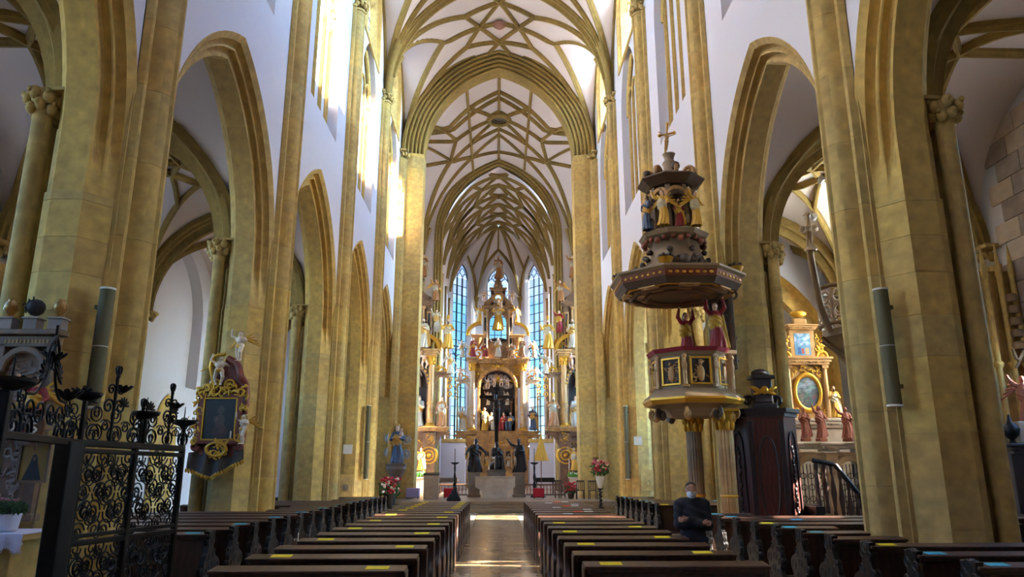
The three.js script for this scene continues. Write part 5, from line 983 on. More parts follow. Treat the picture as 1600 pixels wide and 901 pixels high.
{ const t = thing('flower_pot', 'pot of bright red flowers on the platform near the chairs', 'flowers', [4.1, PF, -42.4]); obj('pot', lathe([[0.14, 0], [0.2, 0.24], [0.21, 0.28], [0.16, 0.26]], 14), std({ color: 0x4a3a2c, roughness: 0.6 }), t); bouquet(t, 70, 0, 0.58, 0.34, [fl.red, fl.red], 0.06);
  const v = thing('flower_vase', 'tall white vase of red and cream flowers on a twisted stand', 'flowers', [5.15, 0.17, -38.0]); const sp = []; for (let i = 0; i <= 30; i++) { const q = i / 30; sp.push([0.05 * cos(q * 30), 0.05 + q * 0.85, 0.05 * sin(q * 30)]); } obj('stand', [tube(sp, 0.05, 60, 6), lathe([[0.2, 0], [0.18, 0.06], [0.05, 0.1]], 12), lathe([[0.05, 0.88], [0.16, 0.94], [0.16, 0.98]], 12)], woodBlack, v); obj('vase', lathe([[0.08, 0.98], [0.1, 1.02], [0.2, 1.4], [0.21, 1.5], [0.24, 1.56], [0.2, 1.55]], 18), whitePaint, v); bouquet(v, 90, 0, 1.98, 0.4, [fl.red, fl.pink, fl.cream], 0.075);
  const n = thing('flower_arrangement', 'large red and white flower arrangement below the Madonna statue', 'flowers', [-5.35, 0.17, -38.3]); obj('stand', [cyl(0.26, 0.3, 0.7, 0, 0, 0, 10)], woodBlack, n); bouquet(n, 90, 0, 1.05, 0.5, [fl.red, fl.white, fl.red], 0.08);
}
// ================================================================ pulpit on the south side
const pulpitGrey = std({ map: paintedTex([0.56, 0.46, 0.34], [0.42, 0.325, 0.23]), roughness: 0.5 });
const pulpitDark = std({ map: paintedTex([0.34, 0.245, 0.17], [0.22, 0.155, 0.11]), roughness: 0.5 });
const friezeRed = std({ color: 0x7c3b22, roughness: 0.5 });
const redVelvet = std({ color: 0x7e1422, roughness: 0.8 });
const octo = (r, y0, h, r1 = r, x = 0, z = 0) => { const g = new THREE.CylinderGeometry(r1, r, h, 8, 1); g.rotateY(PI / 8); return toCreasedNormals(T(g, x, y0 + h / 2, z), 0.3); };
figKinds.caryatid = { arms: [[-1, [-0.34, 1.62, 0.02], [-0.28, 1.98, 0.06]], [1, [0.34, 1.62, 0.02], [0.28, 1.98, 0.06]]], hairlong: true, drape: 1, ph: 2, wide: 0.05 };
{
  const t = thing('pulpit', 'carved octagonal pulpit with gilded panels on fluted columns', 'pulpit', [4.9, 0, -18.55]);
  column(t, 0.68, 0.17, 0.3, 3.22, 0.2, giltWood, gold, 18); column(t, 0.1, 0.17, -0.45, 3.22, 0.2, pulpitGrey, gold, 18);
  obj('step_base', boxUV(rb(2.2, 0.17, 1.9, 0.3, 0.085, -0.1, 0.02)), stepMat, t);
  obj('underside', [octo(0.62, 3.2, 0.2, 0.8), octo(0.8, 3.38, 0.12, 1.12), rb(0.5, 0.24, 0.5, 0.68, 3.48, 0.3, 0.02)], pulpitGrey, t);
  obj('base_moulding', [octo(1.2, 3.48, 0.1, 1.26), octo(1.26, 3.58, 0.05, 1.26)], gold, t);
  obj('flare', [octo(1.24, 3.62, 0.08, 1.2), octo(1.18, 3.7, 0.14, 1.0)], pulpitGrey, t);
  obj('parapet', [octo(0.97, 3.82, 0.92), octo(1.0, 4.66, 0.08, 1.04)], pulpitGrey, t);
  obj('hand_rail', octo(1.06, 4.74, 0.1, 1.12), redVelvet, t);
  for (let k = 0; k < 8; k++) {
    const a = k * PI / 4, R = 0.9, c = new THREE.Group(); c.name = 'panel'; c.rotation.y = a; t.add(c);
    obj('frame', [rb(0.52, 0.05, 0.05, 0, 4.58, R + 0.02, 0.01), rb(0.52, 0.05, 0.05, 0, 3.95, R + 0.02, 0.01), rb(0.05, 0.68, 0.05, -0.24, 4.265, R + 0.02, 0.01), rb(0.05, 0.68, 0.05, 0.24, 4.265, R + 0.02, 0.01)], gold, c);
    obj('relief', [...carving(0.34, 0.5, 0, 4.26, R + 0.01, 14, 0.07), ell(0.1, 0.2, 0.05, 0, 4.2, R + 0.02, 8), sph(0.05, 0, 4.44, R + 0.05)], giltWood, c);
    obj('ground', bx(0.44, 0.6, 0.02, 0, 4.265, R + 0.005), darkRelief, c);
    const cc = new THREE.Group(); cc.name = 'corner_figure'; cc.rotation.y = a + PI / 8; t.add(cc);
    obj('colonnette', [cyl(0.05, 0.04, 0.7, 0, 3.92, 1.0, 8), sph(0.06, 0, 4.62, 1.0), ell(0.07, 0.12, 0.06, 0, 4.4, 1.02, 7), rb(0.16, 0.06, 0.14, 0, 3.9, 0.98, 0.01)], k % 2 ? giltWood : paleWood, cc);
    obj('bracket', [tube(scrollPts(0.14, 1.2, 1).map(([x, y]) => [0, 3.3 - y, 0.95 + x * 0.6]), 0.045, 20, 5), ell(0.1, 0.13, 0.1, 0, 3.22, 0.92, 7)], k % 2 ? giltWood : pulpitDark, cc);
  }
  obj('corner_post', [rb(0.5, 1.0, 0.5, 0.68, 4.2, 0.3, 0.02), ...[-0.2, 0, 0.2].flatMap((q) => [cyl(0.045, 0.035, 0.75, 0.68 + q, 3.85, 0.58, 8), sph(0.06, 0.68 + q, 4.62, 0.58)]), rb(0.66, 0.1, 0.66, 0.68, 4.76, 0.3, 0.02)], paleWood, t);
  obj('back_panel', boxUV(M([rb(0.5, 2.3, 0.16, 0.95, 5.6, -0.5, 0.02), rb(0.16, 2.2, 0.3, 1.1, 5.5, 0.0, 0.03), ...carving(0.5, 1.9, 1.0, 5.6, 0.0, 22, 0.16)])), pulpitDark, t);
  statue('caryatid', 'redgold', 1.26, [5.55, 4.82, -18.3], -0.2, 'angel in crimson robe and gold mantle holding up the pulpit canopy in front', 'pulpit angels');
  statue('caryatid', 'redgold', 1.24, [5.02, 4.78, -19.25], 0.3, 'angel in dark red and gold holding up the pulpit canopy behind the other', 'pulpit angels');
}
{
  const t = thing('pulpit_canopy', 'dark carved octagonal sounding board with lantern and crucifix above the pulpit', 'canopy', [4.6, 0, -18.35]);
  obj('soffit', [octo(1.05, 6.255, 0.06, 1.05), new THREE.TorusGeometry(1.2, 0.07, 4, 8).rotateZ(PI / 8).rotateX(PI / 2).translate(0, 6.27, 0), new THREE.TorusGeometry(0.8, 0.09, 4, 8).rotateZ(PI / 8).rotateX(PI / 2).translate(0, 6.25, 0)], brownWood, t);
  obj('lower_frame', [octo(1.5, 6.28, 0.16, 1.62)], pulpitDark, t);
  obj('soffit_coffers', Array.from({ length: 8 }, (_, k) => rotY(M([rb(0.5, 0.05, 0.22, 0, 6.265, 1.28, 0.02), ell(0.14, 0.03, 0.07, 0, 6.24, 1.28, 8), rb(0.34, 0.05, 0.16, 0, 6.26, 0.92, 0.02)]), k * PI / 4)), giltWood, t);
  obj('gilt_soffit_band', new THREE.TorusGeometry(1.4, 0.04, 4, 8).rotateZ(PI / 8).rotateX(PI / 2).translate(0, 6.29, 0), gold, t);
  obj('frieze', octo(1.6, 6.44, 0.16, 1.66), friezeRed, t);
  obj('frieze_ornament', Array.from({ length: 8 }, (_, k) => Array.from({ length: 7 }, (_, i) => rotY(ell(0.05, 0.035, 0.02, -0.5 + i * 0.165, 0, 1.515, 6), k * PI / 4).translate(0, 6.52, 0))).flat(), gold, t);
  obj('cornice', [octo(1.66, 6.6, 0.06, 1.74), octo(1.74, 6.66, 0.05, 1.74)], pulpitGrey, t);
  obj('roof', toCreasedNormals(T(new THREE.LatheGeometry([[1.6, 6.7], [1.25, 6.78], [0.95, 6.95], [0.75, 7.2], [0.66, 7.5], [0.64, 7.66]].map(([a, b]) => new THREE.Vector2(a, b)), 8).rotateY(PI / 8), 0, 0, 0), 0.4), pulpitGrey, t);
  obj('roof_ornament', [...cherub(0, 6.98, 1.02, 1.1), ...carving(0.7, 0.3, 0, 6.95, 1.0, 12, 0.1), ...[0, 1, 2, 3, 4, 5, 6, 7].flatMap((k) => [0, 1, 2, 3].map((i) => { const a = k * PI / 4 + PI / 8, r = [1.2, 1.0, 0.85, 0.76][i], y = [6.85, 6.98, 7.14, 7.35][i]; return ell(0.08, 0.08, 0.08, r * cos(a), y, r * sin(a), 6); }))], pulpitDark, t);
  for (let k = 0; k < 8; k++) { const a = k * PI / 4 + PI / 8; if (k % 2) continue; const b = new THREE.Group(); b.name = 'flower_basket'; b.position.set(1.5 * cos(a), 6.71, 1.5 * sin(a)); t.add(b); obj('bowl', lathe([[0.06, 0], [0.16, 0.1], [0.2, 0.18]], 12), gold, b); obj('fruit', Array.from({ length: 9 }, (_, i) => sph(0.055, 0.13 * cos(i * 0.7), 0.2 + (i % 2) * 0.04, 0.13 * sin(i * 0.7), 6)), pulpitDark, b); }
  obj('upper_cornice', [octo(0.7, 7.66, 0.1, 0.86), octo(0.86, 7.76, 0.1, 0.92), octo(0.74, 7.86, 0.1, 0.7)], pulpitGrey, t);
  obj('bracket_masks', [0, 1, 2, 3, 4, 5, 6, 7].flatMap((k) => { const a = k * PI / 4; return [sph(0.09, 0.78 * sin(a), 7.6, 0.78 * cos(a), 7), ...[-1, 1].map((s) => sph(0.07, 0.78 * sin(a + s * 0.25), 7.66, 0.78 * cos(a + s * 0.25), 6))]; }), friezeRed, t);
  for (let k = 0; k < 8; k++) { const a = k * PI / 4 + PI / 8; obj('lantern_post', rotY(M([rb(0.14, 1.2, 0.14, 0, 8.55, 0.52, 0.02), tube(scrollPts(0.14, 1.1, 1).map(([x, y]) => [0, 8.15 + y, 0.6 + x * 0.5]), 0.035, 18, 5)]), a), pulpitGrey, t); }
  obj('lantern_core', [octo(0.36, 7.96, 1.2), ...[0, 1, 2, 3].map((k) => rotY(T(archBand(0.2, 0.07, 8.7, 0.1, 0.5), 0, 0, 0), k * PI / 2))], pulpitDark, t);
  obj('lantern_arches', [0, 1, 2, 3, 4, 5, 6, 7].map((k) => rotY(M([T(archBand(0.16, 0.08, 8.85, 0.1, 0.46), 0, 0, 0), ell(0.09, 0.06, 0.05, 0, 9.02, 0.58, 6)]), k * PI / 4)), giltWood, t);
  obj('lantern_cornice', [octo(0.66, 9.16, 0.1, 0.78), octo(0.78, 9.26, 0.1, 0.9), octo(0.9, 9.36, 0.04, 0.88)], pulpitDark, t);
  obj('crown_scrolls', [0, 1, 2, 3, 4, 5, 6, 7].flatMap((k) => [rotY(M([tube(scrollPts(0.17, 1.3, 1).map(([x, y]) => [0, 9.45 + y + 0.08, 0.42 + x]), 0.06, 22, 6)]), k * PI / 4)]), giltWood, t);
  obj('crown_heads', [0, 1, 2, 3].flatMap((k) => [sph(0.12, 0.62 * sin(k * PI / 2), 9.62, 0.62 * cos(k * PI / 2), 8)]), pulpitDark, t);
  obj('spire', lathe([[0.42, 9.4], [0.2, 9.62], [0.16, 9.85], [0.2, 9.95], [0.12, 10.05], [0.15, 10.18], [0.18, 10.22], [0.02, 10.25]], 10), pulpitGrey, t);
  const cr = new THREE.Group(); cr.name = 'finial_crucifix'; t.add(cr); cr.position.set(-0.1, 10.2, 0); cr.rotation.z = -0.12;
  obj('cross', [rb(0.05, 0.95, 0.04, 0, 0.47, 0, 0.01), rotZ(rb(0.42, 0.05, 0.04, 0, 0, 0, 0.01), 0.35).translate(0, 0.62, 0), ...[[-0.2, 0.55], [0.2, 0.69], [0, 0.93]].map(([x, y]) => sph(0.05, x, y, 0, 6))], gold, cr); const c = obj('christ', figCache.crucified, giltWood, cr); c.scale.setScalar(0.3); c.position.set(0, 0.12, 0.05);
  for (const [a, kind, pal] of [[-0.55, 'angel', 'gilt'], [0.6, 'angel', 'gilt'], [-1.2, 'woman', 'bluegold'], [0.05, 'saint', 'redgold']]) statue(kind, pal, kind === 'saint' ? 0.75 : 0.95, [4.6 + 0.78 * sin(a) * (kind === 'saint' ? 0.6 : 1), 7.96, -18.35 + 0.78 * cos(a) * (kind === 'saint' ? 0.75 : 1)], a, { '-0.55': 'golden winged angel at the lantern of the pulpit canopy, nave side', 0.6: 'golden winged angel at the lantern of the pulpit canopy, pier side', '-1.2': 'small figure in blue beside the lantern of the pulpit canopy', 0.05: 'red and gold figure inside the lantern opening of the pulpit canopy' }[a], 'lantern figures');
}
// enclosed pulpit stair: portal and open flight
const mahogany = std({ map: woodTex([0.34, 0.145, 0.10], [0.21, 0.08, 0.06]), roughness: 0.36 });
const darkPurple = std({ map: woodTex([0.17, 0.10, 0.115], [0.10, 0.06, 0.075]), roughness: 0.4 });
{
  const t = thing('pulpit_stair_portal', 'dark red wooden stair portal with oval door panel beside the pulpit columns', 'portal', [6.6, 0, -18.35]);
  const plan = orient([[-0.75, 0.6], [-0.45, -0.1], [0.35, -0.35], [0.8, 0.05], [0.85, 0.6]].map(([x, z]) => [x, -z]));
  obj('body', boxUV(prism(plan, 0.12, 3.2)), mahogany, t); obj('plinth', boxUV(prism(plan.map(([x, z]) => [x * 1.07, z * 1.07]), 0, 0.22)), darkPurple, t);
  obj('cornice', boxUV(M([prism(plan.map(([x, z]) => [x * 1.06, z * 1.08]), 3.2, 0.1), prism(plan.map(([x, z]) => [x * 1.16, z * 1.2]), 3.3, 0.1)])), darkPurple, t);
  const face = (a, b) => { const g = new THREE.Group(); g.position.set((a[0] + b[0]) / 2, 0, (a[1] + b[1]) / 2); g.rotation.y = Math.atan2(-(b[1] - a[1]), b[0] - a[0]); return g; };
  const F = [[-0.75, -0.6], [-0.45, 0.1], [0.35, 0.35], [0.8, -0.05], [0.85, -0.6]];
  const d = face(F[1], F[2]); d.name = 'door'; t.add(d);
  const ov = []; for (let i = 0; i <= 40; i++) { const a = i / 40 * 2 * PI; ov.push([0.22 * Math.sign(cos(a)) * Math.pow(Math.abs(cos(a)), 0.8), 1.75 + 0.95 * sin(a) * (1 - 0.0), 0.02]); }
  obj('oval_moulding', tube(ov, 0.025, 60, 6, true), darkPurple, d); obj('oval_panel', T(ext(shp(ov.slice(0, -1).map(([x, y]) => [x * 0.9, y * 1.0])), 0.02), 0, 0, 0), mahogany, d);
  for (const s of [-1, 1]) obj('pilaster', [rb(0.12, 2.9, 0.06, s * 0.36, 1.66, 0.01, 0.015)], darkPurple, d);
  for (const [i, n] of [[0, 'side_panel'], [2, 'side_panel'], [3, 'side_panel']]) { const g = face(F[i], F[i + 1]); g.name = n; t.add(g); obj('moulding', tube([[-0.16, 0.6, 0.02], [-0.18, 1.7, 0.02], [-0.12, 2.7, 0.02], [0, 2.85, 0.02], [0.12, 2.7, 0.02], [0.18, 1.7, 0.02], [0.16, 0.6, 0.02], [0, 0.45, 0.02]], 0.02, 50, 5, true), darkPurple, g); obj('carving', Array.from({ length: 16 }, (_, k) => ell(0.05, 0.07, 0.03, 0.03 * sin(k * 2), 0.8 + k * 0.11, 0.015, 6)), darkPurple, g); }
  obj('crest', boxUV(M([rb(0.62, 0.14, 0.4, 0.0, 3.46, 0.0, 0.03), rb(0.46, 0.62, 0.32, 0, 3.84, 0.0, 0.05), rb(0.6, 0.1, 0.4, 0, 4.18, 0, 0.03), ell(0.24, 0.12, 0.15, 0, 4.28, 0, 8), ...[-1, 1].map((s) => tube(scrollPts(0.13, 1.2, s).map(([x, y]) => [s * 0.24 + x, 3.6 + y, 0]), 0.05, 20, 5))])), darkPurple, t);
  obj('crest_cherub', cherub(0, 3.85, 0.2, 0.8), gold, t);
  const st = thing('pulpit_stairs', 'dark wooden stair flight with turned balusters leading to the portal', 'stairs', [8.15, 0, -18.1]);
  for (let k = 0; k < 6; k++) obj('tread', boxUV(rb(0.2, 0.18 * (6 - k) + 0.02, 0.8, -0.55 + k * 0.2, 0.09 * (6 - k), -0.2, 0.01)), woodBlack, st);
  const rail = [[-0.62, 2.15, 0.2], [-0.1, 2.05, 0.2], [0.85, 0.75, 0.2]];
  obj('hand_rail', [bar(rail[0], rail[1], 0.06, 8), bar(rail[1], rail[2], 0.06, 8)], woodBlack, st);
  for (let k = 0; k < 8; k++) { const x = -0.55 + k * 0.18, top = x < -0.1 ? 2.1 - (x + 0.62) * 0.2 : 2.05 - (x + 0.1) * 1.37, bot = Math.max(0.05, 1.1 - (x + 0.55) * 0.9); obj('baluster', baluster, woodDark, st).position.set(x, bot, 0.2); const m = st.children[st.children.length - 1]; m.scale.y = Math.max(0.3, (top - bot) / 0.52); }
  obj('newel', [rb(0.14, 0.9, 0.14, 0.88, 0.45, 0.2, 0.02), sph(0.1, 0.88, 0.98, 0.2)], woodBlack, st); obj('string_scroll', boxUV(T(ext(shp([[-0.75, 0], [0.3, 0], [0.1, 0.12], [-0.3, 0.35], [-0.55, 0.8], [-0.72, 0.95]]), 0.08, 0.01), 0, 0, 0.25)), woodBlack, st);
}
// ================================================================ loudspeakers, plaques, Madonna
const spk = std({ color: 0x5f5638, roughness: 0.7 });
for (const [x, z, y0, y1, w] of [[6.12, 11.32, 2.85, 4.7, 'on the near pier in front of the pulpit'], [-6.12, 11.32, 2.8, 4.65, 'on the near pier above the iron gate'], [6.12, 35.48, 1.6, 5.0, 'on the pier next to the flower vase'], [-6.12, 35.48, 1.6, 5.0, 'on the pier next to the Madonna']]) {
  const t = thing('line_loudspeaker', `slim stone-coloured column loudspeaker ${w}`, 'loudspeaker', [x, y0, -z]);
  obj('housing', [cyl(0.11, 0.11, y1 - y0, 0, 0, 0, 14)], spk, t); obj('end_cap', [cyl(0.118, 0.118, 0.03, 0, -0.01, 0, 14), cyl(0.118, 0.118, 0.03, 0, y1 - y0 - 0.02, 0, 14), cyl(0.114, 0.114, 0.012, 0, (y1 - y0) / 2, 0, 14)], whitePaint, t); obj('wall_bracket', [bx(0.14, 0.06, 0.2, -Math.sign(x) * -0.08, 0.3, -0.06), bx(0.14, 0.06, 0.2, Math.sign(x) * 0.08, y1 - y0 - 0.3, -0.06)], spk, t);
}
function plaque(x, y, z, w, h, mat, label, extra) { const t = thing('wall_plaque', label, 'plaque', [x, y, -z]); obj('slab', boxUV(rb(w, h, 0.05, 0, 0, 0, 0.008)), mat, t); obj('rim', [rb(w, 0.03, 0.07, 0, h / 2 - 0.02, 0, 0.01), rb(w, 0.03, 0.07, 0, -h / 2 + 0.02, 0, 0.01)], mat, t); if (extra) obj('medallion', [new THREE.TorusGeometry(0.14, 0.03, 6, 18).translate(0, -h * 0.12, 0.03), ell(0.1, 0.1, 0.03, 0, -h * 0.12, 0.03)], extra, t); return t; }
plaque(-6.93, 2.95, 35.03, 0.42, 0.42, whitePaint, 'small white square board on the pier next to the Madonna');
plaque(-6.95, 1.35, 35.03, 0.7, 1.0, stones[2], 'brown stone memorial slab with round medallion low on the north pier', pedStone);
plaque(6.6, 3.35, 35.15, 0.4, 0.42, marbleCream, 'small cream square tablet on the pier next to the flower vase');
plaque(6.95, 1.55, 35.03, 0.62, 0.95, stones[0], 'sandstone memorial slab with medallion low on the south pier', stones[2]);
plaque(5.75, 2.35, 43.5, 0.5, 0.85, brownWood, 'dark brown tablet on the chancel pier above the chairs');
{
  const b = thing('statue_bracket', 'dark stone corbel under the Madonna statue', 'bracket', [-5.75, 1.2, -43.2]); obj('corbel', lathe([[0.1, 0], [0.25, 0.15], [0.3, 0.4], [0.55, 0.85], [0.58, 1.1], [0.1, 1.12]], 8), pedStone, b); obj('slab', rb(1.1, 0.1, 0.7, 0, 1.15, 0, 0.02), pedStone, b);
  statue('queen', 'bluegold', 2.15, [-5.75, 2.41, -43.2], 0.2, 'blue and gold Madonna with child on a bracket at the chancel pier', undefined);
  [[-6.25, 3.85], [-5.25, 3.75], [-6.25, 3.05], [-5.25, 2.95]].forEach(([x, y], i) => { const m = thing('silver_medallion', `embossed silver medallion beside the Madonna, ${i < 2 ? 'upper' : 'lower'} one on the ${i % 2 ? 'choir' : 'wall'} side`, 'medallion', [x, y, -43.45], 0, 'silver medallions around the Madonna'); obj('disc', [cyl(0.26, 0.26, 0.03, 0, 0, 0, 20).rotateX(PI / 2), ell(0.12, 0.14, 0.05, 0, 0, 0.03)], silverMat, m); obj('beaded_rim', Array.from({ length: 14 }, (_, k) => sph(0.045, 0.25 * cos(k * PI / 7), 0.25 * sin(k * PI / 7), 0.03, 5)), silverMat, m); });
  const s = thing('offering_stand', 'black metal offering stand below the Madonna', 'stand', [-6.0, PF, -42.2]); for (let k = 0; k < 3; k++) obj('shelf', rb(0.9, 0.05, 0.4, 0, 0.25 + k * 0.28, 0, 0.01), iron, s); for (const a of [-1, 1]) for (const c of [-1, 1]) obj('leg', bx(0.05, 0.85, 0.05, a * 0.42, 0.42, c * 0.17), iron, s);
}
// ================================================================ north side: iron gate, epitaph, altar table, framed painting
{
  const gt = thing('iron_gate', 'black wrought iron gate screen with scroll panels and candle pans', 'gate');
  const A = V3(-2.83, 0, -4.3), B = V3(-3.04, 0, -5.4), C = V3(-2.81, 0, -6.8), TOP = 2.05, MID = 1.35;
  const seg = (P, Q) => { const g = new THREE.Group(); g.position.copy(P); g.rotation.y = Math.atan2(-(Q.z - P.z), Q.x - P.x); gt.add(g); return [g, P.distanceTo(Q)]; };
  const [leaf, L] = seg(B, C); leaf.name = 'gate_leaf';
  obj('frame', [rb(L, 0.05, 0.04, L / 2, TOP, 0, 0.008), rb(L, 0.035, 0.04, L / 2, TOP - 0.055, 0, 0.008), rb(L, 0.03, 0.035, L / 2, MID + 0.05, 0, 0.006), rb(L, 0.04, 0.04, L / 2, MID, 0, 0.008), rb(L, 0.05, 0.04, L / 2, 0.06, 0, 0.008), ...[0.12, L * 0.52, L - 0.02].map((x) => rb(0.045, TOP, 0.045, x, TOP / 2, 0, 0.008))], iron, leaf);
  obj('main_post', [rb(0.15, TOP + 0.02, 0.13, 0, TOP / 2, 0, 0.02)], iron, leaf);
  const big = tube(scrollPts(0.075, 1.6, 1), 0.0065, 30, 5), small = tube(scrollPts(0.045, 1.4, 1), 0.005, 24, 5), bud = M([ell(0.014, 0.03, 0.01, 0, 0.02, 0, 6), sph(0.011, 0, -0.01, 0, 5)]);
  const leafShape = M(Array.from({ length: 7 }, (_, i) => rotZ(ell(0.011, 0.04, 0.008, 0, 0.035, 0, 5), -1.5 + i * 0.5)));
  const put = (g, par, name, x, y, rot = 0, sx = 1, s = 1) => { const m = obj(name, g, iron, par); m.position.set(x, y, rr(-0.006, 0.006)); m.rotation.z = rot; m.scale.set(sx * s, s, s); return m; };
  for (const [x0, x1] of [[0.15, L * 0.5], [L * 0.54, L - 0.05]]) for (const [y0, y1] of [[MID + 0.08, TOP - 0.08], [0.1, MID - 0.04]]) {
    const nx = 4, ny = Math.round((y1 - y0) / 0.125), dx = (x1 - x0) / nx, dy = (y1 - y0) / ny;
    for (let i = 0; i < nx; i++) for (let j = 0; j < ny; j++) {
      const x = x0 + dx * (i + 0.5), y = y0 + dy * (j + 0.5), f = (i + j) % 2 ? 1 : -1;
      put(big, leaf, 'scroll', x - f * 0.05, y - 0.06, rr(-0.25, 0.25), f, rr(0.9, 1.1)); put(big, leaf, 'scroll', x + f * 0.05, y + 0.06, PI + rr(-0.25, 0.25), f, rr(0.85, 1.05));
      put(small, leaf, 'tendril', x + f * 0.06, y - 0.05, rr(0.6, 1.4) * f, -f, 1); put(small, leaf, 'tendril', x - f * 0.05, y + 0.03, PI + rr(-0.5, 0.5), f, 1.1); if ((i + j) % 2) put(leafShape, leaf, 'leaf', x, y, rr(0, 6), 1, 0.6);
    }
  }
  // cresting of the leaf
  const crest = (g, len, peaks) => { for (let i = 0; i < len / 0.115; i++) { const x = 0.06 + i * 0.115, f = i % 2 ? 1 : -1; put(big, g, 'scroll', x, TOP + 0.05, f * 0.3, f, 1.05); put(big, g, 'scroll', x, TOP + 0.2, PI + f * 0.4, -f, 0.9); put(small, g, 'tendril', x, TOP + 0.16, f * 0.5, -f, 1.1); if (i % 3 === 1) put(leafShape, g, 'leaf', x, TOP + 0.3, 0, 1, 1); }
    for (const [x, h] of peaks) { put(rb(0.02, h, 0.02, 0, h / 2, 0, 0.004), g, 'spike', x, TOP); for (const f of [-1, 1]) { put(tube(scrollPts(0.06, 1.5, f), 0.009, 28, 5), g, 'scroll', x, TOP + h * 0.55); put(tube(scrollPts(0.045, 1.4, f), 0.008, 24, 5), g, 'scroll', x, TOP + h * 0.8); } put(M([ell(0.012, 0.05, 0.012, 0, 0.04, 0, 6), ...[-1, 1].map((f) => tube([[0, 0, 0], [f * 0.025, 0.03, 0], [f * 0.03, 0.07, 0], [f * 0.012, 0.08, 0]], 0.008, 10, 5)), sph(0.016, 0, 0, 0, 6)]), g, 'finial', x, TOP + h); } };
  crest(leaf, L, [[0.42, 0.52], [L * 0.55, 0.3], [L * 0.82, 0.47]]);
  const pan = M([lathe([[0.02, 0], [0.1, 0.03], [0.115, 0.06], [0.02, 0.05]], 16), cyl(0.008, 0.003, 0.13, 0, 0.05, 0, 6)]);
  for (const [g, x, y] of [[leaf, 0.1, TOP + 0.3], [leaf, L * 0.58, TOP + 0.22], [leaf, L - 0.03, TOP + 0.19]]) { put(rb(0.03, y - TOP, 0.03, 0, -(y - TOP) / 2, 0, 0.005), g, 'pan_stem', x, y); put(pan, g, 'candle_pan', x, y); }
  const rose = M(Array.from({ length: 9 }, (_, i) => rotY(rotX(ell(0.022, 0.05, 0.01, 0, 0.045, 0, 5), 0.9), i * 0.7)));
  for (const [x, y] of [[0.5, TOP + 0.4], [L * 0.86, TOP + 0.33], [0.05, TOP + 0.33]]) put(rose, leaf, 'rose', x, y);
  const [head, L2] = seg(A, B); head.name = 'gateway_header';
  obj('top_rail', rb(L2, 0.05, 0.045, L2 / 2, TOP, 0, 0.008), iron, head);
  obj('jamb_post', rb(0.06, TOP + 0.25, 0.06, 0.02, (TOP + 0.25) / 2, 0, 0.01), iron, head);
  put(pan, head, 'candle_pan', 0.05, TOP + 0.25, 0, 1, 1.2);
  for (const f of [-1, 1]) { put(tube([[0, 0.62, 0], [f * 0.06, 0.5, 0], [f * 0.1, 0.38, 0], [f * 0.2, 0.28, 0], [f * 0.34, 0.26, 0]], 0.01, 26, 5), head, 'arched_bar', 0.62, TOP); put(tube([[0, 0.68, 0], [f * 0.07, 0.6, 0], [f * 0.09, 0.5, 0], [f * 0.03, 0.45, 0]], 0.009, 20, 5), head, 'arched_bar', 0.62, TOP); for (const [x, s, y] of [[0.18, 1.4, 0.03], [0.34, 1.5, 0.03], [0.44, 1.1, 0.1]]) { put(big, head, 'scroll', 0.62 + f * x, TOP + y, f * 0.2, f, s); put(big, head, 'scroll', 0.62 + f * x, TOP + y + 0.16, PI + f * 0.2, f, s * 0.8); put(small, head, 'tendril', 0.62 + f * x, TOP + y + 0.1, 0, -f, 1.2); } put(rose, head, 'rose', 0.62 + f * 0.36, TOP + 0.28, 0, 1, 1.3); put(leafShape, head, 'leaf', 0.62 + f * 0.1, TOP + 0.42, -f * 0.6, 1, 1.3); }
  put(rose, head, 'rose', 0.62, TOP + 0.5, 0, 1, 1.1); put(rb(0.016, 0.3, 0.016, 0, 0.6, 0, 0.003), head, 'spike', 0.62, TOP);
}
const redMarble = std({ map: paintedTex([0.55, 0.44, 0.33], [0.42, 0.32, 0.24]), roughness: 0.5 });
const reliefStone = std({ map: paintedTex([0.68, 0.61, 0.56], [0.55, 0.49, 0.455]), roughness: 0.8 });
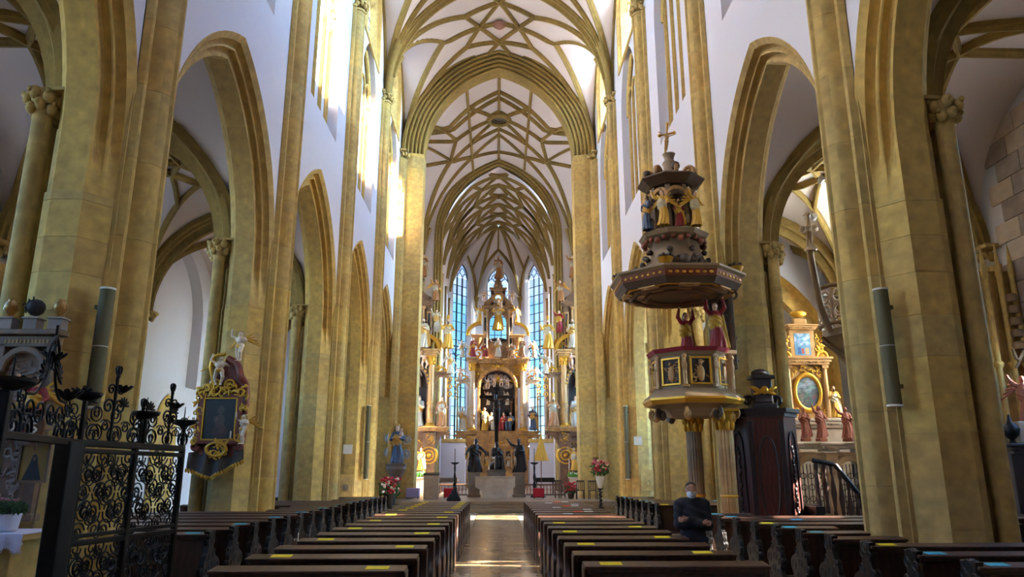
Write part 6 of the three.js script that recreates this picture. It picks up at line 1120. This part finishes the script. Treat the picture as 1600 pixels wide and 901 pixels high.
{
  const t = thing('stone_epitaph', 'carved stone epitaph with arched relief and urns on the near pier behind the gate', 'epitaph', [-6.87, 1.15, -10.82]);
  obj('lower_panel', boxUV(M([rb(0.84, 1.15, 0.14, 0, 0.72, 0, 0.01), rb(0.94, 0.1, 0.24, 0, 0.1, 0.02, 0.02), rb(0.96, 0.08, 0.22, 0, 1.33, 0.02, 0.015)])), redMarble, t);
  obj('lower_relief', carving(0.5, 0.7, 0, 0.72, 0.075, 60, 0.07), reliefStone, t);
  obj('aedicule', boxUV(M([...[-1, 1].map((s) => rb(0.12, 1.15, 0.18, s * 0.36, 1.95, 0, 0.01)), rb(0.84, 0.16, 0.18, 0, 2.56, 0, 0.01), rb(0.98, 0.08, 0.28, 0, 2.69, 0.02, 0.02), bx(0.7, 1.1, 0.06, 0, 1.95, -0.05), T(archBand(0.27, 0.06, 2.14, 0.1, 0), 0, 0, 0)])), redMarble, t);
  obj('arched_relief', [T(nicheArch(0.27, 1.42, 2.14, 0.03), 0, 0, -0.02), ...carving(0.46, 0.85, 0, 1.9, 0.02, 60, 0.06)], reliefStone, t);
  obj('inscription_frieze', Array.from({ length: 12 }, (_, i) => bx(0.025, 0.06, 0.012, -0.3 + i * 0.055, 2.56, 0.095)), giltWood, t);
  for (const x of [-0.36, 0, 0.36]) { obj('urn_plinth', boxUV(M([rb(0.2, 0.16, 0.18, x, 2.82, 0, 0.01), rb(0.24, 0.03, 0.22, x, 2.91, 0, 0.008)])), reliefStone, t); if (x) obj('urn', lathe([[0.03, 0], [0.04, 0.03], [0.1, 0.12], [0.09, 0.2], [0.05, 0.25], [0.06, 0.27]], 14, x, 2.93, 0), std({ color: 0xa5763a, roughness: 0.35, metalness: 0.4 }), t); else obj('emblem', [sph(0.13, 0, 3.08, 0, 9), ...carving(0.24, 0.24, 0, 3.1, 0.08, 10, 0.06)], darkRelief, t); }
  statue('angel', 'redgold', 0.86, [-6.5, 2.3, -10.55], 0.2, 'painted wooden angel between two heraldic shields before the epitaph', undefined);
  for (const [x, w, zig] of [[-6.66, 'with a plain dark field', 0], [-6.36, 'with a pale zigzag', 1]]) { const s = thing('heraldic_shield', `oval brown heraldic shield ${w}`, 'shield', [x, 2.46, -10.4], 0.1); obj('field', [ell(0.115, 0.19, 0.025, 0, 0, 0, 16)], redMarble, s); obj('rim', new THREE.TorusGeometry(0.115, 0.018, 6, 24).scale(1, 1.65, 1), std({ color: 0x7a4a28, roughness: 0.5 }), s); obj('charge', zig ? tube([[-0.03, 0.12, 0.03], [0.04, 0.06, 0.03], [-0.04, 0.02, 0.03], [0.04, -0.04, 0.03], [-0.03, -0.1, 0.03]], 0.014, 24, 4) : tube([[0.0, 0.1, 0.03], [0.03, 0.0, 0.03], [-0.02, -0.1, 0.03]], 0.014, 14, 4), whitePaint, s); obj('support', bar([0, -0.18, -0.05], [0, -0.3, -0.12], 0.02), brownWood, s); }
  const p = thing('icon_panel', 'small gold ground painting of a dark cloaked figure in a brown frame', 'painting', [-6.42, 1.98, -10.62], 0);
  const cv = document.createElement('canvas'); cv.width = 128; cv.height = 176; const c = cv.getContext('2d'); c.fillStyle = '#8a6a22'; c.fillRect(0, 0, 128, 176); for (let i = 0; i < 500; i++) { c.fillStyle = `rgba(${120 + rnd() * 60 | 0},${90 + rnd() * 40 | 0},30,0.5)`; c.fillRect(rnd() * 128, rnd() * 176, 4, 3); } c.fillStyle = '#1d1a1c'; c.beginPath(); c.moveTo(14, 176); c.quadraticCurveTo(36, 110, 48, 84); c.quadraticCurveTo(54, 44, 66, 44); c.quadraticCurveTo(82, 46, 86, 92); c.quadraticCurveTo(96, 120, 112, 176); c.fill(); c.fillStyle = '#6b4a36'; c.beginPath(); c.ellipse(66, 66, 9, 12, 0, 0, 7); c.fill();
  const tx = new THREE.CanvasTexture(cv); tx.colorSpace = THREE.SRGBColorSpace;
  obj('picture', new THREE.PlaneGeometry(0.34, 0.46).translate(0, 0, 0.021), std({ map: tx, roughness: 0.5 }), p); obj('backing', bx(0.38, 0.5, 0.03), brownWood, p); for (const q of [-0.12, 0.12]) obj('strut', bar([q, -0.22, -0.01], [q, -0.865, 0.02], 0.012), brownWood, p); obj('frame', [bx(0.42, 0.03, 0.05, 0, 0.25, 0.01), bx(0.42, 0.03, 0.05, 0, -0.25, 0.01), bx(0.03, 0.52, 0.05, 0.2, 0, 0.01), bx(0.03, 0.52, 0.05, -0.2, 0, 0.01)], redMarble, p);
  // small altar table with lace cloth and flowerpot
  const a = thing('stone_side_altar', 'yellow stone altar block with lace cloth behind the iron gate', 'altar', [-6.75, 0, -10.2]);
  obj('block', boxUV(M([rb(1.1, 1.02, 0.7, 0.12, 0.51, 0, 0.02)])), stones[0], a); obj('slab', boxUV(rb(1.7, 0.08, 0.9, 0, 1.06, 0, 0.015)), stones[2], a); obj('dark_slot', bx(0.1, 0.14, 0.02, 0.3, 0.76, 0.352), std({ color: 0x15110c, roughness: 0.9 }), a);  // near-black plate set on the block front as the slot
  const cl = thing('lace_cloth', 'white altar cloth with scalloped lace edge on the stone altar', 'cloth', [-6.75, 1.1, -10.2]);
  obj('cloth', rb(1.72, 0.012, 0.92, 0, 0.006, 0, 0.004), std({ color: 0xd4d0e2, roughness: 0.9 }), cl);
  const rows = []; for (let i = 0; i <= 60; i++) { const x = -0.86 + 1.72 * i / 60, d = 0.13 + 0.07 * Math.abs(sin(i * 0.35)) + 0.02 * Math.abs(sin(i * 1.6)); rows.push([[x, 0.01, 0.462], [x, -d * 0.5, 0.475 + 0.01 * sin(i)], [x, -d, 0.478 + 0.014 * sin(i)]]); } obj('drop', grid(rows), std({ color: 0xcdc9dc, roughness: 0.9, side: THREE.DoubleSide }), cl);
  obj('lace_edge', rows.flatMap((r, i) => [new THREE.TorusGeometry(0.016, 0.0045, 4, 8).translate(r[2][0], r[2][1], r[2][2]), ...(i % 2 ? [] : [new THREE.TorusGeometry(0.018, 0.004, 4, 8).translate(r[1][0], r[1][1], r[1][2] + 0.004)])]), std({ color: 0xdedbe8, roughness: 0.9 }), cl);
  const f = thing('potted_plant', 'bushy green plant with pink blossoms in a white pot on the lace cloth', 'plant', [-6.3, 1.115, -10.05]); obj('pot', lathe([[0.001, 0], [0.1, 0], [0.12, 0.02], [0.145, 0.2], [0.15, 0.22], [0.13, 0.22], [0.12, 0.19]], 20), std({ color: 0xd7dbe8, roughness: 0.35 }), f);
  obj('foliage', Array.from({ length: 220 }, () => { const q = rr(0, 2 * PI), r = 0.2 * Math.sqrt(rnd()), h = rr(0, 1); return rotZ(rotY(ell(0.012, 0.035, 0.006, 0, 0, 0, 5), rr(0, 6)), rr(-1, 1)).translate(r * cos(q), 0.22 + h * 0.17 * (1.2 - r * 3), r * sin(q)); }), std({ color: 0x2b4f1e, roughness: 0.6 }), f); obj('blossoms', Array.from({ length: 16 }, () => sph(0.014, rr(-0.15, 0.15), rr(0.38, 0.42), rr(-0.12, 0.12), 6)), std({ color: 0xb5787e, roughness: 0.7 }), f);
  const b = thing('missal_stand', 'grey slanted book rest on the lace covered stone altar', 'book rest', [-7.15, 1.115, -10.1]); obj('board', rotX(rb(0.34, 0.02, 0.26, 0, 0, 0, 0.004), 0.5).translate(0, 0.12, 0), reliefStone, b); obj('foot', [bx(0.3, 0.06, 0.03, 0, 0.03, 0.1), bx(0.3, 0.18, 0.03, 0, 0.09, -0.1)], woodDark, b);
}
{ // framed painting with cherubs on the pier
  const t = thing('rococo_picture_frame', 'ornate red and gold rococo frame around a dark painting on the pier', 'frame', [-6.95, 1.6, -18.93], 0.0);
  const redw = std({ color: 0x7a3526, roughness: 0.4 }), G = [];
  obj('back_board', boxUV(T(ext(shp([[-0.55, 0.75], [-0.62, 1.0], [-0.6, 2.1], [-0.42, 2.3], [-0.3, 2.75], [0.05, 3.1], [0.3, 2.9], [0.45, 2.3], [0.62, 2.1], [0.64, 1.0], [0.5, 0.7], [0, 0.55]].reverse()), 0.06, 0.01), 0, 0, 0)), redw, t);
  obj('frame_moulding', [...[-1, 1].flatMap((s) => [rb(0.13, 1.2, 0.12, s * 0.47, 1.58, 0.12, 0.04), tube(scrollPts(0.1, 1.3, s).map(([x, y]) => [s * 0.45 + x, 2.2 + y, 0.12]), 0.045, 24, 6), tube(scrollPts(0.1, 1.3, s).map(([x, y]) => [s * 0.45 + x, 0.9 - y, 0.12]), 0.045, 24, 6)]), rb(1.0, 0.12, 0.12, 0, 2.14, 0.12, 0.04), rb(1.0, 0.12, 0.12, 0, 1.0, 0.12, 0.04)], redw, t);
  obj('gilt_slip', [rb(0.84, 0.035, 0.06, 0, 2.08, 0.16, 0.01), rb(0.84, 0.035, 0.06, 0, 1.06, 0.16, 0.01), rb(0.035, 1.0, 0.06, -0.405, 1.57, 0.16, 0.01), rb(0.035, 1.0, 0.06, 0.405, 1.57, 0.16, 0.01)], gold, t);
  const cv = document.createElement('canvas'); cv.width = 160; cv.height = 200; const c = cv.getContext('2d'); c.fillStyle = '#1c1717'; c.fillRect(0, 0, 160, 200); c.fillStyle = 'rgba(110,80,66,0.55)'; for (const [x, y, a, b] of [[84, 56, 17, 21], [82, 110, 24, 34], [60, 100, 12, 15], [96, 150, 14, 26]]) { c.beginPath(); c.ellipse(x, y, a, b, 0.2, 0, 7); c.fill(); } c.fillStyle = 'rgba(80,40,36,0.6)'; c.beginPath(); c.ellipse(86, 160, 40, 34, 0, 0, 7); c.fill();
  const tx = new THREE.CanvasTexture(cv); tx.colorSpace = THREE.SRGBColorSpace;
  obj('painting', new THREE.PlaneGeometry(0.8, 1.0).translate(0, 1.57, 0.15), std({ map: tx, roughness: 0.35 }), t);
  obj('gilt_ornament', [...carving(0.9, 0.25, 0, 2.3, 0.16, 24, 0.12), ...carving(0.5, 0.4, 0, 0.82, 0.16, 24, 0.12), new THREE.TorusGeometry(0.2, 0.04, 6, 24).scale(1.2, 0.8, 1).translate(0, 0.82, 0.18), ...[-1, 1].map((s) => tube(scrollPts(0.14, 1.4, s).map(([x, y]) => [s * 0.05 + x, 2.42 + y, 0.16]), 0.035, 26, 5)), tube([[-0.2, 2.4, 0.16], [-0.34, 2.9, 0.16], [-0.25, 3.15, 0.16], [0.0, 3.2, 0.16]], 0.05, 20, 6)], gold, t);
  obj('side_ornament', [-1, 1].flatMap((s) => [...carving(0.16, 1.1, s * 0.56, 1.55, 0.14, 18, 0.11), ...carving(0.3, 0.3, s * 0.5, 2.25, 0.16, 8, 0.12)]), gold, t);
  obj('dark_cartouche', ell(0.2, 0.13, 0.05, 0, 0.82, 0.15, 14), darkRelief, t);
  const rows = []; for (let i = 0; i <= 24; i++) { const q = i / 24, x = -0.7 + 1.35 * q, top = 0.75 + 0.1 * q, bot = 0.42 - 0.35 * (1 - Math.abs(q - 0.42) / 0.58) + 0.12 * q; rows.push([0, 0.35, 0.7, 1].map((k) => [x, top + (bot - top) * k, 0.1 + 0.05 * sin(q * 22 + k * 2)])); }
  obj('drapery', grid(rows), std({ color: 0x4b443f, roughness: 0.7, side: THREE.DoubleSide }), t); obj('drapery_fringe', rows.map((r) => ell(0.035, 0.06, 0.03, r[3][0], r[3][1], r[3][2], 6)), gold, t);
  obj('hanging_cloth', [tube([[0.05, 3.1, 0.1], [0.3, 2.95, 0.12], [0.45, 2.6, 0.14], [0.55, 2.45, 0.1], [0.6, 1.9, 0.08]], 0.09, 30, 8)], redw, t);
  const PG = 'cherubs around the framed painting';
  statue('putto', 'putto', 0.75, [-6.6, 4.62, -18.75], -0.3, 'pale cherub with raised arms on top of the rococo frame', PG); statue('putto', 'putto', 0.72, [-7.05, 4.0, -18.72], 0.3, 'pale cherub inside the gilded scroll above the dark painting', PG); statue('putto', 'putto', 0.72, [-6.32, 2.55, -18.72], -0.5, 'pale cherub clinging to the side of the rococo frame', PG); statue('putto', 'putto', 0.45, [-7.62, 2.75, -18.8], 0.6, 'small cherub at the gate side edge of the rococo frame', PG);
  const cd = thing('wall_candle', 'single white candle on the ledge of the rococo frame', 'candle', [-6.62, 2.66, -18.72]); obj('candle', cyl(0.02, 0.02, 0.18, 0, 0.03, 0, 8), whitePaint, cd); obj('cup', lathe([[0.01, 0], [0.04, 0.01], [0.045, 0.04]], 10), gold, cd);
}
// ================================================================ south aisle: chapel screen, gilded altar, gallery
{
  const back = struct('wall_south_chapel', boxUV(bx(6.8, 13.2, 0.3, 10.9, 6.6, -29.85)), plaster);
  const ar = thing('ashlar_arch', 'tall pointed ashlar arch behind the gilded aisle altar', 'arch', [10.6, 0, -28.6]);
  const c = 2.2, prof = [[2.7, 0.35], [2.7, -0.35], [2.1, -0.35], [1.9, -0.1], [1.9, 0.35]];
  obj('arch', boxUV(toCreasedNormals(grid(prof.map(([w, d]) => [[-w, 0], ...archPts(w, 5.6, c, 14), [w, 0]].map(([u, y]) => [u, y, d]))), 0.4)), stones[0], ar);
  const scr = thing('chapel_screen', 'low stone arcade screen with iron grilles in the south aisle', 'screen', [11.5, 0, -24.5]);
  for (let k = 0; k < 4; k++) { const x = -1.95 + k * 1.3; obj('pier', boxUV(M([rb(0.4, 2.5, 0.5, x, 1.25, 0, 0.02), rb(0.52, 0.14, 0.6, x, 0.07, 0, 0.02), rb(0.5, 0.1, 0.58, x, 1.9, 0, 0.02)])), paleWood, scr); obj('cornice_block', boxUV(M(cornice(0.7, 0.8, 0.28, x, 2.55, 0.03))), marbleCream, scr); if (k < 3) { obj('arch_head', boxUV(M([T(archBand(0.42, 0.16, 1.85, 0.3, -0.15), x + 0.65, 0, 0), bx(0.9, 0.14, 0.3, x + 0.65, 2.46, 0)])), paleWood, scr); obj('grille', [bx(0.84, 0.04, 0.03, x + 0.65, 0.5, 0), ...Array.from({ length: 7 }, (_, i) => bx(0.02, 2.1, 0.02, x + 0.3 + i * 0.117, 1.1, 0)), ...Array.from({ length: 12 }, (_, i) => new THREE.TorusGeometry(0.09, 0.012, 4, 10).translate(x + 0.4 + (i % 3) * 0.25, 0.7 + (i / 3 | 0) * 0.36, 0.01))], iron, scr); } }
  obj('top_cornice', boxUV(M(cornice(4.6, 0.6, 0.24, 0, 2.62, 0))), marbleCream, scr);
  [[9.62, 'woman', 0.95], [10.1, 'saint', 1.0], [10.62, 'preacher', 1.05], [11.5, 'disciple', 1.0], [12.6, 'woman', 1.0]].forEach(([x, k, h], i) => statue(k, 'terracotta', h, [x, 2.87, -24.4], rr(-0.4, 0.4), ['terracotta woman on the chapel screen next to the dark portal', 'terracotta saint with staff on the chapel screen below the oval painting', 'terracotta figure with raised arm on the chapel screen', 'terracotta figure on the chapel screen beside the gold saint', 'terracotta woman at the far end of the chapel screen'][i], 'terracotta figures on the chapel screen', 'statue', terracotta));
  const al = thing('gilded_aisle_altar', 'gilded altarpiece with oval painting in the south aisle', 'altar', [11.05, 0, -26.2]);
  obj('base', boxUV(M([rb(2.4, 3.4, 0.7, 0, 1.7, -0.1, 0.02), ...cornice(3.0, 0.9, 0.35, 0, 3.4, -0.05)])), marbleCream, al);
  obj('body', boxUV(M([rb(1.5, 1.85, 0.3, 0, 4.68, -0.1, 0.02), ...[-1, 1].flatMap((s) => [cyl(0.09, 0.08, 1.8, s * 0.66, 3.76, 0.1, 10), rb(0.24, 0.12, 0.24, s * 0.66, 5.56, 0.1, 0.02)]), ...cornice(1.85, 0.7, 0.3, 0, 5.62, 0), rb(0.9, 1.05, 0.22, 0, 6.4, -0.1, 0.02), ...cornice(1.15, 0.55, 0.2, 0, 6.92, -0.05), rb(0.5, 0.25, 0.2, 0, 7.24, -0.1, 0.05)])), giltWood, al);
  obj('ornament', [...[-1, 1].flatMap((s) => [...carving(0.25, 0.9, s * 0.62, 6.3, 0.0, 16, 0.12), tube(scrollPts(0.22, 1.3, s).map(([x, y]) => [s * 0.48 + x, 5.95 + y, 0]), 0.06, 26, 6)]), ...carving(1.2, 0.25, 0, 5.5, 0.08, 16, 0.1), ...[[-0.52, 5.35], [0.52, 5.35], [-0.52, 3.95], [0.52, 3.95]].flatMap(([x, y]) => carving(0.28, 0.28, x, y, 0.08, 7, 0.09)), ell(0.32, 0.14, 0.14, 0, 7.55, -0.1, 10)], gold, al);
  obj('oval_frame', new THREE.TorusGeometry(0.46, 0.07, 8, 36).scale(1, 1.38, 1).translate(0, 4.65, 0.08), gold, al);
  const paint = (w, h, f) => { const cv = document.createElement('canvas'); cv.width = w; cv.height = h; f(cv.getContext('2d')); const tx = new THREE.CanvasTexture(cv); tx.colorSpace = THREE.SRGBColorSpace; return std({ map: tx, roughness: 0.4 }); };
  const sky1 = paint(128, 176, (k) => { k.fillStyle = '#4d5557'; k.fillRect(0, 0, 128, 176); for (let i = 0; i < 60; i++) { const y = rnd() * 90; k.fillStyle = `rgba(${130 + rnd() * 60 | 0},${150 + rnd() * 50 | 0},${165 + rnd() * 40 | 0},0.35)`; k.beginPath(); k.ellipse(rnd() * 128, y, 8 + rnd() * 14, 5 + rnd() * 8, 0, 0, 7); k.fill(); } for (let i = 0; i < 40; i++) { k.fillStyle = `rgba(${70 + rnd() * 110 | 0},${66 + rnd() * 80 | 0},${62 + rnd() * 60 | 0},0.5)`; k.beginPath(); k.ellipse(rnd() * 128, 100 + rnd() * 76, 5 + rnd() * 12, 4 + rnd() * 7, rnd() * 3, 0, 7); k.fill(); } });
  obj('oval_painting', (() => { const g = new THREE.CircleGeometry(0.45, 36).scale(1, 1.38, 1); return g.translate(0, 4.65, 0.07); })(), sky1, al);
  const sky2 = paint(96, 112, (k) => { k.fillStyle = '#5d86a6'; k.fillRect(0, 0, 96, 112); for (let i = 0; i < 40; i++) { k.fillStyle = `rgba(${150 + rnd() * 90 | 0},${170 + rnd() * 60 | 0},${190 + rnd() * 50 | 0},0.4)`; k.beginPath(); k.ellipse(rnd() * 96, rnd() * 60, 10, 6, 0, 0, 7); k.fill(); } k.fillStyle = '#9a3d34'; k.fillRect(40, 78, 14, 26); k.fillStyle = '#2f4f86'; k.fillRect(16, 72, 20, 34); k.fillStyle = '#c2956b'; k.fillRect(62, 74, 22, 34); });
  obj('upper_painting', new THREE.PlaneGeometry(0.58, 0.8).translate(0, 6.4, 0.02), sky2, al);
  statue('saint', 'gilt', 1.1, [11.95, 3.77, -26.1], 0, 'golden saint standing on the ledge beside the oval painting', undefined);
  // Gothic gallery corbelled from the wall, with tracery parapet
  const ga = thing('gothic_gallery', 'projecting late Gothic stone gallery with tracery parapet high in the south aisle', 'gallery', [10.55, 0, -21.0]);
  obj('corbel', boxUV(M([toCreasedNormals(lathe([[0.05, 3.9], [0.12, 4.4], [0.25, 4.8], [0.5, 5.2], [0.9, 5.55], [1.05, 5.7], [1.05, 5.9]], 8), 0.3), ...[0, 1, 2, 3, 4, 5, 6, 7].map((k) => rotY(tube([[0.06, 4.0, 0], [0.3, 4.75, 0], [0.72, 5.35, 0], [1.08, 5.7, 0]], 0.05, 14, 5), k * PI / 4))])), pulpitGrey, ga);
  obj('parapet_rail', [new THREE.TorusGeometry(1.02, 0.07, 6, 24).rotateX(PI / 2).translate(0, 7.15, 0), new THREE.TorusGeometry(1.02, 0.06, 6, 24).rotateX(PI / 2).translate(0, 6.05, 0)], pulpitGrey, ga);
  for (let k = 0; k < 14; k++) obj('tracery_panel', rotY(M([new THREE.TorusGeometry(0.17, 0.035, 5, 14).translate(0, 6.84, 1.0), new THREE.TorusGeometry(0.17, 0.035, 5, 14).translate(0, 6.4, 1.0), bx(0.05, 1.1, 0.07, 0.23, 6.6, 0.98)]), k * PI / 7), marbleCream, ga);
  obj('stem', [cyl(0.16, 0.12, 3.9, 0, 0, 0, 8)], pulpitGrey, ga); obj('ogee_rib', tube([[-0.95, 5.8, 0.3], [-1.15, 6.5, 0.3], [-1.2, 7.3, 0.2], [-1.22, 8.1, 0.1], [-1.2, 8.9, 0.1]], 0.1, 24, 6), pulpitGrey, ga); obj('pinnacle', [lathe([[0.16, 8.3], [0.2, 8.35], [0.1, 8.45], [0.08, 8.95]], 8, -1.2, 0, 0.1), ...[0, 1, 2, 3, 4, 5].map((k) => ell(0.1, 0.08, 0.1, -1.2 + 0.2 * cos(k), 9.0, 0.1 + 0.2 * sin(k), 6)), lathe([[0.08, 9.0], [0.05, 9.4], [0.1, 9.45], [0.02, 9.55]], 8, -1.2, 0, 0.1)], marbleCream, ga);
  // far right: niche canopies, angel, urn, dark wooden screen
  const tb = thing('gothic_tabernacle', 'Gothic stone niche with slender shafts and crocketed canopy on the aisle wall', 'tabernacle', [13.35, 0, -18.9]);
  for (const x of [-0.62, -0.25, 0.15, 0.5]) obj('shaft', boxUV(M([cyl(0.07, 0.07, 4.4, x, 2.6, 0, 8), lathe([[0.07, 0], [0.13, 0.1], [0.13, 0.16], [0.07, 0.2]], 8, x, 4.5, 0), lathe([[0.09, 0], [0.01, 0.9]], 6, x, 7.0, 0)])), stones[0], tb);
  obj('canopy', boxUV(M([...[0, 1, 2, 3, 4].map((k) => lathe([[0.16 - k * 0.015, 0], [0.2 - k * 0.015, 0.1], [0.12, 0.2]], 6, 0.3, 5.0 + k * 0.32, 0.12)), tube([[0.05, 5.0, 0.2], [0.1, 4.7, 0.25], [0.3, 4.95, 0.28], [0.5, 4.7, 0.25], [0.55, 5.0, 0.2]], 0.04, 24, 5), tube([[0.05, 4.5, 0.2], [0.3, 4.85, 0.28], [0.55, 4.5, 0.2]], 0.035, 16, 5)])), pulpitGrey, tb); obj('back_wall', boxUV(bx(1.5, 4.6, 0.2, 0, 4.9, -0.3)), stones[2], tb); obj('ledge', boxUV(M(cornice(1.8, 0.7, 0.3, 0, 2.35, 0))), pulpitGrey, tb); obj('plinth_wall', boxUV(bx(1.6, 2.4, 0.5, 0, 1.2, -0.1)), stones[2], tb);
  statue('angel', 'terracotta', 1.05, [12.55, 3.05, -17.4], -0.4, 'terracotta angel above the dark wooden screen at the aisle wall', undefined);
  const cf = thing('wooden_screen', 'dark carved wooden chapel screen by the south aisle wall', 'screen', [12.75, 0, -17.4]); obj('panel', boxUV(rb(1.7, 2.3, 0.3, 0, 1.15, 0, 0.02)), darkPurple, cf); obj('cornice', M(cornice(1.9, 0.6, 0.25, 0, 2.28, 0)), darkPurple, cf); obj('stone_coping', boxUV(rb(1.4, 0.5, 0.4, 0.1, 2.78, 0, 0.03)), marbleCream, cf); obj('carving', carving(1.3, 1.6, 0, 1.2, 0.16, 40, 0.11), woodBlack, cf);
  const un = thing('black_urn', 'black lidded urn on top of the dark wooden screen', 'urn', [12.02, 2.53, -17.3]); obj('bowl', lathe([[0.08, 0], [0.05, 0.08], [0.17, 0.2], [0.2, 0.32], [0.14, 0.4]], 16), iron, un); obj('lid', lathe([[0.15, 0.4], [0.06, 0.48], [0.03, 0.62], [0.02, 0.66]], 12), iron, un);
  // ashlar facing of the outer wall
  const ash = struct('trim_ashlar', null);
  for (let r = 0; r < 11; r++) for (let k = 0; k < 4; k++) obj('stone_block', boxUV(rb(0.08, 0.56, 0.94, 13.97, 5.4 + r * 0.575, -(15.6 + k * 0.96 + (r % 2) * 0.4), 0.008)), [marbleCream, reliefStone][(r * 5 + k * 3 + (rnd() * 2 | 0)) % 2], ash);
  // spotlights fixed to the aisle ribs, switched off
  for (const [x, y, z, w] of [[10.3, 10.9, -21.6, 'on the nearer rib'], [10.9, 10.6, -24.2, 'on the farther rib of the south aisle']]) { const s = thing('spotlight', `small chrome twin spotlight ${w}`, 'spotlight', [x, y, z]); for (const q of [-0.12, 0.12]) obj('lamp_head', [rotX(cyl(0.09, 0.1, 0.2, 0, 0, 0, 12), 1.2).translate(q, -0.1, 0)], silverMat, s); obj('mount', bx(0.4, 0.05, 0.05, 0, 0.02, 0), iron, s); }
}
{ // low front rail at the very end of the central aisle
  const t = thing('prayer_rail', 'low reddish wooden rail across the near end of the central aisle', 'rail', [0.05, 0, -6.35]); obj('top', boxUV(rb(1.5, 0.05, 0.2, 0, 0.965, 0, 0.015)), mahogany, t); for (const s of [-1, 1]) obj('leg', boxUV(rb(0.08, 0.94, 0.12, s * 0.66, 0.47, 0, 0.01)), woodDark, t);
}
renderer.render(scene, camera);
